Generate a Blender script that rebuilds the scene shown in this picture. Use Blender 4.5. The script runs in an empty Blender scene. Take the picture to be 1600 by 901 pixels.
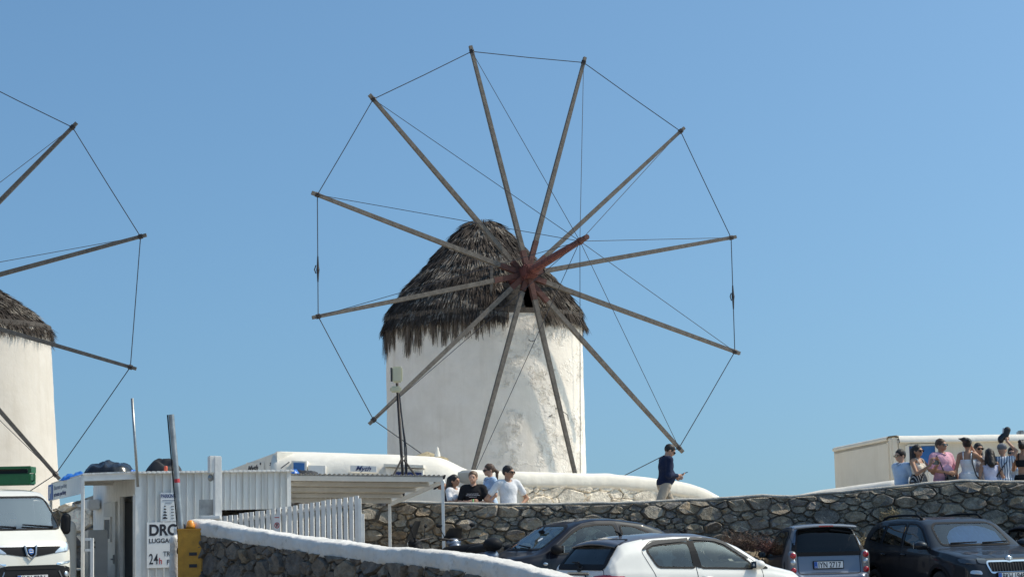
import bpy, bmesh, math, random
import numpy as np
from mathutils import Vector, Matrix, noise
from mathutils.bvhtree import BVHTree
random.seed(7); rng = np.random.default_rng(7)
sc = bpy.context.scene; COL = sc.collection
R_ = math.radians
# ---------------------------------------------------------------- camera, sky, sun, exposure
F = 3100.0; CX, CY = 800.0, 450.5
PITCH, ROLL = math.atan((816-450.5)/F), R_(1.3)
CAMP = Vector((0, 0, 1.67))
_f = Vector((0, math.cos(PITCH), math.sin(PITCH))); _r0 = Vector((1, 0, 0)); _u0 = Vector((0, -math.sin(PITCH), math.cos(PITCH)))
CR = _r0*math.cos(ROLL) - _u0*math.sin(ROLL); CU = _u0*math.cos(ROLL) + _r0*math.sin(ROLL)
cam = bpy.data.cameras.new('camera'); camo = bpy.data.objects.new('camera', cam); COL.objects.link(camo)
cam.sensor_width = 36; cam.lens = F*36/1600; cam.clip_start = 0.1; cam.clip_end = 9000
M = Matrix((( CR.x, CU.x, -_f.x, CAMP.x), (CR.y, CU.y, -_f.y, CAMP.y), (CR.z, CU.z, -_f.z, CAMP.z), (0, 0, 0, 1)))
camo.matrix_world = M; sc.camera = camo
SUN_EL, SUN_A = R_(50), R_(9)          # elevation; angle from +X (right) towards +Y (away)
SUNV = Vector((math.cos(SUN_EL)*math.cos(SUN_A), math.cos(SUN_EL)*math.sin(SUN_A), math.sin(SUN_EL)))
w = bpy.data.worlds.new('World'); sc.world = w; w.use_nodes = True
nt = w.node_tree; bg = nt.nodes['Background']
sky = nt.nodes.new('ShaderNodeTexSky'); sky.sky_type = 'NISHITA'; sky.sun_disc = False
sky.sun_elevation = SUN_EL; sky.sun_rotation = R_(90) - SUN_A
sky.air_density = 1.0; sky.dust_density = 4.0; sky.ozone_density = 4.0; sky.altitude = 300
tcw = nt.nodes.new('ShaderNodeTexCoord'); vadd = nt.nodes.new('ShaderNodeVectorMath'); vadd.operation = 'ADD'; vadd.inputs[1].default_value = (0, 0, .10)
vnm = nt.nodes.new('ShaderNodeVectorMath'); vnm.operation = 'NORMALIZE'; nt.links.new(tcw.outputs['Generated'], vadd.inputs[0]); nt.links.new(vadd.outputs[0], vnm.inputs[0]); nt.links.new(vnm.outputs[0], sky.inputs[0])
tint = nt.nodes.new('ShaderNodeMixRGB'); tint.blend_type = 'MULTIPLY'; tint.inputs[0].default_value = 1; tint.inputs[2].default_value = (.70, .935, .975, 1)
nt.links.new(sky.outputs[0], tint.inputs[1]); nt.links.new(tint.outputs[0], bg.inputs[0]); bg.inputs[1].default_value = 0.128
sl = bpy.data.lights.new('sun', 'SUN'); sl.energy = 2.9; sl.angle = R_(0.53); sl.color = (1.0, 0.875, 0.70)
so = bpy.data.objects.new('sun', sl); COL.objects.link(so)
so.rotation_euler = SUNV.to_track_quat('Z', 'Y').to_euler(); so.location = (20, 5, 40)
sc.view_settings.view_transform = 'Standard'; sc.view_settings.look = 'None'
sc.view_settings.exposure = 0.35; sc.view_settings.gamma = 1.0
sc.render.engine = 'CYCLES'; sc.cycles.use_denoising = True; sc.cycles.max_bounces = 8; sc.cycles.transparent_max_bounces = 16
sc.cycles.use_adaptive_sampling = False
sc.cycles.sample_clamp_indirect = 8
sc.render.film_transparent = False

def W(px, py, d):
    """the world point seen at photo pixel (px, py) whose world Y is d"""
    r = _f + CR*((px-CX)/F) - CU*((py-CY)/F)
    return CAMP + r*(d/r.y)
def WX(px, d, z=1.67):
    """world point at distance d and height z whose photo column is px"""
    p = W(px, 816, d)
    for _ in range(4):
        q = p - CAMP; q.z = z - CAMP.z; q.y = d
        u = q.dot(CR)/q.dot(_f)*F + CX
        p = CAMP + Vector((q.x + (px-u)*d/F, d, q.z))
    return p
def pix(p):
    q = Vector(p) - CAMP; k = F/q.dot(_f)
    return CX + q.dot(CR)*k, CY - q.dot(CU)*k
def sstep(a, b, x):
    t = min(1, max(0, (x-a)/(b-a))); return t*t*(3-2*t)
def lotz(x, y):
    """height of the car park: it ramps up gently to the left"""
    return 0.16*(1-sstep(0.8, 3.0, x)) + 0.44*(1-sstep(-8.5, 1.5, x))
def terz(x, y):
    return 0.97 + 0.36*sstep(-0.6, 2.4, x) + 0.25*sstep(44, 52, y)

# ---------------------------------------------------------------- materials
def mat(name, col, rough=.6, metal=0., var=.0, vs=3., bump=0., bs=25., spec=.5, coat=0., col2=None, isl=0., stretch=None, detail=5.):
    m = bpy.data.materials.new(name); m.use_nodes = True; n = m.node_tree.nodes; L = m.node_tree.links; b = n['Principled BSDF']
    b.inputs['Roughness'].default_value = rough; b.inputs['Metallic'].default_value = metal
    b.inputs['Specular IOR Level'].default_value = spec; b.inputs['Coat Weight'].default_value = coat; b.inputs['Coat Roughness'].default_value = .04
    c = (*col, 1); b.inputs['Base Color'].default_value = c
    m.diffuse_color = c
    tc = n.new('ShaderNodeTexCoord'); vec = tc.outputs['Object']
    if stretch:
        mp = n.new('ShaderNodeMapping'); mp.inputs['Scale'].default_value = stretch; L.new(vec, mp.inputs[0]); vec = mp.outputs[0]
    out = None
    if var or col2:
        nz = n.new('ShaderNodeTexNoise'); nz.inputs['Scale'].default_value = vs; nz.inputs['Detail'].default_value = detail; nz.inputs['Roughness'].default_value = .62; L.new(vec, nz.inputs[0])
        rp = n.new('ShaderNodeValToRGB'); rp.color_ramp.elements[0].position = .33; rp.color_ramp.elements[1].position = .68
        d2 = (*(col2 if col2 else [x*(1-var) for x in col]), 1)
        rp.color_ramp.elements[0].color = d2; rp.color_ramp.elements[1].color = c; L.new(nz.outputs[0], rp.inputs[0]); out = rp.outputs[0]
    if isl:
        g = n.new('ShaderNodeNewGeometry'); hs = n.new('ShaderNodeHueSaturation')
        mr = n.new('ShaderNodeMapRange'); mr.inputs[3].default_value = 1-isl; mr.inputs[4].default_value = 1+isl; L.new(g.outputs['Random Per Island'], mr.inputs[0]); L.new(mr.outputs[0], hs.inputs['Value'])
        if out: L.new(out, hs.inputs['Color'])
        else: hs.inputs['Color'].default_value = c
        out = hs.outputs[0]
    if out: L.new(out, b.inputs['Base Color'])
    if bump:
        nb = n.new('ShaderNodeTexNoise'); nb.inputs['Scale'].default_value = bs; nb.inputs['Detail'].default_value = 4; L.new(vec, nb.inputs[0])
        bp = n.new('ShaderNodeBump'); bp.inputs['Strength'].default_value = 1; bp.inputs['Distance'].default_value = bump; L.new(nb.outputs[0], bp.inputs['Height']); L.new(bp.outputs[0], b.inputs['Normal'])
    return m

def stone_mat(name, cols, rough=.85, lichen=.35, lcol=(.42, .40, .36), bump=.02):
    m = bpy.data.materials.new(name); m.use_nodes = True; n = m.node_tree.nodes; L = m.node_tree.links; b = n['Principled BSDF']
    b.inputs['Roughness'].default_value = rough; b.inputs['Specular IOR Level'].default_value = .35
    g = n.new('ShaderNodeNewGeometry'); rp = n.new('ShaderNodeValToRGB'); e = rp.color_ramp.elements
    rp.color_ramp.interpolation = 'LINEAR'
    while len(e) < len(cols): e.new(.5)
    for i, c in enumerate(cols): e[i].position = i/(len(cols)-1); e[i].color = (*c, 1)
    L.new(g.outputs['Random Per Island'], rp.inputs[0])
    tc = n.new('ShaderNodeTexCoord')
    n1 = n.new('ShaderNodeTexNoise'); n1.inputs['Scale'].default_value = 7; n1.inputs['Detail'].default_value = 7; n1.inputs['Roughness'].default_value = .7; L.new(tc.outputs['Object'], n1.inputs[0])
    r1 = n.new('ShaderNodeValToRGB'); r1.color_ramp.elements[0].position = .3; r1.color_ramp.elements[0].color = (.5, .5, .5, 1); r1.color_ramp.elements[1].position = .75; r1.color_ramp.elements[1].color = (1.75, 1.68, 1.6, 1); L.new(n1.outputs[0], r1.inputs[0])
    mx = n.new('ShaderNodeMixRGB'); mx.blend_type = 'MULTIPLY'; mx.inputs[0].default_value = 1; L.new(rp.outputs[0], mx.inputs[1]); L.new(r1.outputs[0], mx.inputs[2])
    n2 = n.new('ShaderNodeTexNoise'); n2.inputs['Scale'].default_value = 11; n2.inputs['Detail'].default_value = 6; n2.inputs['Roughness'].default_value = .75; L.new(tc.outputs['Object'], n2.inputs[0])
    r2 = n.new('ShaderNodeValToRGB'); r2.color_ramp.elements[0].position = .56; r2.color_ramp.elements[1].position = .68; r2.color_ramp.elements[0].color = (0, 0, 0, 1); r2.color_ramp.elements[1].color = (lichen,)*3 + (1,); L.new(n2.outputs[0], r2.inputs[0])
    mx2 = n.new('ShaderNodeMixRGB'); L.new(r2.outputs[0], mx2.inputs[0]); L.new(mx.outputs[0], mx2.inputs[1]); mx2.inputs[2].default_value = (*lcol, 1)
    L.new(mx2.outputs[0], b.inputs['Base Color'])
    nb = n.new('ShaderNodeTexNoise'); nb.inputs['Scale'].default_value = 16; nb.inputs['Detail'].default_value = 7; nb.inputs['Roughness'].default_value = .65; L.new(tc.outputs['Object'], nb.inputs[0])
    bp = n.new('ShaderNodeBump'); bp.inputs['Strength'].default_value = 1; bp.inputs['Distance'].default_value = bump*3.2; L.new(nb.outputs[0], bp.inputs['Height']); L.new(bp.outputs[0], b.inputs['Normal'])
    return m

def glass_mat(name, tint, refl=.10, rough=.02):
    m = bpy.data.materials.new(name); m.use_nodes = True; n = m.node_tree.nodes; L = m.node_tree.links; n.remove(n['Principled BSDF'])
    o = n['Material Output']; t = n.new('ShaderNodeBsdfTransparent'); t.inputs[0].default_value = (*tint, 1)
    g = n.new('ShaderNodeBsdfGlossy'); g.inputs['Roughness'].default_value = rough; g.inputs[0].default_value = (1, 1, 1, 1)
    fr = n.new('ShaderNodeFresnel'); fr.inputs[0].default_value = 1.5
    ma = n.new('ShaderNodeMath'); ma.operation = 'ADD'; ma.inputs[1].default_value = refl; L.new(fr.outputs[0], ma.inputs[0]); ma.use_clamp = True
    mx = n.new('ShaderNodeMixShader'); L.new(ma.outputs[0], mx.inputs[0]); L.new(t.outputs[0], mx.inputs[1]); L.new(g.outputs[0], mx.inputs[2]); L.new(mx.outputs[0], o.inputs[0])
    return m

def plaster_mat(name, col, flake=None, grime=.18, bump=.012):
    """whitewash over rough render; flake: (x, y) direction on which old coats peel"""
    m = bpy.data.materials.new(name); m.use_nodes = True; n = m.node_tree.nodes; L = m.node_tree.links; b = n['Principled BSDF']
    b.inputs['Roughness'].default_value = .88; b.inputs['Specular IOR Level'].default_value = .2
    tc = n.new('ShaderNodeTexCoord'); v = tc.outputs['Object']
    def nz(s, det=6, r=.6):
        k = n.new('ShaderNodeTexNoise'); k.inputs['Scale'].default_value = s; k.inputs['Detail'].default_value = det; k.inputs['Roughness'].default_value = r; L.new(v, k.inputs[0]); return k.outputs[0]
    def ramp(s, a, c0, p, c1):
        r = n.new('ShaderNodeValToRGB'); r.color_ramp.elements[0].position = a; r.color_ramp.elements[1].position = p; r.color_ramp.elements[0].color = (*c0, 1); r.color_ramp.elements[1].color = (*c1, 1); L.new(s, r.inputs[0]); return r.outputs[0]
    base = ramp(nz(1.3, 8, .65), .3, [c*(1-grime) for c in (col[0], col[1]*.985, col[2]*.96)], .62, col)
    mp = n.new('ShaderNodeMapping'); mp.inputs['Scale'].default_value = (3.2, 3.2, .3); L.new(v, mp.inputs[0]); kk = n.new('ShaderNodeTexNoise'); kk.inputs['Scale'].default_value = 1.4; kk.inputs['Detail'].default_value = 7; kk.inputs['Roughness'].default_value = .65; L.new(mp.outputs[0], kk.inputs[0])
    stk = ramp(kk.outputs[0], .30, (.80, .775, .74), .52, (1, 1, 1)); ms = n.new('ShaderNodeMixRGB'); ms.blend_type = 'MULTIPLY'; ms.inputs[0].default_value = .35; L.new(base, ms.inputs[1]); L.new(stk, ms.inputs[2]); base = ms.outputs[0]
    b1 = n.new('ShaderNodeBump'); b1.inputs['Distance'].default_value = bump; L.new(nz(6, 8, .6), b1.inputs['Height']); last = b1
    if flake:
        sx = n.new('ShaderNodeSeparateXYZ'); L.new(v, sx.inputs[0])
        def mth(op, a, bb):
            k = n.new('ShaderNodeMath'); k.operation = op
            for i, q in enumerate((a, bb)):
                if isinstance(q, (int, float)): k.inputs[i].default_value = q
                else: L.new(q, k.inputs[i])
            return k.outputs[0]
        side = mth('ADD', mth('MULTIPLY', sx.outputs[0], flake[0]), mth('MULTIPLY', sx.outputs[1], flake[1]))
        sm = n.new('ShaderNodeMapRange'); sm.inputs[1].default_value = .1; sm.inputs[2].default_value = 1.0; L.new(side, sm.inputs[0])
        pm = ramp(nz(1.15, 5, .6), .47, (0, 0, 0), .56, (1, 1, 1))
        msk = mth('MULTIPLY', sm.outputs[0], pm)
        fl = ramp(nz(4.5, 8, .7), .52, (0, 0, 0), .6, (1, 1, 1)); fm = mth('MULTIPLY', fl, msk)
        mx = n.new('ShaderNodeMixRGB'); L.new(mth('MULTIPLY', fm, .38), mx.inputs[0]); L.new(base, mx.inputs[1]); mx.inputs[2].default_value = (.64, .59, .50, 1); base = mx.outputs[0]
        b2 = n.new('ShaderNodeBump'); b2.inputs['Distance'].default_value = .04; L.new(mth('MULTIPLY', nz(5, 10, .7), msk), b2.inputs['Height']); L.new(b1.outputs[0], b2.inputs['Normal'])
        b3 = n.new('ShaderNodeBump'); b3.inputs['Distance'].default_value = .016; b3.invert = True; L.new(fm, b3.inputs['Height']); L.new(b2.outputs[0], b3.inputs['Normal']); last = b3
    L.new(base, b.inputs['Base Color']); L.new(last.outputs[0], b.inputs['Normal'])
    return m

def thatch_mat():
    m = mat('thatch', (.10, .081, .067), rough=.9, isl=.5, spec=.15, col2=(.044, .037, .034), vs=1.6); n = m.node_tree.nodes; L = m.node_tree.links; b = n['Principled BSDF']; old = b.inputs['Base Color'].links[0].from_socket
    tc = n.new('ShaderNodeTexCoord'); mp = n.new('ShaderNodeMapping'); mp.inputs['Scale'].default_value = (.9, .9, 2.6); L.new(tc.outputs['Object'], mp.inputs[0])
    k = n.new('ShaderNodeTexNoise'); k.inputs['Scale'].default_value = 1.1; k.inputs['Detail'].default_value = 5; k.inputs['Distortion'].default_value = .8; L.new(mp.outputs[0], k.inputs[0])
    r = n.new('ShaderNodeValToRGB'); r.color_ramp.elements[0].position = .51; r.color_ramp.elements[1].position = .59; r.color_ramp.elements[0].color = (0, 0, 0, 1); r.color_ramp.elements[1].color = (.85, .85, .85, 1); L.new(k.outputs[0], r.inputs[0])
    g = n.new('ShaderNodeNewGeometry'); gt = n.new('ShaderNodeMath'); gt.operation = 'GREATER_THAN'; gt.inputs[1].default_value = .45; L.new(g.outputs['Random Per Island'], gt.inputs[0])
    ml = n.new('ShaderNodeMath'); ml.operation = 'MULTIPLY'; L.new(r.outputs[0], ml.inputs[0]); L.new(gt.outputs[0], ml.inputs[1])
    mx = n.new('ShaderNodeMixRGB'); L.new(ml.outputs[0], mx.inputs[0]); L.new(old, mx.inputs[1]); mx.inputs[2].default_value = (.31, .275, .235, 1); L.new(mx.outputs[0], b.inputs['Base Color']); return m
def cap_mat():
    m = plaster_mat('cap_white', (.74, .72, .69), grime=.22, bump=.035); n = m.node_tree.nodes; L = m.node_tree.links; b = n['Principled BSDF']; old = b.inputs['Base Color'].links[0].from_socket
    tc = n.new('ShaderNodeTexCoord'); k = n.new('ShaderNodeTexNoise'); k.inputs['Scale'].default_value = 5; k.inputs['Detail'].default_value = 9; k.inputs['Roughness'].default_value = .72; L.new(tc.outputs['Object'], k.inputs[0])
    r = n.new('ShaderNodeValToRGB'); r.color_ramp.elements[0].position = .55; r.color_ramp.elements[1].position = .66; r.color_ramp.elements[0].color = (0, 0, 0, 1); r.color_ramp.elements[1].color = (.75, .75, .75, 1); L.new(k.outputs[0], r.inputs[0])
    mx = n.new('ShaderNodeMixRGB'); L.new(r.outputs[0], mx.inputs[0]); L.new(old, mx.inputs[1]); mx.inputs[2].default_value = (.44, .42, .38, 1); L.new(mx.outputs[0], b.inputs['Base Color']); return m
MT = {}
def defm(k, *a, **kw): MT[k] = mat(k, *a, **kw)
MT['mill_plaster'] = plaster_mat('mill_plaster', (.87, .815, .745), flake=(.97, -.1), grime=.13)
MT['mill_plaster_smooth'] = plaster_mat('mill_plaster_smooth', (.66, .615, .56), grime=.08, bump=.008)
MT['whitewash'] = plaster_mat('whitewash', (.83, .785, .70), grime=.10)
MT['cap_white'] = cap_mat()
MT['cream_lit_side'] = plaster_mat('cream_lit_side', (.86, .78, .65), grime=.05)  # lighter than the front cream: the side's brighter light is painted in
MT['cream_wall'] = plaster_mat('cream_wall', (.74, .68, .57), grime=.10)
MT['white_stone'] = stone_mat('white_stone', [(.74, .67, .56), (.80, .74, .63), (.84, .78, .68), (.76, .69, .58)], lichen=.12, lcol=(.45, .40, .33), bump=.012)
MT['wall_stone'] = stone_mat('wall_stone', [(.17, .155, .14), (.27, .25, .22), (.31, .26, .19), (.19, .185, .18), (.13, .118, .105), (.36, .33, .275), (.24, .195, .14), (.19, .185, .185), (.26, .24, .205), (.38, .28, .17)], lichen=.65, lcol=(.55, .52, .47))
MT['dark_stone'] = stone_mat('dark_stone', [(.13, .12, .108), (.19, .17, .145), (.15, .135, .125), (.23, .20, .165), (.18, .15, .125), (.14, .135, .13)], lichen=.3)
MT['brown_stone'] = stone_mat('brown_stone', [(.22, .17, .12), (.30, .24, .17), (.25, .22, .18), (.18, .14, .10)], lichen=.3)
defm('mortar', (.26, .22, .175), rough=.95, var=.4, vs=6, bump=.03, bs=14)
defm('pale_mortar', (.50, .47, .42), rough=.95, var=.3, vs=5, bump=.03, bs=14)
MT['thatch'] = thatch_mat()
defm('thatch_fringe', (.155, .125, .10), rough=.9, isl=.4, spec=.2)
defm('thatch_core', (.03, .025, .022), rough=1)
defm('grey_wood', (.175, .155, .135), rough=.85, var=.45, vs=9, bump=.006, bs=40, stretch=(1, 1, 1))
defm('dark_wood', (.10, .085, .075), rough=.85, var=.4, vs=6, bump=.01, bs=30)
defm('red_wood', (.175, .05, .04), rough=.75, var=.55, vs=8, bump=.008, bs=30)
defm('red_brown', (.13, .055, .045), rough=.8, var=.5, vs=7, bump=.006, bs=30)
defm('rope', (.035, .038, .05), rough=.8)
defm('iron', (.05, .045, .045), rough=.6, metal=.6)
defm('galv', (.42, .43, .43), rough=.42, metal=.75, var=.35, vs=7)
defm('white_paint', (.85, .835, .80), rough=.55, var=.16, vs=5, bump=.003, bs=18)
defm('panel_paint', (.87, .86, .83), rough=.5, col2=(.64, .63, .59), vs=1.6, bump=.004, bs=6, stretch=(5, 5, .5))
defm('door_paint', (.62, .62, .60), rough=.5, var=.18, vs=2.5)
defm('dark_in', (.035, .036, .04), rough=.9)
defm('grey_in', (.16, .17, .18), rough=.8)
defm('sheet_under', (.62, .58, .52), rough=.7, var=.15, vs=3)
defm('sign_white', (.80, .80, .79), rough=.4, var=.06, vs=6)
defm('ink', (.018, .02, .03), rough=.6); defm('ink_red', (.45, .04, .05), rough=.6); defm('ink_grey', (.30, .34, .42), rough=.6)
defm('blue_sign', (.03, .11, .42), rough=.4); defm('navy_ink', (.02, .035, .15), rough=.5)
defm('blue_door', (.03, .15, .42), rough=.5, var=.2, vs=8)
defm('yellow_paint', (.62, .30, .025), rough=.45, var=.3, vs=6, bump=.002, bs=30)
defm('amber', (.75, .28, .02), rough=.2, spec=.7)
defm('black_rubber', (.015, .015, .017), rough=.6, spec=.2); defm('tyre', (.02, .02, .021), rough=.85, bump=.004, bs=60)
defm('black_plastic', (.02, .021, .024), rough=.5, spec=.06); defm('grey_plastic', (.06, .062, .066), rough=.5, spec=.08)
defm('tarp_black', (.012, .013, .016), rough=.22, spec=.6); defm('tarp_blue', (.02, .14, .50), rough=.35)
defm('tarp_dark', (.022, .022, .025), rough=.6, var=.3, vs=5)
defm('can_red', (.55, .10, .05), rough=.35); defm('orange_red', (.55, .11, .06), rough=.7)
defm('green_paint', (.012, .125, .04), rough=.4, var=.25, vs=5); defm('lamp_box', (.62, .59, .42), rough=.5, var=.1)
defm('chrome', (.75, .76, .78), rough=.12, metal=1); defm('alloy', (.42, .43, .45), rough=.3, metal=.9)
defm('seat_cloth', (.05, .053, .06), rough=.9); defm('dash', (.03, .03, .034), rough=.6)
defm('car_white', (.78, .76, .715), spec=.12, rough=.35, coat=1, var=.04); defm('car_black', (.012, .013, .021), spec=.08, rough=.4, coat=.5); defm('car_grey', (.018, .021, .028), spec=.12, rough=.4, coat=.5, var=.1)
defm('car_silver', (.15, .18, .24), rough=.38, metal=.45, coat=1); defm('car_blue', (.03, .04, .07), spec=.12, rough=.35, coat=1); defm('roof_grey', (.10, .10, .115), rough=.4, coat=.6)
defm('tridion', (.20, .215, .24), rough=.4, metal=.4, coat=.6); defm('dark_door', (.032, .033, .038), rough=.35, coat=.6)
defm('van_white', (.76, .74, .67), spec=.12, rough=.35, coat=1, var=.04); defm('tail_red', (.42, .012, .02), rough=.15, coat=1); defm('lamp_dark', (.07, .075, .085), rough=.15, metal=.5, coat=1); defm('lamp_clear', (.55, .58, .62), rough=.12, metal=.6)
defm('plate_white', (.78, .79, .80), rough=.4)
MT['glass'] = glass_mat('glass', (.66, .80, .79), .04); MT['glass_shield'] = glass_mat('glass_shield', (.68, .80, .82), .05); MT['glass_dark'] = glass_mat('glass_dark', (.05, .055, .065), .0); MT['glass_van'] = glass_mat('glass_van', (.76, .81, .86), .20)
defm('asphalt', (.36, .315, .25), rough=.95, var=.3, vs=1.5, bump=.01, bs=60); defm('paving', (.68, .61, .49), rough=.9, var=.25, vs=1.0, bump=.01, bs=20); defm('dry_earth', (.24, .19, .13), rough=1, var=.35, vs=.6, bump=.05, bs=8)
defm('sea_water', (.02, .07, .13), rough=.15, bump=.1, bs=.5)
defm('dry_twig', (.17, .115, .085), rough=.9, isl=.4); defm('dry_red', (.19, .095, .08), rough=.9, isl=.4); defm('dry_grass', (.38, .31, .19), rough=.9, isl=.3)

# ---------------------------------------------------------------- mesh helpers
class MB:
    def __init__(s): s.v = []; s.f = []; s.m = []; s.cm = 0
    def add(s, vs, fs):
        o = len(s.v); s.v += [tuple(x) for x in vs]; s.f += [tuple(i+o for i in f) for f in fs]; s.m += [s.cm]*len(fs); return s
    def hexa(s, p):      # p: 8 points, bottom ring then top ring
        return s.add(p, [(3, 2, 1, 0), (4, 5, 6, 7), (0, 1, 5, 4), (1, 2, 6, 5), (2, 3, 7, 6), (3, 0, 4, 7)])
    def box(s, c, sz, ax=None, bev=0.0):
        ax = ax or (Vector((1, 0, 0)), Vector((0, 1, 0)), Vector((0, 0, 1))); c = Vector(c); hx, hy, hz = [k/2 for k in sz]
        if bev <= 0:
            P = [c + ax[0]*x + ax[1]*y + ax[2]*z for z in (-hz, hz) for x, y in ((-hx, -hy), (hx, -hy), (hx, hy), (-hx, hy))]
            return s.hexa(P)
        bm = bmesh.new(); bmesh.ops.create_cube(bm, size=1); bmesh.ops.scale(bm, vec=sz, verts=bm.verts)
        bmesh.ops.bevel(bm, geom=bm.edges[:], offset=bev, segments=2, affect='EDGES')
        bm.verts.index_update(); vs = [c + ax[0]*v.co.x + ax[1]*v.co.y + ax[2]*v.co.z for v in bm.verts]; fs = [[v.index for v in f.verts] for f in bm.faces]; bm.free()
        return s.add(vs, fs)
    def tube(s, pts, rs, n=8, cap=True, flat=1.0):
        pts = [Vector(p) for p in pts]; rs = rs if isinstance(rs, (list, tuple)) else [rs]*len(pts); vs = []; fs = []; k = len(pts)
        t0 = (pts[-1]-pts[0]).normalized(); ref = Vector((0, 0, 1)) if abs(t0.z) < .9 else Vector((1, 0, 0))
        for i, p in enumerate(pts):
            t = (pts[min(i+1, k-1)]-pts[max(i-1, 0)]).normalized(); a = t.cross(ref)
            if a.length < 1e-4: a = t.cross(Vector((0, 1, 0.1)))
            a.normalize(); b = a.cross(t)
            for j in range(n):
                an = 2*math.pi*j/n + math.pi/n; vs.append(p + a*(math.cos(an)*rs[i]) + b*(math.sin(an)*rs[i]*flat))
        for i in range(k-1):
            for j in range(n): fs.append((i*n+j, i*n+(j+1) % n, (i+1)*n+(j+1) % n, (i+1)*n+j))
        if cap: fs.append(tuple(range(n-1, -1, -1))); fs.append(tuple((k-1)*n+j for j in range(n)))
        return s.add(vs, fs)
    def prism(s, poly, vec):   # poly: 3-D ring, extruded along vec
        n = len(poly); vec = Vector(vec); vs = [Vector(p) for p in poly] + [Vector(p)+vec for p in poly]
        return s.add(vs, [tuple(range(n-1, -1, -1)), tuple(range(n, 2*n))] + [(i, (i+1) % n, n+(i+1) % n, n+i) for i in range(n)])
    def lathe(s, prof, c, ax=Vector((0, 0, 1)), n=32):
        ax = Vector(ax).normalized(); a = ax.orthogonal().normalized(); b = ax.cross(a); c = Vector(c); k = len(prof); vs = []; fs = []
        for r, h in prof:
            for j in range(n):
                t = 2*math.pi*j/n; vs.append(c + ax*h + a*(r*math.cos(t)) + b*(r*math.sin(t)))
        for i in range(k-1):
            for j in range(n): fs.append((i*n+j, i*n+(j+1) % n, (i+1)*n+(j+1) % n, (i+1)*n+j))
        return s.add(vs, fs)
    def ball(s, c, r, n=10, ax=None):
        r = r if isinstance(r, (tuple, list)) else (r, r, r); ax = ax or (Vector((1, 0, 0)), Vector((0, 1, 0)), Vector((0, 0, 1))); c = Vector(c); vs = []; fs = []; k = max(5, n//2+1)
        for i in range(k+1):
            th = math.pi*i/k
            for j in range(n):
                ph = 2*math.pi*j/n; vs.append(c + ax[0]*(r[0]*math.sin(th)*math.cos(ph)) + ax[1]*(r[1]*math.sin(th)*math.sin(ph)) + ax[2]*(r[2]*math.cos(th)))
        for i in range(k):
            for j in range(n): fs.append((i*n+j, (i+1)*n+j, (i+1)*n+(j+1) % n, i*n+(j+1) % n))
        return s.add(vs, fs)
    def grid(s, P):   # P[i][j] points
        a = len(P); b = len(P[0]); return s.add([p for r in P for p in r], [(i*b+j, i*b+j+1, (i+1)*b+j+1, (i+1)*b+j) for i in range(a-1) for j in range(b-1)])

WMAT = {}
def link(o, parent=None):
    COL.objects.link(o)
    if parent is not None: o.parent = parent; WMAT[o] = WMAT[parent]
    return o
def tag(o, label=None, cat=None, group=None, kind=None):
    for k, v in (('label', label), ('category', cat), ('group', group), ('kind', kind)):
        if v: o[k] = v
    return o
def thing(name, label, cat, loc, rz=0., group=None):
    o = bpy.data.objects.new(name, None); o.empty_display_size = .2; COL.objects.link(o)
    o.location = loc; o.rotation_euler = (0, 0, rz); WMAT[o] = Matrix.Translation(Vector(loc)) @ Matrix.Rotation(rz, 4, 'Z')
    return tag(o, label, cat, group)
def obj(name, mb, mats, parent=None, local=False, smooth=False, recalc=True, loc=None, sharp=None):
    """mb in world coordinates unless local; becomes a child of parent (identity local matrix)"""
    me = bpy.data.meshes.new(name); vs = [Vector(v) for v in mb.v]
    if parent is not None and not local: I = WMAT[parent].inverted(); vs = [I @ v for v in vs]
    o = bpy.data.objects.new(name, me)
    if parent is None:
        if loc is None:
            loc = Vector((sum(v.x for v in vs)/len(vs), sum(v.y for v in vs)/len(vs), min(v.z for v in vs)))
        loc = Vector(loc); vs = [v-loc for v in vs]; o.location = loc; WMAT[o] = Matrix.Translation(loc)
    me.from_pydata(vs, [], mb.f)
    for m in (mats if isinstance(mats, (list, tuple)) else [mats]): me.materials.append(MT[m] if isinstance(m, str) else m)
    if any(mb.m): me.polygons.foreach_set('material_index', mb.m)
    if recalc:
        bm = bmesh.new(); bm.from_mesh(me); bmesh.ops.recalc_face_normals(bm, faces=bm.faces); bm.to_mesh(me); bm.free()
    if smooth: me.polygons.foreach_set('use_smooth', [True]*len(me.polygons))
    if sharp is not None:
        me.polygons.foreach_set('use_smooth', [True]*len(me.polygons)); me.set_sharp_from_angle(angle=R_(sharp))
    me.update()
    return link(o, parent)
def text(name, body, o3, right, up, size, m, parent, bold=0., align='LEFT', shear=0., sx=1.0, ext=.0015, fit=None):
    """flat lettering: o3 = baseline start, in world space"""
    cu = bpy.data.curves.new(name, 'FONT'); cu.body = body; cu.size = size; cu.offset = bold; cu.extrude = ext; cu.align_x = align; cu.shear = shear
    cu.materials.append(MT[m]); o = bpy.data.objects.new(name, cu); right = Vector(right).normalized(); up = Vector(up).normalized(); n = right.cross(up)
    mw = Matrix(((right.x*sx, up.x, n.x, o3[0]), (right.y*sx, up.y, n.y, o3[1]), (right.z*sx, up.z, n.z, o3[2]), (0, 0, 0, 1)))
    COL.objects.link(o); dg = bpy.context.evaluated_depsgraph_get(); me = bpy.data.meshes.new_from_object(o.evaluated_get(dg)); bpy.data.objects.remove(o)
    if fit:
        xs_ = [v.co.x for v in me.vertices]; me.transform(Matrix.Translation((-min(xs_), 0, 0))); me.transform(Matrix.Diagonal((fit/(max(xs_)-min(xs_)), 1, 1, 1)))
    me.transform(WMAT[parent].inverted() @ mw); o = bpy.data.objects.new(name, me)
    return link(o, parent)
def fbm(p, s, o=4): return noise.fractal(Vector(p)*s, 1.0, 2.0, o)

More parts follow.
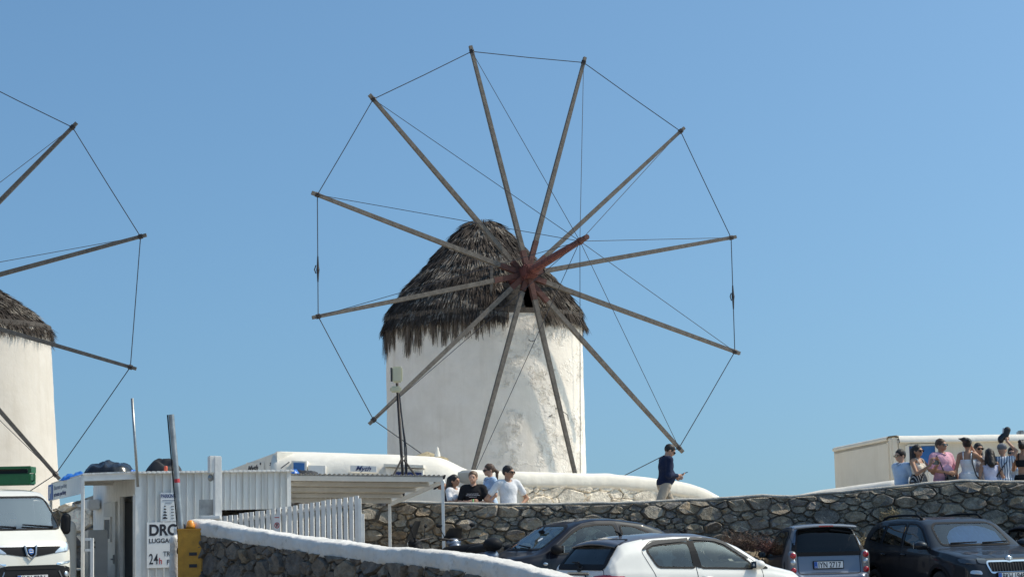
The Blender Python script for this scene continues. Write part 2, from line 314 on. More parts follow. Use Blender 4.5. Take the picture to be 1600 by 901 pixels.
# ---------------------------------------------------------------- smooth-union bodies (signed distances, surface nets)
def sdf_eval(X, pr):
    if pr[0] == 'c':
        _, a, b, ra, rb = pr[:5]; a = np.array(a, float); b = np.array(b, float); ab = b-a; L = max(1e-9, ab.dot(ab))
        t = np.clip(((X-a) @ ab)/L, 0, 1); return np.linalg.norm(X-a-t[..., None]*ab, axis=-1) - (ra+(rb-ra)*t)
    _, c, r, Rm = pr[:4]; q = (X-np.array(c)) @ np.array(Rm); r = np.array(r); k = np.linalg.norm(q/r, axis=-1); k2 = np.linalg.norm(q/(r*r), axis=-1)
    return k*(k-1)/np.maximum(k2, 1e-6)
def sdf_mesh(prims, res=.015, k=.03, cuts=(), halfs=(), kc=.0):
    lo = np.full(3, 1e9); hi = -lo
    for p in prims:
        if p[0] == 'c':
            for q, r in ((p[1], p[3]), (p[2], p[4])): lo = np.minimum(lo, np.array(q)-r); hi = np.maximum(hi, np.array(q)+r)
        else: r = max(p[2]); lo = np.minimum(lo, np.array(p[1])-r); hi = np.maximum(hi, np.array(p[1])+r)
    lo -= 3*res+k*.3; hi += 3*res+k*.3; n = np.ceil((hi-lo)/res).astype(int)+1
    X = np.stack(np.meshgrid(*[lo[i]+res*np.arange(n[i]) for i in range(3)], indexing='ij'), -1)
    D = None
    for p in prims:
        d = sdf_eval(X, p)
        if D is None: D = d
        else: h = np.clip(.5+.5*(D-d)/k, 0, 1); D = D*(1-h)+d*h-k*h*(1-h)
    for p in cuts: D = np.maximum(D, -sdf_eval(X, p))
    for (pt, nr) in halfs: D = np.maximum(D, (X-np.array(pt)) @ np.array(nr))     # keep the side away from nr
    return nets(D, lo, res)
def nets(D, lo, res):
    S = D < 0; nx, ny, nz = D.shape; cs = (nx-1, ny-1, nz-1); cnt = np.zeros(cs, int); acc = np.zeros(cs+(3,))
    corner = [(i, j, k) for i in (0, 1) for j in (0, 1) for k in (0, 1)]
    sl = lambda A, c: A[c[0]:c[0]+cs[0], c[1]:c[1]+cs[1], c[2]:c[2]+cs[2]]
    for a in corner:
        for ax in range(3):
            if a[ax]: continue
            b = list(a); b[ax] = 1; Da, Db = sl(D, a), sl(D, b); m = (Da < 0) != (Db < 0)
            t = np.where(m, Da/np.where(m, Da-Db, 1), 0)
            for q in range(3): acc[..., q] += np.where(m, a[q]+(t if q == ax else 0), 0)
            cnt += m
    act = cnt > 0; idx = np.full(cs, -1); idx[act] = np.arange(act.sum()); I = np.argwhere(act)
    V = lo + res*(I + acc[act]/cnt[act][:, None]); Fs = []
    for ax in range(3):
        u, v = (ax+1) % 3, (ax+2) % 3
        A = [slice(None)]*3; B = [slice(None)]*3; A[ax] = slice(0, -1); B[ax] = slice(1, None)
        ch = S[tuple(A)] != S[tuple(B)]; E = np.argwhere(ch)
        E = E[(E[:, u] > 0) & (E[:, v] > 0) & (E[:, u] < D.shape[u]-1) & (E[:, v] < D.shape[v]-1)]
        if not len(E): continue
        ins = S[tuple(A)][tuple(E.T)]
        def cell(du, dv): c = E.copy(); c[:, u] -= du; c[:, v] -= dv; return idx[tuple(c.T)]
        q = np.stack([cell(1, 1), cell(0, 1), cell(0, 0), cell(1, 0)], 1); q[~ins] = q[~ins][:, ::-1]; Fs.append(q)
    mb = MB(); mb.v = [tuple(v) for v in V.tolist()]; mb.f = [tuple(f) for f in np.concatenate(Fs).tolist()]; mb.m = [0]*len(mb.f); return mb
# ---------------------------------------------------------------- dry-stone facing
def clip_poly(P, n, c):       # keep x.n <= c
    out = []
    for i in range(len(P)):
        a, b = P[i], P[(i+1) % len(P)]; da, db = a @ n - c, b @ n - c
        if da <= 0: out.append(a)
        if (da < 0) != (db < 0) and da != db: out.append(a + (b-a)*(da/(da-db)))
    return out
def stone_cells(L, vlo, vhi, size, aspect=1.6, seed=1, topf=None, small=.5):
    """power-diagram cells on the sheet (u in 0..L, v); a few large stones, many small; returns polygons"""
    r = np.random.default_rng(seed); pts = []; rad = []; tries = 0; area = L*(vhi-vlo)
    grid = {}
    for sc_, n in ((1.8, .045), (1.1, .2), (.74, .55), (.46, 2.6)):
        for _ in range(int(area/(size*size*.5)*n*9)):
            p = np.array([r.uniform(0, L), r.uniform(vlo, vhi)]); rr = size*sc_*.5*r.uniform(.85, 1.15)
            if topf and p[1] > topf(p[0]) - .03: continue
            g = (int(p[0]/size), int(p[1]/size)); ok = True
            for i in range(g[0]-2, g[0]+3):
                for j in range(g[1]-2, g[1]+3):
                    for k in grid.get((i, j), ()):
                        d = (p-pts[k])*np.array([1/aspect, 1.0])
                        if d @ d < ((rr+rad[k])*.88)**2: ok = False; break
                    if not ok: break
                if not ok: break
            if ok: grid.setdefault(g, []).append(len(pts)); pts.append(p); rad.append(rr)
    pts = np.array(pts); rad = np.array(rad); A = np.array([1/aspect, 1.0]); Q = pts*A; out = []
    for i in range(len(pts)):
        d = ((Q-Q[i])**2).sum(1); nb = np.argsort(d)[1:26]
        s = size*3; P = [Q[i]+np.array(k)*s for k in ((-1, -1), (1, -1), (1, 1), (-1, 1))]
        for j in nb:
            n = Q[j]-Q[i]; c = (Q[j] @ Q[j] - Q[i] @ Q[i] + rad[i]**2 - rad[j]**2)/2
            P = clip_poly(P, n, c)
            if len(P) < 3: break
        if len(P) < 3: continue
        P = np.array(P)/A; P[:, 0] = np.clip(P[:, 0], 0, L); P[:, 1] = np.clip(P[:, 1], vlo, vhi)
        if topf: P[:, 1] = np.minimum(P[:, 1], [topf(u) for u in P[:, 0]])
        out.append(P)
    return out
def stone_mb(P, fr, gap, depth, r, tilt=.55):
    """fr(u, v, h) -> world point h metres proud of the wall face"""
    c = P.mean(0); ext = P.max(0)-P.min(0)
    if ext[0] < .04 or ext[1] < .035: return None, 0
    # merge short edges, then cut corners
    Q = [P[0]]
    for p in P[1:]:
        if np.linalg.norm(p-Q[-1]) > .03: Q.append(p)
    if len(Q) < 3: return None, 0
    out = []
    for i in range(len(Q)):
        a, b = Q[i], Q[(i+1) % len(Q)]; k = r.uniform(.07, .2); out += [a+(b-a)*k, a+(b-a)*(1-k)]
    Q = np.array(out); 
    if len(Q) > 12: Q = Q[::2] if len(Q) > 16 else np.delete(Q, [3, 9], 0)
    sc_ = np.maximum(.5, 1-gap/np.maximum(.03, ext/2)); Q = c+(Q-c)*sc_; Q += r.normal(0, .006, Q.shape)
    m = min(ext); h = min(depth, m*.33)*r.uniform(.5, 1.25); tl = r.normal(0, tilt, 2)
    n = len(Q); mb = MB(); vs = [fr(*q, -.09) for q in Q]
    for q in Q: vs.append(fr(*q, -.005+r.uniform(0, .014)))
    ins = c+(Q-c)*r.uniform(.74, .9); off = []
    for q in ins:
        hh = h*(1+np.dot((q-c)/ext, tl)*1.9)+r.normal(0, h*.2); off.append(hh); vs.append(fr(*(q+r.normal(0, .007, 2)), max(.01, hh)))
    vs.append(fr(*(c+r.normal(0, .05, 2)*ext), max(.012, float(np.mean(off))+h*r.uniform(-.12, .28))))
    fs = []
    for a in (0, n):
        for i in range(n): fs.append((a+i, a+(i+1) % n, a+n+(i+1) % n, a+n+i))
    for i in range(n): fs.append((2*n+i, 2*n+(i+1) % n, 3*n))
    mb.add(vs, fs); return mb, ext[0]*ext[1]
def stone_face(parent, cells, fr, matf, gap, depth, seed, limit, seen, name='stone'):
    r = np.random.default_rng(seed); items = []
    for P in cells:
        mb, ar = stone_mb(P, fr, gap, depth, r)
        if mb: items.append((ar if seen(P.mean(0)) else ar*.01, mb, P.mean(0)))
    items.sort(key=lambda t: -t[0]); rest = {}
    for i, (ar, mb, c) in enumerate(items):
        m = matf(c, r)
        if i < limit: obj(name, mb, m, parent, sharp=22)
        else: rest.setdefault(m, MB()).add(mb.v, mb.f)
    for m, mb in rest.items(): tag(obj('small_stones', mb, m, parent, sharp=22), kind='stuff')

class Path:
    """plan polyline with a height along it"""
    def __init__(s, pts):          # pts: (x, y, ztop)
        s.p = [Vector(q) for q in pts]; s.u = [0]
        for a, b in zip(s.p, s.p[1:]): s.u.append(s.u[-1]+math.hypot(b.x-a.x, b.y-a.y))
        s.L = s.u[-1]
    def at(s, u):
        u = min(max(u, 0), s.L); i = 0
        while i < len(s.u)-2 and u > s.u[i+1]: i += 1
        t = (u-s.u[i])/(s.u[i+1]-s.u[i]); a, b = s.p[i], s.p[i+1]; q = a.lerp(b, t); d = (b-a); d.z = 0; d.normalize()
        return q, d, Vector((d.y, -d.x, 0))      # point, direction, outward normal (towards the camera for left-to-right paths)
    def fr(s, u, v, h):
        q, d, n = s.at(u); return Vector((q.x, q.y, v)) + n*h
def core(path, bot, thick, back=.05, drop=.02, step=.4, front=-.018):
    mb = MB(); k = max(2, int(path.L/step)); P = []
    for i in range(k+1):
        q, d, n = path.at(path.L*i/k); z = q.z-drop
        P.append([Vector((q.x, q.y, bot))+n*front, Vector((q.x, q.y, z))+n*front, Vector((q.x, q.y, z))-n*thick, Vector((q.x, q.y, bot))-n*thick, Vector((q.x, q.y, bot))+n*front])
    mb.grid(P); mb.add(P[0][:4], [(0, 1, 2, 3)]); mb.add(P[-1][:4], [(3, 2, 1, 0)]); return mb
def lump_cap(path, prof, step=.12, amp=.02, u0=0, u1=None, seed=0, fine=.0):
    """lumpy plaster coping: prof = [(out, up)] cross-section, outward and relative to the path's top"""
    mb = MB(); u1 = path.L if u1 is None else u1; k = max(2, int((u1-u0)/step)); P = []
    for i in range(k+1):
        q, d, n = path.at(u0+(u1-u0)*i/k); row = []
        for (o, z) in prof:
            p = Vector((q.x, q.y, q.z+z)) + n*o; a = fbm(p+Vector((seed, 0, 0)), 2.2, 3); b = fbm(p+Vector((7, seed, 3)), 6, 2)
            row.append(p + n*(amp*(a+.4*b+fine*fbm(p, 13, 3))) + Vector((0, 0, amp*(.8*fbm(p+Vector((3, 1, seed)), 1.7, 4)+fine*.8*fbm(p+Vector((9, 2, 4)), 11, 3)))))
        P.append(row)
    mb.grid(P); nr = len(prof); b = len(mb.v)-nr; mb.f += [tuple(range(nr)), tuple(b+j for j in range(nr-1, -1, -1))]; mb.m += [0, 0]; return mb

# ---------------------------------------------------------------- retaining wall behind the cars
def zat(px, py, d): return W(px, py, d)
WD = [(330, 775, 37.2), (470, 777, 37.25), (565, 780, 37.3), (640, 782, 37.4), (700, 784, 37.5), (830, 786, 37.7), (960, 784, 37.9), (1077, 779, 38.1), (1131, 777, 38.2), (1194, 772, 38.3), (1241, 773, 38.35),
      (1320, 766, 38.4), (1380, 760, 38.4), (1440, 754, 38.4), (1500, 749, 38.4), (1600, 751, 38.4), (1800, 752, 38.4)]
RW = Path([W(*q) for q in WD])
# ---------------------------------------------------------------- ground, sea
def wally(x):
    P = RW.p
    if x <= P[0].x: return P[0].y
    for a, b in zip(P, P[1:]):
        if x <= b.x: return a.y+(b.y-a.y)*(x-a.x)/(b.x-a.x)
    return P[-1].y
xs = [-400, -120, -60] + [-30+1.0*i for i in range(61)] + [60, 120, 400]
mb = MB(); P = [[Vector((x, y, lotz(x, y)+.012*fbm((x, y, 0), .8))) for x in xs] for y in [-300, -80, -20] + [1.0*i for i in range(-5, 36)]]
P.append([Vector((x, wally(x)+.1, lotz(x, 36))) for x in xs]); mb.grid(P)
tag(obj('car_park', mb, 'asphalt', loc=(0, 0, 0), smooth=True), kind='structure')
def hillz(x, y): return terz(x, y) - .02*max(0, y-66) - (.0012*(y-66)**2 if y > 66 else 0)
mb = MB(); P = [[Vector((x, wally(x)+.3, terz(x, 38))) for x in xs]]
P += [[Vector((x, y, hillz(x, y))) for x in xs] for y in [39.2+.8*i for i in range(30)] + [66, 72, 80, 100, 140]]; mb.grid(P)
tag(obj('terrace_ground', mb, 'paving', loc=(0, 0, 0), smooth=True), kind='structure')
mb = MB(); mb.grid([[Vector((x, y, -7)) for x in (-6000, -600, 600, 6000)] for y in (60, 600, 6000)])
tag(obj('sea', mb, 'sea_water', loc=(0, 0, -7)), kind='structure')
wall = thing('stone_wall', 'long grey dry-stone retaining wall behind the parked cars, people standing above it', 'wall', (RW.p[8].x, RW.p[8].y, 0))
obj('wall_core', core(RW, 0, .55), 'mortar', wall)
obj('coping', lump_cap(RW, [(.0, -.035), (.012, -.012), (-.06, .008), (-.4, .008), (-.56, -.02)], step=.08, amp=.02), 'pale_mortar', wall, smooth=True)
topf = lambda u: RW.at(u)[0].z-.045
cells = stone_cells(RW.L, .30, 2.6, .148, 1.8, seed=5, topf=topf)
def seen(c):
    x, y = pix(RW.fr(c[0], c[1], 0)); return 566 < x < 1605 and y < 850
def wmat(c, r):
    x, y = pix(RW.fr(c[0], c[1], 0))
    if 595 < x < 705 and r.random() < .75: return 'brown_stone'
    return 'wall_stone'
stone_face(wall, cells, RW.fr, wmat, .004, .08, 3, 300, seen)

# ---------------------------------------------------------------- low white-capped wall in front
CW = Path([W(296, 811, 31.2), W(340, 818, 30.5), W(389, 827, 29.8), W(463, 838, 28.8), W(512, 845, 28.1), W(585, 853.5, 27.2), W(640, 857, 26.5), W(721, 867.5, 25.5), W(786, 879, 24.8), W(872, 900.5, 23.9), W(990, 945, 22.6)])
cwall = thing('white_capped_wall', 'low dark stone wall with thick lumpy whitewashed top sloping down beside the barrier', 'wall', (CW.p[5].x, CW.p[5].y, 0))
obj('wall_core', core(CW, -.05, .42, drop=.08), 'mortar', cwall)
obj('white_cap', lump_cap(CW, [(-.02, -.235), (.010, -.225), (.026, -.205), (.032, -.175), (.036, -.14), (.034, -.10), (.03, -.06), (.018, -.025), (-.005, -.006), (-.04, .0), (-.1, .004), (-.2, .003), (-.32, -.003), (-.4, -.03), (-.43, -.12), (-.43, -.25)], step=.035, amp=.026, fine=.55), 'cap_white', cwall, smooth=True)
cells = stone_cells(CW.L, .2, 1.75, .19, 1.3, seed=11, topf=lambda u: CW.at(u)[0].z-.19)
def seenc(c):
    x, y = pix(CW.fr(c[0], c[1], 0)); return 300 < x < 900 and y < 905
stone_face(cwall, cells, CW.fr, lambda c, r: 'dark_stone' if r.random() < .93 else 'brown_stone', .005, .055, 4, 290, seenc)

a = W(274, 815, 31.5); m = sdf_mesh([('c', (a.x, 31.5, .5), (a.x-.01, 31.5, 1.52), .10, .075), ('c', (a.x, 31.55, .5), (a.x+.03, 31.6, 1.68), .09, .065)], .02, .05)
m.v = [tuple(Vector(v)+Vector((1, 1, 1))*.02*fbm(v, 5, 3)) for v in m.v]; obj('end_pillar', m, 'cap_white', cwall, smooth=True)
# ---------------------------------------------------------------- whitewashed terrace wall
TW = Path([W(735, 735, 39.7), W(800, 737.5, 40.2), W(860, 739, 40.7), W(950, 741, 41.5), W(1010, 746, 42), W(1050, 751, 42.3), W(1080, 757, 42.6), W(1105, 765, 42.8), W(1126, 777, 43)])
tw = thing('terrace_wall', 'whitewashed rough stone terrace wall with smooth rounded top, ending behind the man in navy', 'wall', (TW.p[3].x, TW.p[3].y, 1.1))
obj('wall_core', core(TW, 1.0, .5, drop=.03), 'whitewash', tw)
obj('smooth_top', lump_cap(TW, [(.0, -.30), (.05, -.27), (.075, -.20), (.065, -.09), (.03, -.02), (-.05, .02), (-.3, .02), (-.5, -.02), (-.56, -.2)], step=.1, amp=.02), 'whitewash', tw, smooth=True)
cells = stone_cells(TW.L, 1.3, 2.7, .26, 1.35, seed=21, topf=lambda u: TW.at(u)[0].z-.245)
cells = [c for c in cells if pix(TW.fr(c.mean(0)[0], 2, 0))[0] > 812]
stone_face(tw, cells, TW.fr, lambda c, r: 'white_stone', .004, .05, 5, 260, lambda c: True)

# ---------------------------------------------------------------- sloping white ramp wall, right
q = [W(1236, 774, 42.5), W(1280, 765, 42.3), W(1330, 758, 42), W(1398, 749, 41.5)]
RPW = Path([(p.x, p.y, p.z) for p in q])
rw = thing('ramp_wall', 'low pale rounded ramp wall rising to the cream building on the right', 'wall', (q[2].x, q[2].y, 1.2))
obj('ramp_body', core(RPW, 1.0, .4, drop=.1), 'whitewash', rw)
obj('ramp_top', lump_cap(RPW, [(.0, -.5), (.02, -.2), (.0, -.08), (-.12, 0), (-.3, 0), (-.42, -.1), (-.42, -.5)], step=.12, amp=.012), 'whitewash', rw, smooth=True)
# ---------------------------------------------------------------- windmills
def ray_plane(px, py, p0, n):
    r = _f + CR*((px-CX)/F) - CU*((py-CY)/F); t = (p0-CAMP).dot(n)/r.dot(n); return CAMP + r*t
def windmill(label, cx, cy, r0, zb, rimz, prof, hubp, ndir, tippx, bow_len, fringe_len, nblades, seed, opening=True, plaster='mill_plaster', taper=0.):
    """prof: (radius, z) from rim to apex.  hubp: hub pixel and distance.  ndir: axle direction in the view frame"""
    rr = random.Random(seed); hub = W(*hubp); v = (hub-CAMP).normalized(); e1 = (CR-v*CR.dot(v)).normalized(); e2 = (CU-v*CU.dot(v)).normalized()
    n = (e1*ndir[0]+e2*ndir[1]); n = (n - v*math.sqrt(max(0, 1-n.length_squared))).normalized()
    c3 = Vector((cx, cy, 0)); t = thing('windmill', label, 'windmill', (cx, cy, zb), 0, 'thatched windmills on the ridge')
    th0 = math.atan2(hub.y-cy, hub.x-cx)
    # tower
    mb = MB(); NA, NZ = 150, 60; P = []
    for i in range(NZ+1):
        z = zb + (rimz-zb)*i/NZ; row = []
        for j in range(NA+1):
            a = 2*math.pi*(j % NA)/NA; d = Vector((math.cos(a), math.sin(a), 0)); q = c3+d*(r0+taper*(rimz-z))+Vector((0, 0, z))
            row.append(q + d*(.014*fbm(q+Vector((seed, 0, 0)), .55, 2) + .012*fbm(q, 2.5, 4)))
        P.append(row)
    mb.grid(P); obj('tower', mb, plaster, t, smooth=True)
    mb = MB(); mb.lathe([(r0-.10, rimz-.02), (r0+.03, rimz-.02), (r0+.03, rimz+.12), (r0-.1, rimz+.12), (r0-.1, rimz-.02)], c3, n=72); obj('ring_beam', mb, 'dark_wood', t)
    # thatch: core cone, then courses of straw
    prof = [Vector((r, 0, z)) for r, z in prof]; S = [0]
    for a, b in zip(prof, prof[1:]): S.append(S[-1]+(b-a).length)
    def pa(s):
        i = 0
        while i < len(S)-2 and s > S[i+1]: i += 1
        k = max(0, min(1.0, (s-S[i])/(S[i+1]-S[i]))); return prof[i].lerp(prof[i+1], k), (prof[i+1]-prof[i]).normalized()
    def surf(a, s, h=0.):
        p, d = pa(s); d2 = Vector((d.z, 0, -d.x)); 
        if d2.x < 0: d2 = -d2
        q = p + d2*h; return c3 + Vector((math.cos(a)*q.x, math.sin(a)*q.x, q.z))
    inwin = lambda a, z: opening and abs(((a-th0-(.03)+math.pi) % (2*math.pi))-math.pi) < .18 and z < rimz+.85
    roof = MB(); P = [[surf(2*math.pi*j/96, S[-1]*i/24, -.05) for j in range(97)] for i in range(25)]
    for i in range(24):
        for j in range(96):
            a = 2*math.pi*(j+.5)/96
            if inwin(a, P[i][j].z): continue
            roof.add([P[i][j], P[i][j+1], P[i+1][j+1], P[i+1][j]], [(0, 1, 2, 3)])
    ro = obj('thatched_roof', roof, 'thatch_core', t); st = MB(); courses = 10
    def blade(m, p, dn, sd, L, w, lift, nrm, bend=0.):
        a = p; b = p+dn*(L*.55)+nrm*lift*.6; c = p+dn*L+nrm*(lift+bend)
        m.add([a-sd*w*.5, a+sd*w*.5, b+sd*w*.5, b-sd*w*.5, c+sd*w*.16, c-sd*w*.16], [(0, 1, 2, 3), (3, 2, 4, 5)])
    for _ in range(nblades):
        s = S[-1]*(1-math.sqrt(rr.random()))*1.0; a = rr.uniform(0, 2*math.pi)
        p0 = surf(a, s)
        if inwin(a, p0.z-.25): continue
        k = (s/S[-1]*courses+.35*fbm((math.cos(a)*2, math.sin(a)*2, seed), 1.6, 2)) % 1.0     # 0 at the lower edge of a course
        lift0 = (1-k)*.055+.04*fbm((math.cos(a)*6, math.sin(a)*6, s*2.5), 1, 3)
        p = surf(a, s, lift0); dn = (surf(a, max(0, s-.05), lift0)-surf(a, s+.05, lift0)).normalized(); sd = Vector((-math.sin(a), math.cos(a), 0)); nr = dn.cross(sd)
        if nr.dot(Vector((math.cos(a), math.sin(a), .3))) < 0: nr = -nr
        dn = (dn+sd*rr.gauss(0, .12)+nr*rr.gauss(.0, .05)).normalized(); L = rr.uniform(.2, .48); w = rr.uniform(.008, .034)
        blade(st, p, dn, (sd+nr*rr.gauss(0, .35)).normalized(), L, w, rr.uniform(-.03, .05), nr)
    tag(obj('straw', st, 'thatch', ro, recalc=False), kind='stuff')
    # hanging fringe in ragged tufts
    a = 0.; k = 0
    while a < 2*math.pi:
        wa = rr.uniform(.08, .16); mid = a+wa/2; Lf = fringe_len(mid-th0)*rr.choice((.15, .6, .85, 1.0, 1.1, 1.2)); tf = MB()
        if inwin(mid, rimz+.1): Lf = 0.
        nb = int(60*wa/.09*max(.6, Lf/.6)) if Lf > 0 else 0
        for _ in range(nb):
            f = rr.random(); ang = a+wa*f; pk = 1-2.6*(f-.5)**2; r1 = prof[0].x+rr.uniform(-.06, .06)
            p = c3+Vector((math.cos(ang)*(r1-.02), math.sin(ang)*(r1-.02), prof[0].z+rr.uniform(.0, .22))); sd = Vector((-math.sin(ang), math.cos(ang), 0)); out = Vector((math.cos(ang), math.sin(ang), 0))
            blade(tf, p, (Vector((0, 0, -1))+sd*rr.gauss((mid-ang)*.9, .07)+out*rr.gauss(.02, .05)).normalized(), (sd+out*rr.gauss(0, .3)).normalized(), max(.12, .2+Lf*pk*rr.uniform(.85, 1.02)), rr.uniform(.014, .034), 0, out)
        if tf.v: obj('thatch_tuft', tf, 'thatch_fringe', ro, recalc=False)
        a += wa
    # axle, hub, bowsprit
    mb = MB(); sd = n.cross(Vector((0, 0, 1))).normalized(); up = sd.cross(n)
    mb.tube([hub-n*3.6, hub+n*.55], .15, n=8); obj('axle', mb, 'red_wood', t)
    mb = MB(); mb.box(hub+n*.06, (.36, .9, .32), (sd, n, up), bev=.04); mb.tube([hub-n*.34, hub-n*.26], .22, n=12); mb.tube([hub+n*.36, hub+n*.44], .18, n=12)
    for q in range(6): mb.tube([hub+n*(-.3+.14*q)+sd*.15-up*.2, hub+n*(-.3+.14*q)+sd*.15+up*.2], .025, n=6)
    hb = obj('hub', mb, 'red_wood', t)
    tip = hub+n*bow_len; mb = MB(); mb.tube([hub+n*.3, hub+n*bow_len*.6, tip-n*.25], [.12, .10, .07], n=8); bo = obj('bowsprit', mb, 'red_wood', t)
    mb = MB(); mb.tube([tip-n*.42, tip-n*.3], .095, n=10); mb.tube([tip-n*.26, tip+n*.1], [.075, .068], n=10); obj('iron_collar', mb, 'red_brown', bo)
    # twelve spokes
    vis = [ray_plane(px, py, hub, n) for px, py in tippx]; a0 = vis[0]-hub; e = a0.normalized(); g = n.cross(e); R = sum((p-hub).length for p in vis)/len(vis); tips = []
    for q in range(12):
        if q < len(vis): tips.append(vis[q])
        else: an = -R_(30*q); tips.append(hub+(e*math.cos(an)+g*math.sin(an))*R)
    for q, tp in enumerate(tips):
        off = n*(.16-.065*(q % 6)); d = (tp-hub).normalized(); s2 = d.cross(n).normalized(); L = (tp-hub).length; mb = MB()
        def beam(m, a, b, wa, wb):
            P = []
            for s, w_ in ((a, wa), (b, wb)):
                o = hub+off*(1-s/L)+d*s; P += [o-s2*w_-n*w_, o+s2*w_-n*w_, o+s2*w_+n*w_, o-s2*w_+n*w_]
            m.hexa(P)
        bend = rr.gauss(0, .0); beam(mb, .55, L*.55, .062, .054); beam(mb, L*.55, L, .054, .043); sp = obj('spoke', mb, 'grey_wood', t)
        mb = MB(); beam(mb, .0, (.62, .95, .75, .5)[q % 4], .070, .068); obj('painted_butt', mb, 'red_brown', sp)
        mb = MB(); o = hub+d*(L-.16); mb.tube([o-d*.05, o+d*.05], .068, n=8); mb.tube([o-n*.085+s2*.02, o+n*.095+s2*.02], .018, n=6); obj('tip_lashing', mb, 'iron', sp)
    ends = [tp-(tp-hub).normalized()*.16 for tp in tips]
    for q in range(12):
        a, b = ends[q], ends[(q+1) % 12]; mb = MB(); mb.tube([a, a.lerp(b, .5)-Vector((0, 0, .012)), b], .0125, n=5); rp = obj('rim_rope', mb, 'rope', t)
        if q in (3, 9):
            mb = MB(); c = a.lerp(b, .52 if q == 3 else .38); dd = (b-a).normalized(); mb.tube([c-dd*.32, c-dd*.1, c, c+dd*.1, c+dd*.36], [.018, .03, .045, .03, .018], n=7); mb.tube([c-dd*.1+sd*.05, c+sd*.09, c+dd*.12+sd*.05], .016, n=5); obj('turnbuckle', mb, 'iron', rp)
    for q in range(12):
        mb = MB(); mb.tube([tip-n*.36, ends[q]], .0085, n=5); obj('stay_rope', mb, 'rope', t)
    if opening:      # gable opening under the axle: frame, planks
        def at(an, r, z): return c3+Vector((math.cos(th0+an)*r, math.sin(th0+an)*r, z))
        mb = MB(); A = at(-.29, 2.62, rimz+.1); B = at(-.26, 2.3, rimz+1.3); mb.tube([A, B], .055, n=4); C = at(.02, 2.05, rimz+1.5); mb.tube([B-(C-B)*.06, C], .055, n=4); D = at(-.02, 2.75, rimz+.05); mb.tube([D, at(0.0, 2.35, rimz+1.15)], .05, n=4); obj('gable_frame', mb, 'grey_wood', t)
        for q in range(5):
            mb = MB(); z = rimz+.14+.155*q; r1 = 2.56-.06*q; a, b = at(-.27, r1, z), at(.09, r1, z); d = (b-a).normalized(); nn = Vector((d.y, -d.x, 0)); mb.box((a+b)/2+nn*rr.uniform(-.01, .01), ((b-a).length, .03, .145), (d, nn, Vector((0, 0, 1))), bev=.006); obj('plank', mb, 'grey_wood', t)
    return t, hub, n
c = W(761, 735, 56.0); zz = lambda y, d=56.0: W(757, y, d).z
pr = [(2.78, zz(506)), (2.62, zz(484)), (2.28, zz(458)), (1.78, zz(428)), (1.45, zz(408)), (1.16, zz(390)), (.78, zz(369)), (.48, zz(354)), (.24, zz(347)), (.08, zz(344))]
main_mill, mhub, mn = windmill('large windmill with peeling plaster, red axle and all twelve bare spokes in view', c.x, c.y, 2.78, 1.2, zz(503), pr, (822, 428, 53.0), (.363, .221),
    [(735, 72), (914, 90), (1069, 200), (1150, 370), (1156, 552), (1067, 706), (909, 785), (730, 768), (577, 662), (488, 496), (487, 301), (577, 148)], 4.1,
    lambda a: .62+.34*max(0, math.cos(a+1.75)) - .40*max(0, math.cos(a-.55)), 42000, 3)
mb = MB(); a = W(776, 347, 55.6)
for pts in ([(868, 638), (874, 637), (880, 643), (887, 648), (888, 656)], [(858, 650), (863, 648)], [(826, 530), (829, 533), (835, 532)]):
    q = []
    for px, py in pts:
        r = _f + CR*((px-CX)/F) - CU*((py-CY)/F); cx_, cy_ = WMAT[main_mill].translation.x, WMAT[main_mill].translation.y; A_ = r.x**2+r.y**2; B_ = -2*(r.x*cx_+r.y*cy_); C_ = cx_**2+cy_**2-2.785**2; q.append(CAMP+r*((-B_-math.sqrt(B_*B_-4*A_*C_))/(2*A_)))
    mb = MB(); mb.tube(q, .011, n=5); obj('crack', mb, 'dark_wood', main_mill)
c = W(-82, 735, 54.0); zz = lambda y: W(-82, y, 54.0).z
pr = [(2.66, zz(523)), (2.60, zz(514)), (2.12, zz(488)), (1.33, zz(458)), (.95, zz(441)), (.6, zz(422)), (.3, zz(409)), (.08, zz(403))]
windmill('far left windmill with smooth creamy tower, only four spokes in view', c.x, c.y, 2.70, 1.2, zz(518), pr, (-150, 470, 50.6), (-.25, .09),
    [(120, 192), (229, 367), (213, 576), (93, 748)], 4.1, lambda a: .30+.18*math.cos(a*3), 24000, 9, opening=False, plaster='mill_plaster_smooth', taper=.058)
# ---------------------------------------------------------------- kiosk of white corrugated panels
Z3 = Vector((0, 0, 1)); UF = Vector((.94, .342, 0)).normalized(); UB = Vector((-UF.y, UF.x, 0)); NF = -UB
KA = W(213, 737, 34.0); KZ = KA.z; KG = .50
def K(u, b, z): return Vector((KA.x, KA.y, 0)) + UF*u + UB*b + Z3*z
kiosk = thing('parking_kiosk', 'white corrugated metal parking kiosk with open side door and a raised service panel', 'kiosk', K(0, 0, KG))
def corr(u0, u1, z0, z1, pitch, dep, seed):
    mb = MB(); us = []; u = u0; r = random.Random(seed)
    while u < u1-.02:
        for f, h in ((0, 0), (.80, 0), (.86, dep), (.96, dep)):
            q = u+pitch*f
            if q < u1: us.append((q, h))
        u += pitch
    us.append((u1, 0)); P = []
    for i in range(9):
        z = z0+(z1-z0)*i/8; P.append([K(q, -h-.006*fbm((q*3, z*3, seed), 1, 3), z) for q, h in us])
    mb.grid(P); return mb
obj('front_panel', corr(.07, 1.42, KG, KZ-.03, .135, .05, 1), 'panel_paint', kiosk)
obj('service_panel', corr(1.42, 2.64, 2.0, KZ-.03, .11, .045, 4), 'panel_paint', kiosk)
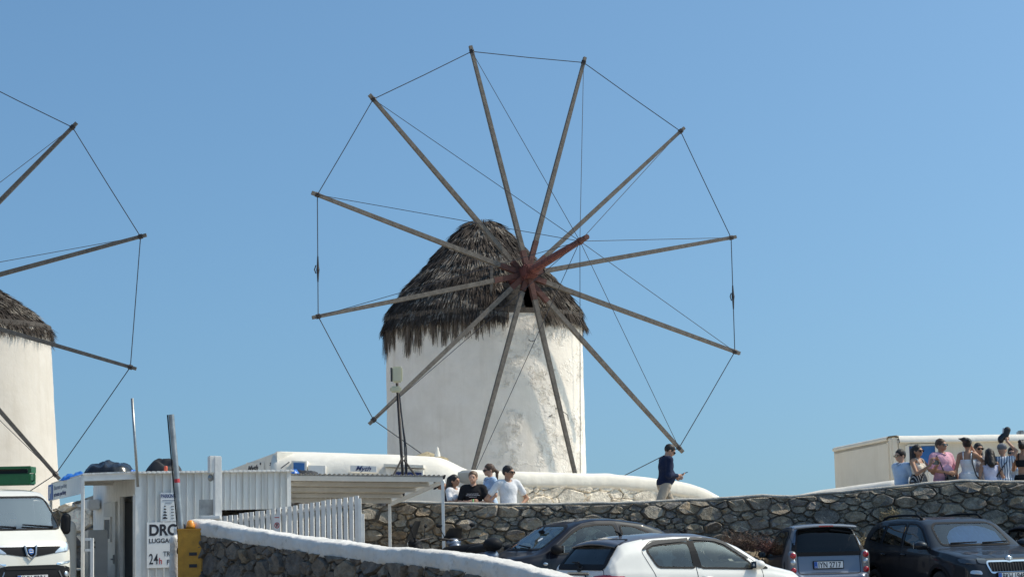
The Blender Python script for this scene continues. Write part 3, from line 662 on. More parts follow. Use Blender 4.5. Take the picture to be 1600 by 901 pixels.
for c_, s_ in ((K(.03, .03, (KG+KZ)/2), (.1, .1, KZ-KG-.02)), (K(2.66, .02, 2.35), (.06, .1, .66)), (K(1.44, .03, (KG+2.0)/2), (.06, .06, 2.0-KG))):
    mb = MB(); mb.box(c_, s_, (UF, UB, Z3)); obj('corner_post', mb, 'white_paint', kiosk)
mb = MB()      # side wall pieces round the doorway
for b0, b1, z0, z1 in ((1.62, 5.2, KG, KZ-.1), (.08, 1.62, 2.28, KZ-.1)): mb.box(K(.03, (b0+b1)/2, (z0+z1)/2), (.05, b1-b0, z1-z0), (UF, UB, Z3))
obj('side_wall', mb, 'white_paint', kiosk)
mb = MB(); mb.box(K(1.35, 5.2, (KG+KZ)/2), (2.6, .06, KZ-KG-.12), (UF, UB, Z3)); mb.box(K(2.64, 2.64, (KG+KZ)/2-.02), (.05, 5.0, KZ-KG-.14), (UF, UB, Z3)); obj('rear_walls', mb, 'white_paint', kiosk)
mb = MB(); mb.box(K(1.34, 2.6, KG+.02), (2.5, 5.0, .04), (UF, UB, Z3)); mb.box(K(.55, 1.9, 1.35), (.9, .05, 1.7), (UF, UB, Z3)); mb.box(K(2.0, .5, 1.2), (1.1, .05, 1.4), (UF, UB, Z3)); obj('dark_interior', mb, 'grey_in', kiosk)
mb = MB(); mb.box(K(1.33, 2.58, KZ-.012), (2.80, 5.36, .035), (UF, UB, Z3)); 
for i in range(34): mb.box(K(-.06+.083*i, -.105, KZ-.005), (.04, .03, .03), (UF, UB, Z3))
obj('roof', mb, 'white_paint', kiosk)
dr = MB(); dr.box(K(-.01, 2.85, (KG+2.2)/2), (.05, 1.45, 1.72), (UF, UB, Z3), bev=.008); dro = obj('door', dr, 'door_paint', kiosk)
mb = MB(); mb.box(K(-.04, 2.95, 1.72), (.02, .72, .36), (UF, UB, Z3)); obj('door_window', mb, 'grey_in', dro)
mb = MB()
for b, z, l, h in ((2.95, 1.92, .82, .05), (2.95, 1.52, .82, .05), (2.57, 1.72, .05, .36), (3.33, 1.72, .05, .36)): mb.box(K(-.05, b, z), (.03, l, h), (UF, UB, Z3))
obj('window_frame', mb, 'white_paint', dro)
mb = MB(); mb.box(K(-.07, 2.25, 1.18), (.06, .16, .03), (UF, UB, Z3)); mb.box(K(-.05, 2.22, 1.18), (.03, .05, .16), (UF, UB, Z3)); obj('handle', mb, 'galv', dro)
for b in (.10, 1.6): mb = MB(); mb.box(K(-.01, b, 1.4), (.06, .07, 1.78), (UF, UB, Z3)); obj('door_jamb', mb, 'white_paint', kiosk)
mb = MB(); mb.box(K(-.13, 4.45, 1.67+.52), (.22, .75, .2), (UF, UB, Z3), bev=.02); mb.box(K(-.245, 4.45, 1.67+.52), (.01, .6, .12), (UF, UB, Z3)); ac = obj('wall_unit', mb, 'white_paint', kiosk); tag(ac, 'white box unit on the kiosk side wall')
mb = MB(); a, b = K(-.15, -.06, KZ+1.33), K(.02, -.1, KZ-.28); mb.tube([W(206.5, 622, 33.9), W(215.5, 760, 33.86)], .024, n=8)
tag(obj('thin_pole', mb, 'galv', smooth=True), 'thin grey pole leaning up from the corner of the kiosk', 'pole')
# left canopy with the parking board
CL, DL, EL = W(129.5, 743, 33.7), W(80, 757, 37.2), K(0, 3.5, KZ-.14); AL = K(0, -.02, KZ-.03)
lc = thing('entrance_canopy', 'small white sheet canopy over the kiosk entrance on thin posts', 'canopy', (CL.x, CL.y, lotz(CL.x, CL.y)))
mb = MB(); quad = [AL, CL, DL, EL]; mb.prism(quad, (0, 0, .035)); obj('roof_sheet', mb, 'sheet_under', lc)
mb = MB(); d = (CL-AL).normalized(); q = Vector((d.y, -d.x, 0)).normalized(); mb.box((AL+CL)/2-Z3*.04, ((AL-CL).length, .05, .10), (d, q, d.cross(q))); 
for i in range(26): p = AL.lerp(CL, (i+.5)/26); mb.box(p-q*.035*(1 if q.y > 0 else -1)+Z3*.03, (.05, .03, .03), (d, q, d.cross(q)))
obj('beam', mb, 'white_paint', lc)
for f in (.33, .66): mb = MB(); a, b = AL.lerp(EL, f), CL.lerp(DL, f); d2 = (b-a).normalized(); q2 = Vector((d2.y, -d2.x, 0)).normalized(); mb.box((a+b)/2-Z3*.035, ((a-b).length-.1, .05, .06), (d2, q2, Z3)); obj('beam', mb, 'white_paint', lc)
for p, nm in ((CL, 'post'), (DL, 'post')):
    mb = MB(); g = lotz(p.x, p.y); mb.box((p.x, p.y, (p.z+g)/2), (.05, .05, p.z-g)); obj(nm, mb, 'white_paint', lc)
bd = thing('parking_board', 'long white board with blue square and private parking lettering under the canopy edge', 'sign', (DL.x, DL.y, DL.z-.3))
RD = (CL-DL); LD = RD.length; RD.normalize(); UPD = (Z3-RD*RD.z).normalized(); ND = RD.cross(UPD); o = DL-UPD*.30+ND*.05
mb = MB(); mb.box(o+RD*LD/2+UPD*.15-ND*.01, (LD, .02, .30), (RD, ND, UPD)); obj('board', mb, 'sign_white', bd)
mb = MB(); mb.box(o+RD*.31+UPD*.15+ND*.006, (.55, .01, .28), (RD, ND, UPD)); bs = obj('blue_square', mb, 'blue_sign', bd)
text('letter', 'P', o+RD*.20+UPD*.055+ND*.013, RD, UPD, .27, 'sign_white', bs, bold=.012, sx=1.5)
text('lettering', 'Ιδιωτικό parking', o+RD*.72+UPD*.175+ND*.004, RD, UPD, .095, 'ink_grey', bd, bold=.002, sx=2.35)
text('lettering', 'private parking', o+RD*.72+UPD*.055+ND*.004, RD, UPD, .105, 'navy_ink', bd, bold=.002, sx=2.35)
# things by the kiosk's side
mb = MB(); fz = .47; p = W(150, 900, 35.6); c = Vector((p.x, 35.6, 0)); mb.box(c+Z3*(fz+.62), (.34, .5, 1.24), (UF, UB, Z3), bev=.015); fr = tag(obj('white_cabinet', mb, 'door_paint', loc=c+Z3*fz), 'white upright metal cabinet beside the kiosk wall behind the canopy post', 'cabinet')
mb = MB()
for z in (1.02, .94): mb.box(c+Z3*(fz+z)-UB*.256-UF*.08, (.06, .012, .035), (UF, UB, Z3))
obj('socket', mb, 'ink', fr)
rl = thing('white_rail', 'short white metal rail frame next to the canopy post', 'rail', (W(138, 880, 33.3).x, 33.3, .5))
mb = MB(); a, b = W(131, 840, 33.3), W(144, 840, 33.3); mb.box((b.x, b.y, (b.z+.45)/2), (.05, .05, b.z-.45)); obj('upright', mb, 'white_paint', rl); mb = MB(); mb.box(((a.x+b.x)/2, a.y, a.z-.02), (b.x-a.x-.05, .045, .045)); mb.box(((a.x+b.x)/2, a.y, a.z-.2), (b.x-a.x-.05, .04, .04)); obj('crossbar', mb, 'white_paint', rl)
mb = MB(); p = W(107, 870, 34.6); m2 = sdf_mesh([('c', (p.x, p.y, .5), (p.x, p.y, W(107, 824, 34.6).z), .14, .13)], .02); tag(obj('gate_pillar', m2, 'whitewash', smooth=True), 'stubby whitewashed pillar with rounded top just right of the van', 'pillar')
q = [W(40, 806, 40.8), W(92, 796, 40.6), W(118, 783, 40.4), W(140, 771, 40.2), W(170, 766, 40.0), W(215, 765, 39.8)]; BK = Path([tuple(p) for p in q])
bk = thing('rock_bank', 'whitewashed rocky bank seen under the entrance canopy', 'wall', (q[3].x, q[3].y, .6)); obj('bank_core', core(BK, .4, .6), 'pale_mortar', bk)
cells = stone_cells(BK.L, .7, 2.5, .34, 1.4, seed=31, topf=lambda u: BK.at(u)[0].z+.03); stone_face(bk, cells, BK.fr, lambda c, r: 'white_stone' if r.random() < .55 else 'wall_stone', .01, .12, 6, 120, lambda c: True)
# price board and luggage board on the kiosk front
def board(name, label, u0, u1, z0, z1, cat='sign'):
    t = thing(name, label, cat, K((u0+u1)/2, -.04, z0)); mb = MB(); mb.box(K((u0+u1)/2, -.045, (z0+z1)/2), (u1-u0, .02, z1-z0), (UF, UB, Z3)); obj('board', mb, 'sign_white', t); return t
def kz(y, x=260): return W(x, y, 34.1).z
u_of = lambda x: next(u for u in np.arange(0, 3, .002) if pix(K(u, 0, 2))[0] >= x)
pb = board('price_board', 'white parking price list with small vehicle pictures on the kiosk front', u_of(250), u_of(275), kz(814), kz(769))
ub = u_of(250); wb = u_of(275)-ub; TXT = lambda u, z: K(u, -.0565, z)
text('lettering', 'PARKING', TXT(ub+wb/2, kz(777)), UF, Z3, .088, 'navy_ink', pb, bold=.002, align='CENTER', sx=.72)
for y_, f0, f1 in ((781, .12, .88), (785, .3, .7)): mb = MB(); mb.box(K(ub+wb*(f0+f1)/2, -.058, kz(y_)), (wb*(f1-f0), .004, .016), (UF, UB, Z3)); obj('faint_line', mb, 'ink_grey', pb)
mb = MB()
for i in range(5):
    z = kz(790.5+4.6*i); s = (.03, .045, .055, .07, .08)[i]; h = .018+.003*i
    mb.box(K(ub+.075, -.058, z), (s, .004, h*.6), (UF, UB, Z3)); mb.box(K(ub+.072, -.058, z+h*.5), (s*.55, .004, h*.5), (UF, UB, Z3)); mb.box(K(ub+wb-.07, -.058, z), (.05, .004, .008), (UF, UB, Z3))
obj('price_rows', mb, 'ink', pb)
lb = board('luggage_board', 'white luggage storage board with bold dark lettering and a red h', u_of(228.5), u_of(283), kz(886), kz(815)); ul = u_of(231.5)
text('lettering', 'DROP', TXT(ul, kz(835)), UF, Z3, .255, 'ink', lb, bold=.009, sx=.92)
text('lettering', 'LUGGAGE', TXT(ul, kz(847)), UF, Z3, .105, 'ink', lb, bold=.002, sx=.98)
text('digit', '2', TXT(ul, kz(880)), UF, Z3, .25, 'ink', lb, bold=.002, sx=.62); text('digit', '4', TXT(ul+.083, kz(880)), UF, Z3, .25, 'ink', lb, bold=.002, sx=.62)
text('lettering', 'h', TXT(ul+.17, kz(880)), UF, Z3, .15, 'ink_red', lb, bold=.002, sx=.8)
text('lettering', 'TRA', TXT(ul+.245, kz(868)), UF, Z3, .115, 'ink', lb, bold=.001, sx=.85); text('letter', 'P', TXT(ul+.305, kz(881)), UF, Z3, .115, 'ink', lb, bold=.001, sx=.85); text('letter', 'H', TXT(ul+.37, kz(881)), UF, Z3, .115, 'ink', lb, bold=.001, sx=.85)
# parking barrier
bp = W(298, 900, 31.0); bg_ = lotz(bp.x, 31); bt = W(298, 825, 31.0).z
br = thing('parking_barrier', 'yellow parking barrier cabinet with raised grey boom and amber beacon', 'barrier', (bp.x, 31, bg_), R_(8)); X2, Y2 = Vector((math.cos(R_(8)), math.sin(R_(8)), 0)), Vector((-math.sin(R_(8)), math.cos(R_(8)), 0)); c = Vector((bp.x, 31, 0))
mb = MB(); mb.box(c+Z3*((bg_+bt)/2), (.385, .36, bt-bg_), (X2, Y2, Z3), bev=.012); mb.box(c+Z3*(bt-.015), (.405, .38, .03), (X2, Y2, Z3), bev=.006); obj('cabinet', mb, 'yellow_paint', br)
mb = MB(); mb.box(c+X2*.03-Y2*.185+Z3*((bg_+bt)/2), (.27, .014, bt-bg_-.12), (X2, Y2, Z3), bev=.004); dd = obj('front_door', mb, 'yellow_paint', br)
mb = MB(); mb.box(c+X2*.04-Y2*.196+Z3*(bt-.39), (.12, .012, .05), (X2, Y2, Z3)); mb.box(c+X2*.04-Y2*.196+Z3*(bt-.57), (.12, .012, .05), (X2, Y2, Z3)); obj('recessed_plate', mb, 'grey_plastic', dd)
mb = MB(); mb.ball(c-X2*.195-Y2*.05+Z3*(bt-.34), (.02, .04, .05)); mb.box(c-X2*.19-Y2*.12+Z3*(bt-.18), (.02, .04, .05), (X2, Y2, Z3)); obj('lock', mb, 'ink', br)
mb = MB(); mb.lathe([(0, 0), (.075, 0), (.07, .04), (.055, .1), (.03, .125), (0, .13)], c+X2*.0-Y2*.05+Z3*bt, n=14); obj('beacon', mb, 'amber', br, smooth=True)
a, b = W(283.5, 826, 31.0)-Y2*.12, W(268.0, 648, 31.0)-Y2*.12; mb = MB(); d = (b-a).normalized(); s2 = d.cross(Y2).normalized(); mb.tube([a-d*.25, b], .055, n=14, flat=.8); bo = obj('boom', mb, 'galv', br, sharp=50)
mb = MB(); mb.box((a+b)/2-s2*.058*(1 if s2.x > 0 else -1)-d*.1, ((b-a).length+.2, .02, .05), (d, s2, Y2)); obj('rubber_edge', mb, 'black_rubber', bo)
mb = MB(); p = a.lerp(b, .42); mb.tube([p-d*.03, p+d*.03], .057, n=14, flat=.8); obj('red_sticker', mb, 'ink_red', bo)
# whitewashed post with block
pp = W(340, 806, 33.2); pt = W(340, 712, 33.2); sp = thing('white_post', 'thick weathered white wooden post with wider block at its top, above the fence', 'post', (pp.x, 33.2, .5))
mb = MB(); mb.box((pp.x, 33.2, (pt.z+.5)/2), (.125, .125, pt.z-.5), (UF, UB, Z3), bev=.012); obj('shaft', mb, 'white_paint', sp); mb = MB(); mb.box((pp.x-.085, 33.2, pt.z-.14), (.13, .16, .29), (UF, UB, Z3), bev=.015); obj('top_block', mb, 'white_paint', sp)
mb = MB(); q = W(329, 808, 33.1); mb.box(q, (.34, .1, .06), bev=.01); obj('foot_plank', mb, 'white_paint', sp); mb = MB(); q = W(323, 792, 33.3); mb.box(q, (.25, .03, .26), (UF, UB, Z3)); obj('grey_plate', mb, 'galv', sp); mb = MB(); mb.ball(W(329, 746, 33.2), (.05, .05, .06)); mb.tube([W(329, 746, 33.2), W(336, 744, 33.2)], .02, n=6); obj('floodlight', mb, 'galv', sp)
# picket fence
FA, FB = W(343, 807, 34.0), W(557, 773.5, 32.8); NP = 26; fd = (FB-FA); fd.z = 0; fd.normalize(); fn = Vector((fd.y, -fd.x, 0))
fe = thing('picket_fence', 'white picket fence rising to the right behind the low wall', 'fence', (FA.x, FA.y, .6))
r = random.Random(5); zlow = lambda p: .62-.15*((p.x-FA.x)/(FB.x-FA.x))
for i in range(NP):
    p = FA.lerp(FB, i/(NP-1)); mb = MB(); top = p.z+r.uniform(-.008, .008); z0 = zlow(p); w_ = .073; tl = fd*r.uniform(-.006, .006); P = []
    for z, o in ((z0, Vector((0, 0, 0))), (top, tl)):
        for a_, b_ in ((-w_/2, .0), (w_/2, .0), (w_/2, -.022), (-w_/2, -.022)): P.append(Vector((p.x, p.y, z))+o+fd*a_+fn*b_)
    mb.hexa(P); obj('picket', mb, 'white_paint', fe)
for dz in (.10, .72):
    mb = MB(); a, b = FA.copy(), FB.copy(); a.z -= dz; b.z -= dz; d = (b-a).normalized(); mb.box((a+b)/2-fn*.05, ((b-a).length, .04, .065), (d, fn, d.cross(fn)*-1)); obj('rail', mb, 'white_paint', fe)
mb = MB(); p = FB+fd*.06; mb.box((p.x, p.y, p.z-.62), (.05, .05, 1.15)); mb.box((p.x+.045, p.y+.02, p.z-.85), (.05, .05, 1.1)); obj('end_post', mb, 'white_paint', fe)
p = W(434.6, 820, 33.45)+fn*.03; ns = thing('no_parking_sign', 'small white no parking plate with red ring on the picket fence', 'sign', p); U3 = Z3
mb = MB(); mb.box(p, (.125, .008, .34), (fd, fn, Z3)); obj('plate', mb, 'sign_white', ns)
mb = MB(); ring = [(.050, 0), (.050, .004), (.038, .004), (.038, 0)]; mb.lathe(ring, p+fn*.005, fn, n=24); mb.box(p+fn*.008, (.085, .004, .010), ((fd-Z3).normalized(), fn, (fd+Z3).normalized())); mb.box(p+fn*.006+Z3*.13, (.09, .004, .014), (fd, fn, Z3)); obj('red_ring', mb, 'ink_red', ns)
text('letter', 'P', p+fn*.0065-fd*.022-Z3*.03, fd, Z3, .085, 'ink', ns, bold=.002)
# open shelter roof
SA, SB, SC = W(452, 744, 35.6), W(694, 746.5, 36.35), W(611, 782, 37.0); SD = SA+(SC-SB)
sh = thing('shelter', 'open shelter with sloping corrugated white roof on two thin posts against the stone wall', 'shelter', (SB.x, SB.y, .2))
mb = MB(); P = []; NU = 130
for j in range(5): P.append([SA.lerp(SB, i/NU).lerp(SD.lerp(SC, i/NU), j/4)+Z3*(.012*(1 if i % 4 in (1, 2) else -1)+.05) for i in range(NU+1)])
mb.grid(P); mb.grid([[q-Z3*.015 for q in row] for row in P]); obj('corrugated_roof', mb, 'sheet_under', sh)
d = (SB-SA).normalized(); q = Vector((d.y, -d.x, 0)).normalized()
for f, h in ((.03, .09), (.28, .07), (.52, .07), (.78, .07), (.985, .08)):
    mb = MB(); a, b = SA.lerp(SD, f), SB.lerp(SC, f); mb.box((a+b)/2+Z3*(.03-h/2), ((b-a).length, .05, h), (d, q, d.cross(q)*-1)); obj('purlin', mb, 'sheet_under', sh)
mb = MB(); d3 = (SC-SB).normalized(); q3 = Vector((d3.y, -d3.x, 0)).normalized()
for a, b in ((SB, SC), (SA, SD)): mb = MB(); mb.box((a+b)/2-Z3*.055, ((SC-SB).length, .05, .07), (d3, q3, d3.cross(q3))); obj('side_beam', mb, 'white_paint', sh)
for p in (SB, SC):
    mb = MB(); g = lotz(p.x, p.y); mb.box((p.x-.03, p.y, (p.z+g)/2-.03), (.055, .055, p.z-g-.05)); obj('post', mb, 'white_paint', sh)
# tarpaulins, can on the roofs
def heap(name, label, cat, c, sx, sy, h, m, seed, fold=3.0, amp=.5):
    mb = MB(); n = 30; P = []
    for i in range(n+1):
        row = []
        for j in range(n+1):
            u, v = i/n*2-1, j/n*2-1; e = max(0, 1-(abs(u)**2.4+abs(v)**2.4)); k = e**.55
            z = h*k*(.72+amp*fbm((u*1.5+seed, v*1.5, seed), 1.0, 1))+h*.30*k*(1-2.2*abs(fbm((u*fold*.55+seed+v, v*fold*.3-u, 2), 1.0, 1)))
            row.append(Vector(c)+Vector((u*sx*.5*(1+.08*fbm((u, v, seed), 2, 2)), v*sy*.5, max(0, z))))
        P.append(row)
    mb.grid(P); return tag(obj(name, mb, m, smooth=True, loc=c), label, cat)
p = K(-.43, .5, KZ+.01); heap('tarpaulin', 'crumpled shiny black tarpaulin on the entrance canopy roof', 'tarpaulin', W(171, 739.5, 34.9), .85, .8, .24, 'tarp_black', 1, 4, .6)
heap('tarpaulin', 'bright blue tarpaulin folded at the edge of the canopy roof above the parking board', 'tarpaulin', W(118, 750, 35.4), .5, .7, .14, 'tarp_blue', 4, 3)
heap('tarpaulin', 'small blue sheet beside the crumpled black tarpaulin', 'tarpaulin', W(208, 739, 34.6), .12, .2, .06, 'tarp_blue', 9, 3)
heap('bag', 'rounded black sack lying on the kiosk roof behind the boom', 'bag', W(256, 739.5, 34.9), .62, .6, .26, 'tarp_dark', 12, 2, .2)
p = W(259, 738, 34.5); mb = MB(); mb.lathe([(0, 0), (.032, 0), (.032, .1), (.026, .115), (0, .115)], p, n=16); tag(obj('drink_can', mb, 'can_red', smooth=True, loc=p), 'small red drink can standing on the kiosk roof', 'can')
heap('tarpaulin', 'flat black sheet heap on the left end of the shelter roof', 'tarpaulin', SA.lerp(SB, .12)+UB*.5+Z3*.06, .6, .4, .07, 'tarp_dark', 17, 4)
heap('tarpaulin', 'small blue plastic sheet at the left corner of the shelter roof', 'tarpaulin', SA.lerp(SB, .045)+UB*.2+Z3*.06, .2, .3, .08, 'tarp_blue', 21, 3)
# floodlight mast
lm = thing('lamp_mast', 'slim dark mast with two pale box lamps in front of the windmill tower', 'lamp mast', (W(631, 770, 40.6).x, 40.6, 1.0))
mb = MB(); mb.tube([WX(632, 40.6, 1.0), W(629.5, 745, 40.6), W(620.5, 598, 40.6)], .032, n=8); obj('pole', mb, 'iron', lm, smooth=True)
mb = MB(); mb.tube([W(634, 742, 40.5), W(632, 690, 40.5), W(624, 615, 40.5)], .016, n=6); mb.tube([W(636, 745, 40.5), W(635, 700, 40.5), W(626, 640, 40.5)], .012, n=6); obj('cable', mb, 'rope', lm)
mb = MB(); mb.tube([W(612, 748, 40.2), W(630, 712, 40.5)], .022, n=6); mb.tube([W(652, 746, 40.4), W(631, 718, 40.5)], .022, n=6); obj('brace', mb, 'dark_wood', lm)
mb = MB(); mb.box(W(620.5, 585, 40.5), (.22, .12, .33), bev=.03); l1 = obj('lamp_box', mb, 'lamp_box', lm); mb = MB(); mb.box(W(611.6, 585, 40.5), (.03, .1, .28)); obj('lamp_side', mb, 'grey_plastic', l1)
mb = MB(); mb.box(W(618.5, 608, 40.5), (.23, .1, .13), bev=.03); obj('lamp_box', mb, 'lamp_box', lm)
# ---------------------------------------------------------------- long white house with curved roof
q = [W(436, 704, 43.2), W(520, 706.5, 43.1), W(600, 709, 43), W(668, 712, 43), W(690, 715, 43), W(706, 722, 43), W(722, 730, 43), W(742, 737, 43)]; HP = Path([tuple(p) for p in q]); DH = (q[3]-q[0]).normalized(); NH = Vector((DH.y, -DH.x, 0)).normalized()
ho = thing('white_house', 'long white house with rounded roof edge, blue shutter and small name board', 'building', (q[2].x, q[2].y, 1))
obj('vaulted_wall', lump_cap(HP, [(.98, -2.3), (.98, -.60), (.93, -.38), (.80, -.20), (.58, -.08), (.25, -.015), (-.2, 0), (-4, 0), (-4, -2.3)], step=.15, amp=.012), 'whitewash', ho, smooth=True)
e0, e1 = W(433, 706, 42.35), W(344, 739, 47.2); mb = MB(); nn = Vector((0, .35, 0)); mb.prism([Vector((e0.x, e0.y, 1)), e0, e1, Vector((e1.x, e1.y, 1))], (.3, .25, 0)); obj('end_wall', mb, 'whitewash', ho)
fy = lambda px, py, o=0.: W(px, py, 42.14)+NH*o
def plq(mb, x0, x1, y0, y1, o, th):
    a, b = fy(x0, y1), fy(x1, y0); c = (a+b)/2+NH*(o-th/2); mb.box(c, (abs(b.x-a.x), th, abs(b.z-a.z)), (DH, NH*-1, Z3))
mb = MB(); plq(mb, 456, 480, 719.5, 746, .05, .3); fr = obj('shutter_frame', mb, 'whitewash', ho); mb = MB(); plq(mb, 459.5, 476.5, 722.5, 746, .075, .05); obj('blue_shutter', mb, 'blue_door', ho)
mb = MB(); plq(mb, 482, 509, 726.5, 742, .04, .2); wf = obj('window_frame', mb, 'white_paint', ho); mb = MB(); plq(mb, 485, 505, 729.5, 740, .05, .04); obj('window_pane', mb, 'sign_white', wf)
mb = MB(); plq(mb, 549, 590, 727, 737.5, .16, .04); nb = obj('name_board', mb, 'sign_white', ho); mb = MB(); plq(mb, 545, 596, 737.5, 748, .1, .4); obj('board_shelf', mb, 'whitewash', ho)
text('lettering', 'Myth', fy(556.5, 735, .165), DH, Z3, .15, 'navy_ink', nb, shear=.45, bold=.001, sx=1.05); mb = MB(); mb.lathe([(.055, 0), (.055, .006), (.035, .006), (.035, 0)], fy(580.5, 732, .163), NH, n=18); mb.ball(fy(580.5, 732, .165), .02, 8); obj('emblem', mb, 'navy_ink', nb)
mb = MB(); plq(mb, 602, 664, 725, 731, .30, .6); ca = obj('window_canopy', mb, 'whitewash', ho); mb = MB(); plq(mb, 604, 662, 731, 760, .14, .1); obj('shop_window', mb, 'panel_paint', ho); mb = MB(); plq(mb, 618, 660, 737, 748, .17, .04); obj('dark_glass', mb, 'navy_ink', ho)
mb = MB(); mb.tube([W(439, 731, 42), W(452, 721.5, 42.1)], .012, n=5); obj('wire', mb, 'rope', ho)
ed = (e1-e0); ed.z = 0; ed.normalize(); en = Vector((ed.y, -ed.x, 0)); er = -ed; en = Vector((er.y, -er.x, 0))
pw = lambda f, z: e0.lerp(e1, f)*1.0
def onend(px, py):
    r = _f + CR*((px-CX)/F) - CU*((py-CY)/F); return CAMP + r*((e0-CAMP).dot(en)/r.dot(en)) + en*.012
gf = obj('end_sign', MB().add([onend(386, 722), onend(414, 722), onend(414, 740), onend(386, 740)], [(0, 1, 2, 3)]), 'whitewash', ho)
text('lettering', 'Myth', onend(388, 736)+en*.01, er, Z3, .17, 'ink', gf, shear=.35, bold=.004, sx=2.6)
mb = MB()
for px, py, s in ((424.5, 725, .10), (425, 731, .05), (408, 724, .05)):
    c = onend(px, py)
    for k in range(3): a = k*math.pi/3+.3; d = er*math.cos(a)*2.2+Z3*math.sin(a); mb.tube([c-d*s*.5, c+d*s*.5], .012, n=4)
obj('painted_star', mb, 'ink', gf)
mb = MB(); p = W(683.5, 713, 44.2); mb.lathe([(.07, 0), (.06, .08), (.035, .15), (.03, .2), (.0, .22)], p, n=12); tag(obj('horn_finial', mb, 'whitewash', smooth=True, loc=p), 'small whitewashed horn standing on the house roof before the tower', 'finial')
# straw parasol behind the house
p = W(667, 706.5, 47.5); ps = thing('straw_parasol', 'low dry straw parasol top peeping over the white house roof', 'parasol', (p.x, p.y, terz(p.x, 47.5))); mb = MB(); mb.lathe([(.02, .02), (.25, -.06), (.5, -.15), (.53, -.24), (.48, -.22)], p, n=26); obj('parasol_top', mb, 'dry_grass', ps)
mb = MB(); r = random.Random(8)
for i in range(700):
    a = r.uniform(0, 6.283); rd = r.uniform(.05, .5); q = p+Vector((math.cos(a)*rd, math.sin(a)*rd, .01-.32*rd)); d = Vector((math.cos(a), math.sin(a), -.45+r.gauss(0, .2))).normalized(); s_ = Vector((-math.sin(a), math.cos(a), 0)); mb.add([q-s_*.01, q+s_*.01, q+d*.16], [(0, 1, 2)])
tag(obj('straw', mb, 'dry_grass', ps, recalc=False), kind='stuff'); mb = MB(); mb.tube([Vector((p.x, p.y, terz(p.x, 47.5))), p], .04, n=6); obj('pole', mb, 'dark_wood', ps)
# ---------------------------------------------------------------- cream house, right
cb = thing('cream_house', 'low cream house with sloped pale parapet and blue panel at the right edge', 'building', (W(1400, 750, 45).x, 45, 1.2))
A, B, C, D = W(1303, 702, 49.0), W(1388, 684.5, 45.2), W(1404, 681, 44.8), W(1680, 677.5, 44.8)
def wallq(a, b, z0, th, drop=0.): 
    d = (b-a); d.z = 0; d.normalize(); nn = Vector((d.y, -d.x, 0)); return MB().prism([Vector((a.x, a.y, z0)), Vector((b.x, b.y, z0)), b-Z3*drop, a-Z3*drop], -nn*th), d, nn
mb, d1, n1 = wallq(A, B, 1, .35); obj('side_wall', mb, 'cream_lit_side', cb)
mb = MB(); P = []
for i in range(31):
    q = A.lerp(B, i/30); P.append([q+n1*o+Z3*z for o, z in ((.03, -.05), (.05, .0), (0, .05), (-.2, .07), (-.4, .03))])
mb.grid(P); obj('side_coping', mb, 'cream_lit_side', cb, smooth=True)
mb = MB(); mb.box(((B.x+C.x)/2, 45.0, (C.z+1)/2-.03), (.17, .35, C.z-1), bev=.03); mb.box((B.x+.02, 45.16, (C.z+1)/2-.05), (.12, .2, C.z-1.1), bev=.03); obj('pilaster', mb, 'cream_lit_side', cb)
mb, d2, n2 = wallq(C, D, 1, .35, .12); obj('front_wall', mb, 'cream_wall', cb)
mb = MB(); P = []
for i in range(41):
    q = C.lerp(D, i/40); P.append([q+n2*o+Z3*(z+.006*fbm(q, 3, 2)) for o, z in ((.0, -.16), (.12, -.15), (.13, -.125), (.0, .0), (-.3, .02), (-.5, -.02))])
mb.grid(P); obj('parapet', mb, 'whitewash', cb, smooth=True)
mb = MB(); mb.prism([A-Z3*.05, B-Z3*.05, C-Z3*.1, D-Z3*.1, D+Vector((0, 6, -.1)), A+Vector((3, 4, -.1))], (0, 0, -.06)); obj('flat_roof', mb, 'whitewash', cb)
fz = lambda px, py, o=0: W(px, py, 44.8)+n2*o
def plr(mb, x0, x1, y0, y1, o, th): a, b = fz(x0, y1), fz(x1, y0); mb.box((a+b)/2+n2*(o-th/2), (abs(b.x-a.x), th, abs(b.z-a.z)), (d2, n2*-1, Z3))
mb = MB(); plr(mb, 1417, 1466, 693, 696, .07, .2); plr(mb, 1416.5, 1419.5, 696, 752, .06, .2); plr(mb, 1463, 1466, 696, 752, .06, .2); obj('panel_frame', mb, 'whitewash', cb)
mb = MB(); plr(mb, 1419.5, 1463, 696, 752, .02, .05); bpn = obj('blue_panel', mb, 'blue_door', cb)
mb = MB(); plr(mb, 1421.5, 1422.5, 698, 745, .03, .02); plr(mb, 1430, 1431, 698, 745, .028, .02); obj('panel_batten', mb, 'navy_ink', bpn)
mb = MB(); mb.box(W(1487, 746, 43.5), (1.2, .4, .42), bev=.06); tag(obj('white_bench', mb, 'whitewash'), 'low whitewashed bench block behind the pink shirt man', 'bench')
mb = MB(); mb.box(W(1595, 679, 46), (.14, .3, .2), bev=.03); tag(obj('roof_box', mb, 'galv'), 'small grey box on the cream house roof at the right edge', 'box')
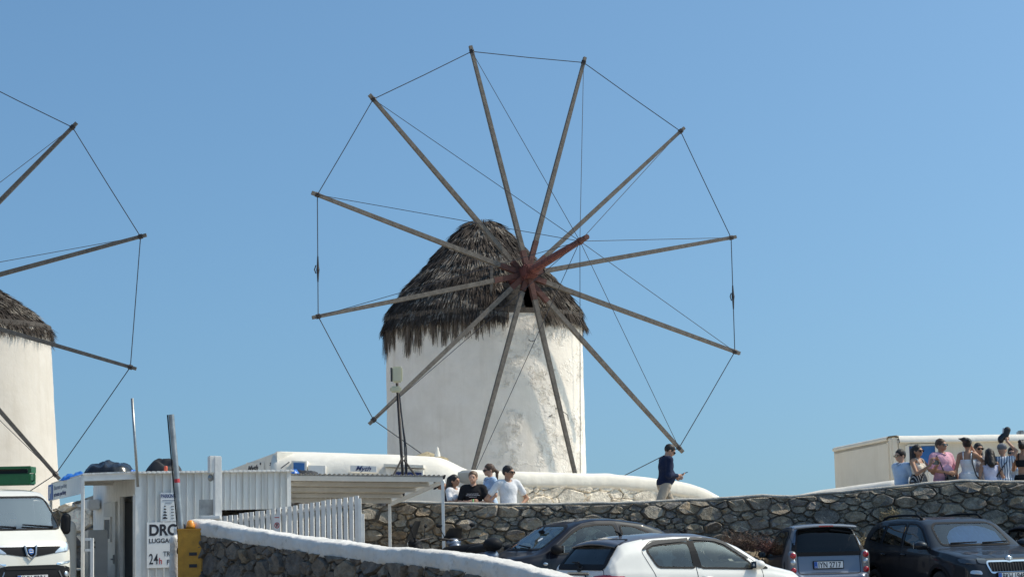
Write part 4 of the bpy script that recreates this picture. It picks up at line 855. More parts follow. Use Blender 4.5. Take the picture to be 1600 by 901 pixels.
# ---------------------------------------------------------------- vehicles
def in_poly(x, y, P):
    c = False; n = len(P)
    for i in range(n):
        (x1, y1), (x2, y2) = P[i], P[(i+1) % n]
        if (y1 > y) != (y2 > y) and x < (x2-x1)*(y-y1)/(y2-y1)+x1: c = not c
    return c
def rnd(P, r=.04, k=3):      # round a 2-D polygon's corners
    out = []
    for i in range(len(P)):
        a, b, c = [np.array(P[j % len(P)], float) for j in (i-1, i, i+1)]; ra = min(r, .45*np.linalg.norm(a-b)); rc = min(r, .45*np.linalg.norm(c-b)); p, q = b+(a-b)/max(1e-6, np.linalg.norm(a-b))*ra, b+(c-b)/max(1e-6, np.linalg.norm(c-b))*rc
        for t in np.linspace(0, 1, k+1): out.append(tuple((1-t)**2*p+2*t*(1-t)*b+t*t*q))
    return out
class Car:
    """body lofted along the length from profile curves; windows are real openings closed by panes"""
    def __init__(s, name, label, cat, loc, heading, sp, group='cars parked along the stone wall'):
        s.sp = sp; s.t = thing(name, label, cat, loc, heading, group); L = sp['L']
        def curve(pts, xs, sm):
            pts = sorted(pts); y = np.interp(xs, [p[0] for p in pts], [p[1] for p in pts])
            return y
        # stations: dense where the outline is steep
        top = sorted(sp['top']); fine = np.linspace(-L/2, L/2, 1601); zt = np.interp(fine, [p[0] for p in top], [p[1] for p in top])
        sm = sp.get('smooth', .035); kw = int(sm/(L/1600))*2+1; ker = np.hanning(kw+2)[1:-1]; ker /= ker.sum()
        def smooth(a): return np.convolve(np.pad(a, kw//2, mode='edge'), ker, 'valid')
        cv = {k: smooth(curve(sp[k], fine, sm)) for k in ('top', 'bot', 'belt', 'half')}; cv['tum'] = smooth(curve(sp['tum'], fine, sm)) if 'tum' in sp else np.full_like(fine, .30)
        al = np.concatenate([[0], np.cumsum(np.hypot(np.diff(fine), np.diff(cv['top'])*1.0+np.diff(cv['half'])))]); N = sp.get('N', 150)
        xs = np.interp(np.linspace(0, al[-1], N), al, fine); g = {k: np.interp(xs, fine, v) for k, v in cv.items()}
        rows = []; NT = 16
        for i, x in enumerate(xs):
            t_, b_, be, h = g['top'][i], g['bot'][i], g['belt'][i], g['half'][i]; be = min(be, t_-.03); gh = t_-be; wr = h*.955-g['tum'][i]*gh
            cr = min(sp.get('crown', .055), gh*.4)
            cp = [(h*.86, b_), (h*.965, b_+.06*(be-b_)), (h*.998, b_+.3*(be-b_)), (h, b_+.62*(be-b_)), (h*.992, be-.07*(be-b_)), (h*.96, be), (h*.955-g['tum'][i]*gh*.5*.9, be+gh*.5), (wr, t_-cr), (wr*.93, t_-cr*.42), (wr*.62, t_-cr*.1), (0, t_)]
            seg = (3, 5, 6, 6, 3, 6, 6, 3, 5, 7); pts = []
            for (a, b), m in zip(zip(cp, cp[1:]), seg):
                for q in range(m): f = q/m; pts.append((a[0]+(b[0]-a[0])*f, a[1]+(b[1]-a[1])*f))
            pts.append(cp[-1]); A = np.array(pts)
            for _ in range(3): A[1:-1] = A[1:-1]*.5+(A[:-2]+A[2:])*.25
            left = [(x, y, z) for y, z in A]; rows.append([(x, -y, z) for y, z in A] + left[::-1][1:])
        R = np.array(rows)
        s.P = [[Vector(p) for p in r] for r in R]; full = MB(); full.grid(s.P); n = len(s.P[0])
        full.f.append(tuple(range(n))); full.f.append(tuple((N-1)*n+j for j in range(n-1, -1, -1))); full.m += [0, 0]
        s.full = full; s.bvh = BVHTree.FromPolygons([Vector(v) for v in full.v], full.f); s.holes = []; s.arches = sp['arch']; s.L = L
    def cast(s, view, a, b):
        L = s.L
        o, d = {'L': (Vector((a, 3, b)), Vector((0, -1, 0))), 'R': (Vector((a, -3, b)), Vector((0, 1, 0))), 'F': (Vector((L, a, b)), Vector((-1, 0, 0))), 'B': (Vector((-L, a, b)), Vector((1, 0, 0))), 'T': (Vector((a, b, 4)), Vector((0, 0, -1)))}[view]
        h = s.bvh.ray_cast(o, d)
        if h[0] is None: return None, -d
        n = h[1]; return h[0], (n if n.dot(d) < 0 else -n)
    def patch(s, view, poly, eps=.006, nv=10, nu=12, thick=0.):
        """sheet laid on the body where the outline poly falls on it, seen along view"""
        v0, v1 = min(p[1] for p in poly), max(p[1] for p in poly); rows = []
        for i in range(nv+1):
            v = v0+(v1-v0)*min(max(i/nv, .004), .996); xs = []
            for j in range(len(poly)):
                (x1, y1), (x2, y2) = poly[j], poly[(j+1) % len(poly)]
                if (y1 > v) != (y2 > v): xs.append(x1+(x2-x1)*(v-y1)/(y2-y1))
            if len(xs) < 2: continue
            a, b = min(xs), max(xs); row = []
            for j in range(nu+1):
                h, n = s.cast(view, a+(b-a)*j/nu, v)
                if h is None: row = None; break
                row.append(h+n*eps)
            if row: rows.append(row)
        mb = MB()
        if len(rows) > 1: s.grid_out(mb, rows)
        return mb
    def grid_out(s, mb, rows):
        i = len(rows)//2; j = max(0, len(rows[0])//2-1); i = min(i, len(rows)-2); a, b, c = rows[i][j], rows[i][j+1], rows[i+1][j]; q = (b-a).cross(c-a); h = s.bvh.find_nearest(a); n = h[1]
        if (a-h[0]).dot(n) < 0: n = -n
        mb.grid(rows if q.dot(n) > 0 else [r[::-1] for r in rows])
    def strip(s, view, pts, w, eps=.006, closed=True):
        """thin band along a 2-D outline on the body (seams, seals)"""
        P = [np.array(p, float) for p in pts]; Q = []
        m = len(P)
        for i in range(m if closed else m-1):
            a, b = P[i], P[(i+1) % m]; k = max(1, int(np.linalg.norm(b-a)/.05))
            for j in range(k): Q.append(a+(b-a)*j/k)
        if not closed: Q.append(P[-1])
        rows = []; m = len(Q)
        for i in range(m):
            t = (Q[(i+1) % m]-Q[i-1]) if closed else (Q[min(i+1, m-1)]-Q[max(i-1, 0)]); t = t/max(1e-6, np.linalg.norm(t)); nn = np.array([-t[1], t[0]])
            h1, n1 = s.cast(view, *(Q[i]+nn*w/2)); h2, n2 = s.cast(view, *(Q[i]-nn*w/2))
            if h1 is None or h2 is None or (h1-h2).length > w*6+.05: continue
            rows.append([h1+n1*eps, h2+n2*eps])
        if closed and rows: rows.append(rows[0])
        mb = MB()
        if len(rows) > 1: s.grid_out(mb, rows)
        return mb
    def o(s, name, mb, m, parent=None, **kw):
        if not mb.v: return None
        return obj(name, mb, m, parent or s.t, local=True, **kw)
    def build(s, paint, doors, roof_mat=None, roof_x=None):
        """doors: list of (view, polygon) cut out of the body as parts"""
        full = s.full; A = [MB() for _ in range(1+len(doors))]; use = [[] for _ in A]; n = len(s.P[0])
        mi = []
        for f in full.f:
            c = sum((Vector(full.v[i]) for i in f), Vector())/len(f); 
            if any(abs(c.y) > .45 and math.hypot(c.x-ax, c.z-az) < ar for ax, az, ar in s.arches): continue
            hit = False
            for view, P in s.holes:
                if (view == 'L' and c.y > .3 or view == 'R' and c.y < -.3) and in_poly(c.x, c.z, P): hit = True
                if (view == 'F' and c.x > 0 or view == 'B' and c.x < 0) and in_poly(c.y, c.z, P):
                    h, _ = s.cast(view, c.y, c.z)
                    if h is not None and abs(h.x-c.x) < .08: hit = True
            if hit: continue
            k = 0
            for q, (view, P) in enumerate(doors):
                if (c.y > .3 if view == 'L' else c.y < -.3) and in_poly(c.x, c.z, P): k = q+1; break
            use[k].append(f); 
            if k == 0: mi.append(1 if roof_mat and roof_x[0] < c.x < roof_x[1] and c.z > roof_x[2] and abs(c.y) < roof_x[3] else 0)
        out = []
        for k, fl in enumerate(use):
            ids = sorted({i for f in fl for i in f}); mp = {i: j for j, i in enumerate(ids)}; mb = MB(); mb.add([full.v[i] for i in ids], [[mp[i] for i in f] for f in fl])
            if k == 0: mb.m = mi
            o_ = s.o('body' if k == 0 else 'door', mb, [paint] + ([roof_mat] if roof_mat and k == 0 else []), smooth=True, recalc=False); out.append(o_)
        return out
    def window(s, view, poly, parent=None, m='glass', name='window', seal=.03, r=.05):
        poly = rnd(poly, r); s.holes.append((view, poly)); return (name, view, poly, m, seal)
    def pane(s, wd, parent=None):
        name, view, poly, m, seal = wd; c = np.mean(poly, 0); big = [tuple(c+(np.array(p)-c)*1.02) for p in poly]
        o_ = s.o(name, s.patch(view, big, .003, 14, 16), m, parent, smooth=True, recalc=False)
        if o_ and seal: 
            sm_ = s.strip(view, poly, seal, .007); s.o('seal' if parent is None else 'seal', sm_, 'black_rubber', o_ if parent is None else parent, recalc=False)
        return o_
    def wheel(s, x, y, r, w=.19, spokes=7):
        side = 1 if y > 0 else -1; c = Vector((x, y, r)); ax = Vector((0, side, 0)); mb = MB()
        prof = [(r*.66, -w/2), (r*.93, -w/2), (r, -w*.32), (r, w*.32), (r*.93, w/2), (r*.66, w/2), (r*.64, w*.3), (r*.64, -w/2)]
        mb.lathe(prof, c, ax, 30); ty = s.o('wheel', mb, 'tyre', smooth=True)
        mb = MB(); mb.lathe([(r*.64, -.02), (r*.64, w*.42), (r*.60, w*.44), (r*.57, w*.36), (r*.57, 0)], c, ax, 30); mb.lathe([(0, w*.36), (r*.15, w*.34), (r*.16, w*.2)], c, ax, 14)
        for i in range(spokes):
            an = 2*math.pi*i/spokes; d = Vector((math.cos(an), 0, math.sin(an))); q = d.cross(ax); a, b = c+ax*w*.31+d*r*.1, c+ax*w*.38+d*r*.6; mb.hexa([a-q*.03, a+q*.03, a+q*.03-ax*.03, a-q*.03-ax*.03, b-q*.02, b+q*.02, b+q*.02-ax*.03, b-q*.02-ax*.03])
        s.o('rim', mb, 'alloy', ty, sharp=40)
    def interior(s, seats, dash_x, floor, wheel_side=1, hw=.62):
        mb = MB(); x0, x1, zf, zb = floor; mb.box(((x0+x1)/2, 0, zf), (x1-x0, 2*hw, .03)); mb.box((x0, 0, (zf+zb)/2), (.05, 2*hw, zb-zf)); mb.box((x1, 0, (zf+zb)/2), (.05, 2*hw, zb-zf))
        for sd in (-1, 1): mb.box(((x0+x1)/2, sd*hw, (zf+zb)/2-.06), (x1-x0, .04, zb-zf-.15))
        s.o('cabin_floor', mb, 'dash')
        if dash_x: mb = MB(); mb.box((dash_x, 0, zb-.10), (.42, 2*hw-.06, .22), bev=.06); s.o('dashboard', mb, 'dash', sharp=40); mb = MB(); cx = dash_x-.33; mb.lathe([(.17, -.012), (.185, 0), (.17, .012), (.155, 0), (.17, -.012)], (cx, wheel_side*.36, zb-.02), Vector((-.85, 0, .5)), 22); d = Vector((.5, 0, .85)); mb.box((cx, wheel_side*.36, zb-.02), (.02, .30, .05)); mb.tube([(cx, wheel_side*.36, zb-.02), (dash_x, wheel_side*.36, zb-.1)], .03); s.o('steering_wheel', mb, 'black_plastic', sharp=40)
        for (x, y, top) in seats:
            m = sdf_mesh([('c', (x-.02, y-.13, zf+.32), (x-.17, y-.13, top-.22), .09, .07), ('c', (x-.02, y+.13, zf+.32), (x-.17, y+.13, top-.22), .09, .07), ('c', (x, y-.14, zf+.28), (x+.38, y-.14, zf+.32), .09, .08), ('c', (x, y+.14, zf+.28), (x+.38, y+.14, zf+.32), .09, .08), ('c', (x-.2, y-.07, top-.06), (x-.2, y+.07, top-.06), .065, .065), ('c', (x-.18, y, top-.24), (x-.2, y, top-.05), .03, .03)], .03, .05)
            s.o('seat', m, 'seat_cloth', smooth=True)
    def mirror(s, x, y, z, paint, sz=(.10, .09, .07), lens=True):
        sd = 1 if y > 0 else -1; m = sdf_mesh([('e', (x, y+sd*.10, z), sz, np.eye(3)), ('c', (x+.03, y-sd*.03, z-.05), (x+.01, y+sd*.06, z-.03), .025, .02)], .014, .03); mo = s.o('mirror', m, paint, smooth=True); mb = MB(); mb.box((x-sz[0]*.9, y+sd*.10, z), (.01, sz[1]*1.5, sz[2]*1.4), bev=.004); s.o('mirror_glass', mb, 'chrome' if lens else 'lamp_dark', mo)
    def plate(s, view, txt, y, z, w=.52, h=.115, x=None, tilt=0.):
        q, n = s.cast(view, y, z); sg = 1 if view == 'F' else -1; xx = (q.x+.015*sg) if x is None else x; ct, st = math.cos(tilt), math.sin(tilt)
        right = Vector((0, 1, 0))*sg; up = Vector((-st*sg, 0, ct)); nn = right.cross(up); c = Vector((xx, y, z))+nn*.012
        mb = MB(); mb.box(c, (w+.03, .012, h+.03), (right, nn*-1, up), bev=.003); pl = s.o('number_plate', mb, 'black_plastic'); mb = MB(); mb.box(c+nn*.008, (w, .006, h), (right, nn*-1, up)); s.o('plate_face', mb, 'plate_white', pl)
        mb = MB(); mb.box(c+nn*.0115-right*(w/2-.03), (.06, .004, h-.006), (right, nn*-1, up)); s.o('blue_band', mb, 'blue_sign', pl)
        WM_ = WMAT[s.t]; R3 = WM_.to_3x3()
        if txt: text('plate_text', txt, WM_ @ (c+nn*.0125-right*(w/2-.078)-up*h*.41), R3 @ right, R3 @ up, h*1.18, 'ink', pl, bold=.002, fit=w-.115)
        if txt: text('plate_text', 'GR', WM_ @ (c+nn*.0145-right*(w/2-.008)-up*h*.40), R3 @ right, R3 @ up, h*.26, 'plate_white', pl, sx=.95)

def hatch(name, label, loc, heading, paint, roof=None, glass='glass', shield='glass_shield', detail=True, S=1.0):
    """small five-door hatchback, about 3.9 m"""
    sp = dict(L=3.90, arch=[(-1.27, .30, .35), (1.24, .30, .35)], crown=.10, smooth=.03,
      top=[(-1.95, .62), (-1.94, .88), (-1.88, 1.0), (-1.74, 1.20), (-1.58, 1.385), (-1.48, 1.425), (-1.1, 1.485), (-.6, 1.51), (-.1, 1.495), (.25, 1.43), (.55, 1.31), (1.02, 1.03), (1.12, .985), (1.5, .90), (1.78, .80), (1.88, .70), (1.94, .55), (1.95, .45)],
      bot=[(-1.95, .45), (-1.88, .30), (-1.6, .22), (1.6, .2), (1.9, .28), (1.95, .35)], belt=[(-1.95, .6), (-1.85, .99), (-1.2, .975), (0, .93), (1.05, .885), (1.5, .80), (1.95, .40)],
      half=[(-1.95, .60), (-1.90, .74), (-1.75, .82), (-1.3, .848), (1.3, .848), (1.6, .80), (1.82, .68), (1.95, .46)], tum=[(-1.95, .30), (-1.5, .33), (0, .32), (1, .30), (1.95, .2)])
    c = Car(name, label, 'car', loc, heading, sp)
    W_ = []
    for v in ('L', 'R'):
        W_.append(c.window(v, [(-1.03, 1.01), (-.36, .985), (-.40, 1.36), (-1.02, 1.33), (-1.18, 1.27)], m=glass, r=.06)); W_.append(c.window(v, [(-.26, .98), (.70, .94), (.66, 1.03), (.24, 1.31), (.02, 1.375), (-.31, 1.375)], m=glass, r=.05)); W_.append(c.window(v, [(.76, .945), (.98, .94), (.76, 1.045)], m=glass, seal=.02, r=.03))
    ws = c.window('F', [(-.62, 1.03), (.62, 1.03), (.55, 1.36), (.40, 1.41), (-.40, 1.41), (-.55, 1.36)], m=shield, r=.08, name='windshield'); rw_ = c.window('B', [(-.60, 1.05), (.60, 1.05), (.57, 1.12), (.50, 1.35), (-.50, 1.35), (-.57, 1.12)], m='glass_dark', r=.07, name='rear_window')
    drs = []
    for v in ('L', 'R'): drs += [(v, [(-.33, .30), (.86, .28), (.86, .95), (.74, 1.06), (.26, 1.36), (0, 1.42), (-.36, 1.42)]), (v, [(-.33, .30), (-.36, 1.42), (-1.05, 1.40), (-1.27, 1.25), (-1.12, .95), (-1.0, .62), (-.9, .30)])]
    ob = c.build(paint, drs, roof, (-1.56, .36, 1.345, .60) if roof else None); fd_l, rd_l, fd_r, rd_r = ob[1:]
    for i, (fdr, rdr) in enumerate(((fd_l, rd_l), (fd_r, rd_r))):
        c.pane(W_[3*i], rdr); c.pane(W_[3*i+1], fdr); c.pane(W_[3*i+2], fdr)
        v = 'LR'[i]
        for d_, (vv, P) in zip((fdr, rdr), drs[2*i:2*i+2]): c.o('door_seam', c.strip(v, rnd(P, .06), .012, .002), 'ink', d_, recalc=False)
        c.o('pillar_trim', c.patch(v, [(-.40, .985), (-.25, .98), (-.30, 1.385), (-.405, 1.385)], .009, 8, 4), 'black_plastic', fdr, recalc=False)
        if detail:
            c.o('rain_visor', c.patch(v, [(-1.2, 1.265), (-1.02, 1.335), (-.38, 1.375), (-.38, 1.42), (-1.02, 1.385), (-1.24, 1.29)], .02, 8, 14), 'grey_plastic', rdr, recalc=False); c.o('rain_visor', c.patch(v, [(-.33, 1.38), (.02, 1.378), (.26, 1.31), (.62, 1.075), (.66, 1.095), (.27, 1.355), (.02, 1.42), (-.33, 1.425)], .02, 10, 14), 'grey_plastic', fdr, recalc=False)
        for d_, x in ((fdr, -.2), (rdr, -.98)):
            h, n = c.cast(v, x, .84); mb = MB(); mb.tube([h+Vector((-.09, 0, 0))+n*.02, h+n*.045, h+Vector((.09, 0, 0))+n*.02], [.016, .02, .016], n=8); c.o('handle', mb, paint, d_, smooth=True)
        h, n = c.cast(v, .72, .97); c.mirror(.74, h.y, 1.0, paint)
    c.pane(ws); c.pane(rw_)
    c.o('rear_window_border', c.strip('B', rnd([(-.63, 1.03), (.63, 1.03), (.60, 1.12), (.53, 1.385), (-.53, 1.385), (-.60, 1.12)], .07), .085, .009), 'black_plastic', recalc=False)
    mb = MB(); P = []
    for i in range(9):
        y = -.60+.15*i; zz_ = 1.425-.05*(abs(y)/.6)**2; P.append([Vector((-1.42, y*.93, zz_+.012)), Vector((-1.55, y*.97, zz_-.005)), Vector((-1.68+.03*(abs(y)/.6)**2, y, zz_-.055)), Vector((-1.66+.03*(abs(y)/.6)**2, y, zz_-.075)), Vector((-1.50, y, zz_-.065))])
    mb.grid(P); c.o('spoiler', mb, roof or paint, smooth=True)
    for sd in (-1, 1):
        c.o('tail_light', c.patch('R' if sd < 0 else 'L', rnd([(-1.93, .74), (-1.62, .80), (-1.60, .90), (-1.92, .93)], .04), .012, 8, 10), 'tail_red', smooth=True, recalc=False); c.o('tail_light', c.patch('B', rnd([(sd*.78, .76), (sd*.52, .78), (sd*.56, .90), (sd*.79, .93)][::sd], .04), .012, 8, 10), 'tail_red', smooth=True, recalc=False)
        c.o('headlight', c.patch('F', rnd([(sd*.42, .62), (sd*.66, .66), (sd*.74, .80), (sd*.50, .74)][::sd], .04), .01, 8, 10), 'lamp_clear', smooth=True, recalc=False)
    h, n = c.cast('B', 0, .955); mb = MB(); mb.box(h+n*.012-Vector((0, 0, .02)), (.02, .62, .045), bev=.008); c.o('plate_lamp_bar', mb, 'chrome')
    h, n = c.cast('B', 0, 1.005); mb = MB(); up = Vector((0, 0, 1)); up = (up-n*up.dot(n)).normalized(); sd_ = up.cross(n)
    for rx, rz in ((.062, .045), (.028, .043), (.06, .02)):
        pts = [h+n*.014+sd_*(rx*math.cos(2*math.pi*q/20))+up*(rz*math.sin(2*math.pi*q/20)+(.024 if rz == .02 else 0)) for q in range(21)]; mb.tube(pts, .007, n=6, cap=False)
    c.o('badge', mb, 'chrome' if paint != 'car_white' else 'grey_plastic', smooth=True)
    a, na = c.cast('B', 0, 1.04); b, nb_ = c.cast('B', .28, 1.09); mb = MB(); mb.tube([a+na*.03, a+na*.05+Vector((0, .02, .03)), b+nb_*.03], [.022, .018, .01], n=7); mb.ball(a+na*.03, .032, 8); c.o('rear_wiper', mb, 'black_plastic', smooth=True)
    for y0 in (.35, -.2): a, na = c.cast('F', y0, 1.045); b, nb_ = c.cast('F', y0-.5, 1.075); mb = MB(); mb.tube([a+na*.03, b+nb_*.03], [.014, .009], n=6); c.o('wiper', mb, 'black_plastic')
    mb = MB(); h, n = c.cast('T', -1.15, 0); mb.tube([h, h+Vector((-.03, 0, .05)), h+Vector((-.10, 0, .07))], [.03, .018, .008], n=8); c.o('aerial', mb, 'black_plastic', smooth=True)
    c.o('bonnet_seam', c.strip('T', [(1.02, -.66), (1.3, -.66), (1.7, -.54)], .01, .002, False), 'ink', recalc=False); c.o('bonnet_seam', c.strip('T', [(1.02, .66), (1.3, .66), (1.7, .54)], .01, .002, False), 'ink', recalc=False)
    c.o('tailgate_seam', c.strip('B', rnd([(-.66, .62), (.66, .62), (.66, 1.0), (-.66, 1.0)], .08), .012, .002), 'ink', recalc=False)
    c.o('grille', c.patch('F', rnd([(-.45, .40), (.45, .40), (.52, .55), (-.52, .55)], .05), .006, 6, 12), 'black_plastic', recalc=False)
    c.plate('F', '', 0, .47); c.plate('B', '', 0, .86)
    for x in (-1.27, 1.24):
        for y in (-.74, .74): c.wheel(x, y, .30)
    c.interior([(-.15, .36, 1.27), (-.15, -.36, 1.27), (-.95, .34, 1.24), (-.95, -.34, 1.24)], .72, (-1.55, 1.0, .28, .93))
    return c
def rest(x, y): return Vector((x, y, lotz(x, y)))
# white hatchback, near
hd = R_(30); P0 = Vector((1.27, 28.95, 0)); u_, n_ = Vector((math.cos(hd), math.sin(hd), 0)), Vector((-math.sin(hd), math.cos(hd), 0)); q = P0+u_*1.95+n_*.83
yaris = hatch('parked_car', 'white hatchback with dark roof seen from its rear corner, nearest of the cars', (q.x, q.y, -.04), hd, 'car_white', 'roof_grey')
# black rounded car
def blackcar():
    sp = dict(L=4.0, arch=[(-1.25, .31, .36), (1.28, .31, .36)], crown=.07, smooth=.05,
      top=[(-2.0, .55), (-1.98, .85), (-1.9, 1.0), (-1.7, 1.18), (-1.4, 1.36), (-1.0, 1.48), (-.5, 1.545), (-.1, 1.55), (.2, 1.50), (.42, 1.42), (1.05, 1.02), (1.14, .985), (1.5, .93), (1.8, .80), (1.95, .62), (2.0, .42)],
      bot=[(-2, .42), (-1.9, .28), (-1.6, .22), (1.6, .2), (1.9, .28), (2, .34)], belt=[(-2, .5), (-1.85, .93), (-1.0, .97), (0, .95), (1.1, .90), (1.5, .84), (2, .38)],
      half=[(-2, .5), (-1.92, .68), (-1.7, .78), (-1.2, .845), (1.25, .845), (1.6, .79), (1.86, .64), (2, .40)], tum=[(-2, .3), (0, .34), (1, .30), (2, .2)])
    c = Car('parked_car', 'black rounded hatchback facing left in front of the stone wall, badge-shaped sticker on windshield', 'car', (.97, 34.85, .17), R_(207), sp)
    W_ = []
    for v in ('L', 'R'): W_ += [c.window(v, [(-.50, .99), (.80, .955), (.76, 1.04), (.40, 1.30), (.18, 1.40), (-.12, 1.435), (-.45, 1.43)], m='glass', r=.07), c.window(v, [(-1.32, 1.02), (-.60, .99), (-.56, 1.42), (-.85, 1.38), (-1.12, 1.27)], m='glass', r=.07)]
    ws = c.window('F', [(-.64, 1.04), (.64, 1.04), (.56, 1.38), (.42, 1.43), (-.42, 1.43), (-.56, 1.38)], m='glass_shield', r=.09, name='windshield'); rw_ = c.window('B', [(-.52, 1.08), (.52, 1.08), (.42, 1.36), (-.42, 1.36)], m='glass_dark', r=.08, name='rear_window')
    drs = [(v, [(-.55, .30), (.92, .28), (.92, .96), (.78, 1.08), (.38, 1.36), (.15, 1.46), (-.15, 1.49), (-.52, 1.48)]) for v in 'LR']
    ob = c.build('car_black', drs)
    for i in range(2):
        v = 'LR'[i]; d = ob[1+i]; c.pane(W_[2*i], d); c.pane(W_[2*i+1]); c.o('door_seam', c.strip(v, rnd(drs[i][1], .07), .012, .002), 'ink', d, recalc=False)
        h, n = c.cast(v, -.36, .86); mb = MB(); mb.tube([h+Vector((-.09, 0, 0))+n*.02, h+n*.045, h+Vector((.09, 0, 0))+n*.02], [.016, .02, .016], n=8); c.o('handle', mb, 'chrome', d, smooth=True)
        h, n = c.cast(v, .80, 1.0); c.mirror(.80, h.y, 1.04, 'black_plastic', (.11, .10, .085))
        h, n = c.cast(v, 1.0, .80); mb = MB(); mb.ball(h, (.05, .02, .03)); c.o('side_repeater', mb, 'lamp_clear', smooth=True)
        c.o('headlight', c.patch('F', rnd([((1, -1)[i]*.40, .66), ((1, -1)[i]*.62, .70), ((1, -1)[i]*.66, .86), ((1, -1)[i]*.46, .82)][::(1, -1)[i]], .05), .01, 8, 10), 'lamp_clear', smooth=True, recalc=False); c.o('tail_light', c.patch('B', rnd([((1, -1)[i]*.42, .72), ((1, -1)[i]*.62, .74), ((1, -1)[i]*.60, .94), ((1, -1)[i]*.44, .94)][::(1, -1)[i]], .05), .01, 8, 10), 'tail_red', smooth=True, recalc=False)
    c.pane(ws); c.pane(rw_)
    for y0 in (.30, -.25): a, na = c.cast('F', y0, 1.05); b, nb_ = c.cast('F', y0-.5, 1.085); mb = MB(); mb.tube([a+na*.03, b+nb_*.03], [.016, .01], n=6); c.o('wiper', mb, 'black_plastic')
    h, n = c.cast('F', .22, 1.20); mb = MB(); up = (Vector((0, 0, 1))-n*n.z).normalized(); s_ = up.cross(n); mb.add([h+n*.006+s_*.05*math.cos(2*math.pi*k/12)+up*.055*math.sin(2*math.pi*k/12) for k in range(12)], [tuple(range(12))]); c.o('sticker', mb, 'plate_white')
    mb = MB(); mb.box((.62, 0, 1.33), (.03, .22, .06), bev=.015); mb.tube([(.62, 0, 1.35), (.55, 0, 1.42)], .01); c.o('rear_view_mirror', mb, 'black_plastic')
    c.o('bonnet_seam', c.strip('T', [(1.05, .62), (1.4, .60), (1.75, .48)], .02, .003, False), 'ink', recalc=False); c.o('grille', c.patch('F', rnd([(-.40, .38), (.40, .38), (.45, .52), (-.45, .52)], .05), .006, 6, 12), 'black_plastic', recalc=False)
    c.plate('F', '', 0, .45); c.plate('B', '', 0, .66)
    for x in (-1.25, 1.28):
        for y in (-.74, .74): c.wheel(x, y, .31)
    c.interior([(-.15, .36, 1.30), (-.15, -.36, 1.30), (-.95, .32, 1.22), (-.95, -.32, 1.22)], .78, (-1.5, 1.05, .28, .95)); return c
blackcar()
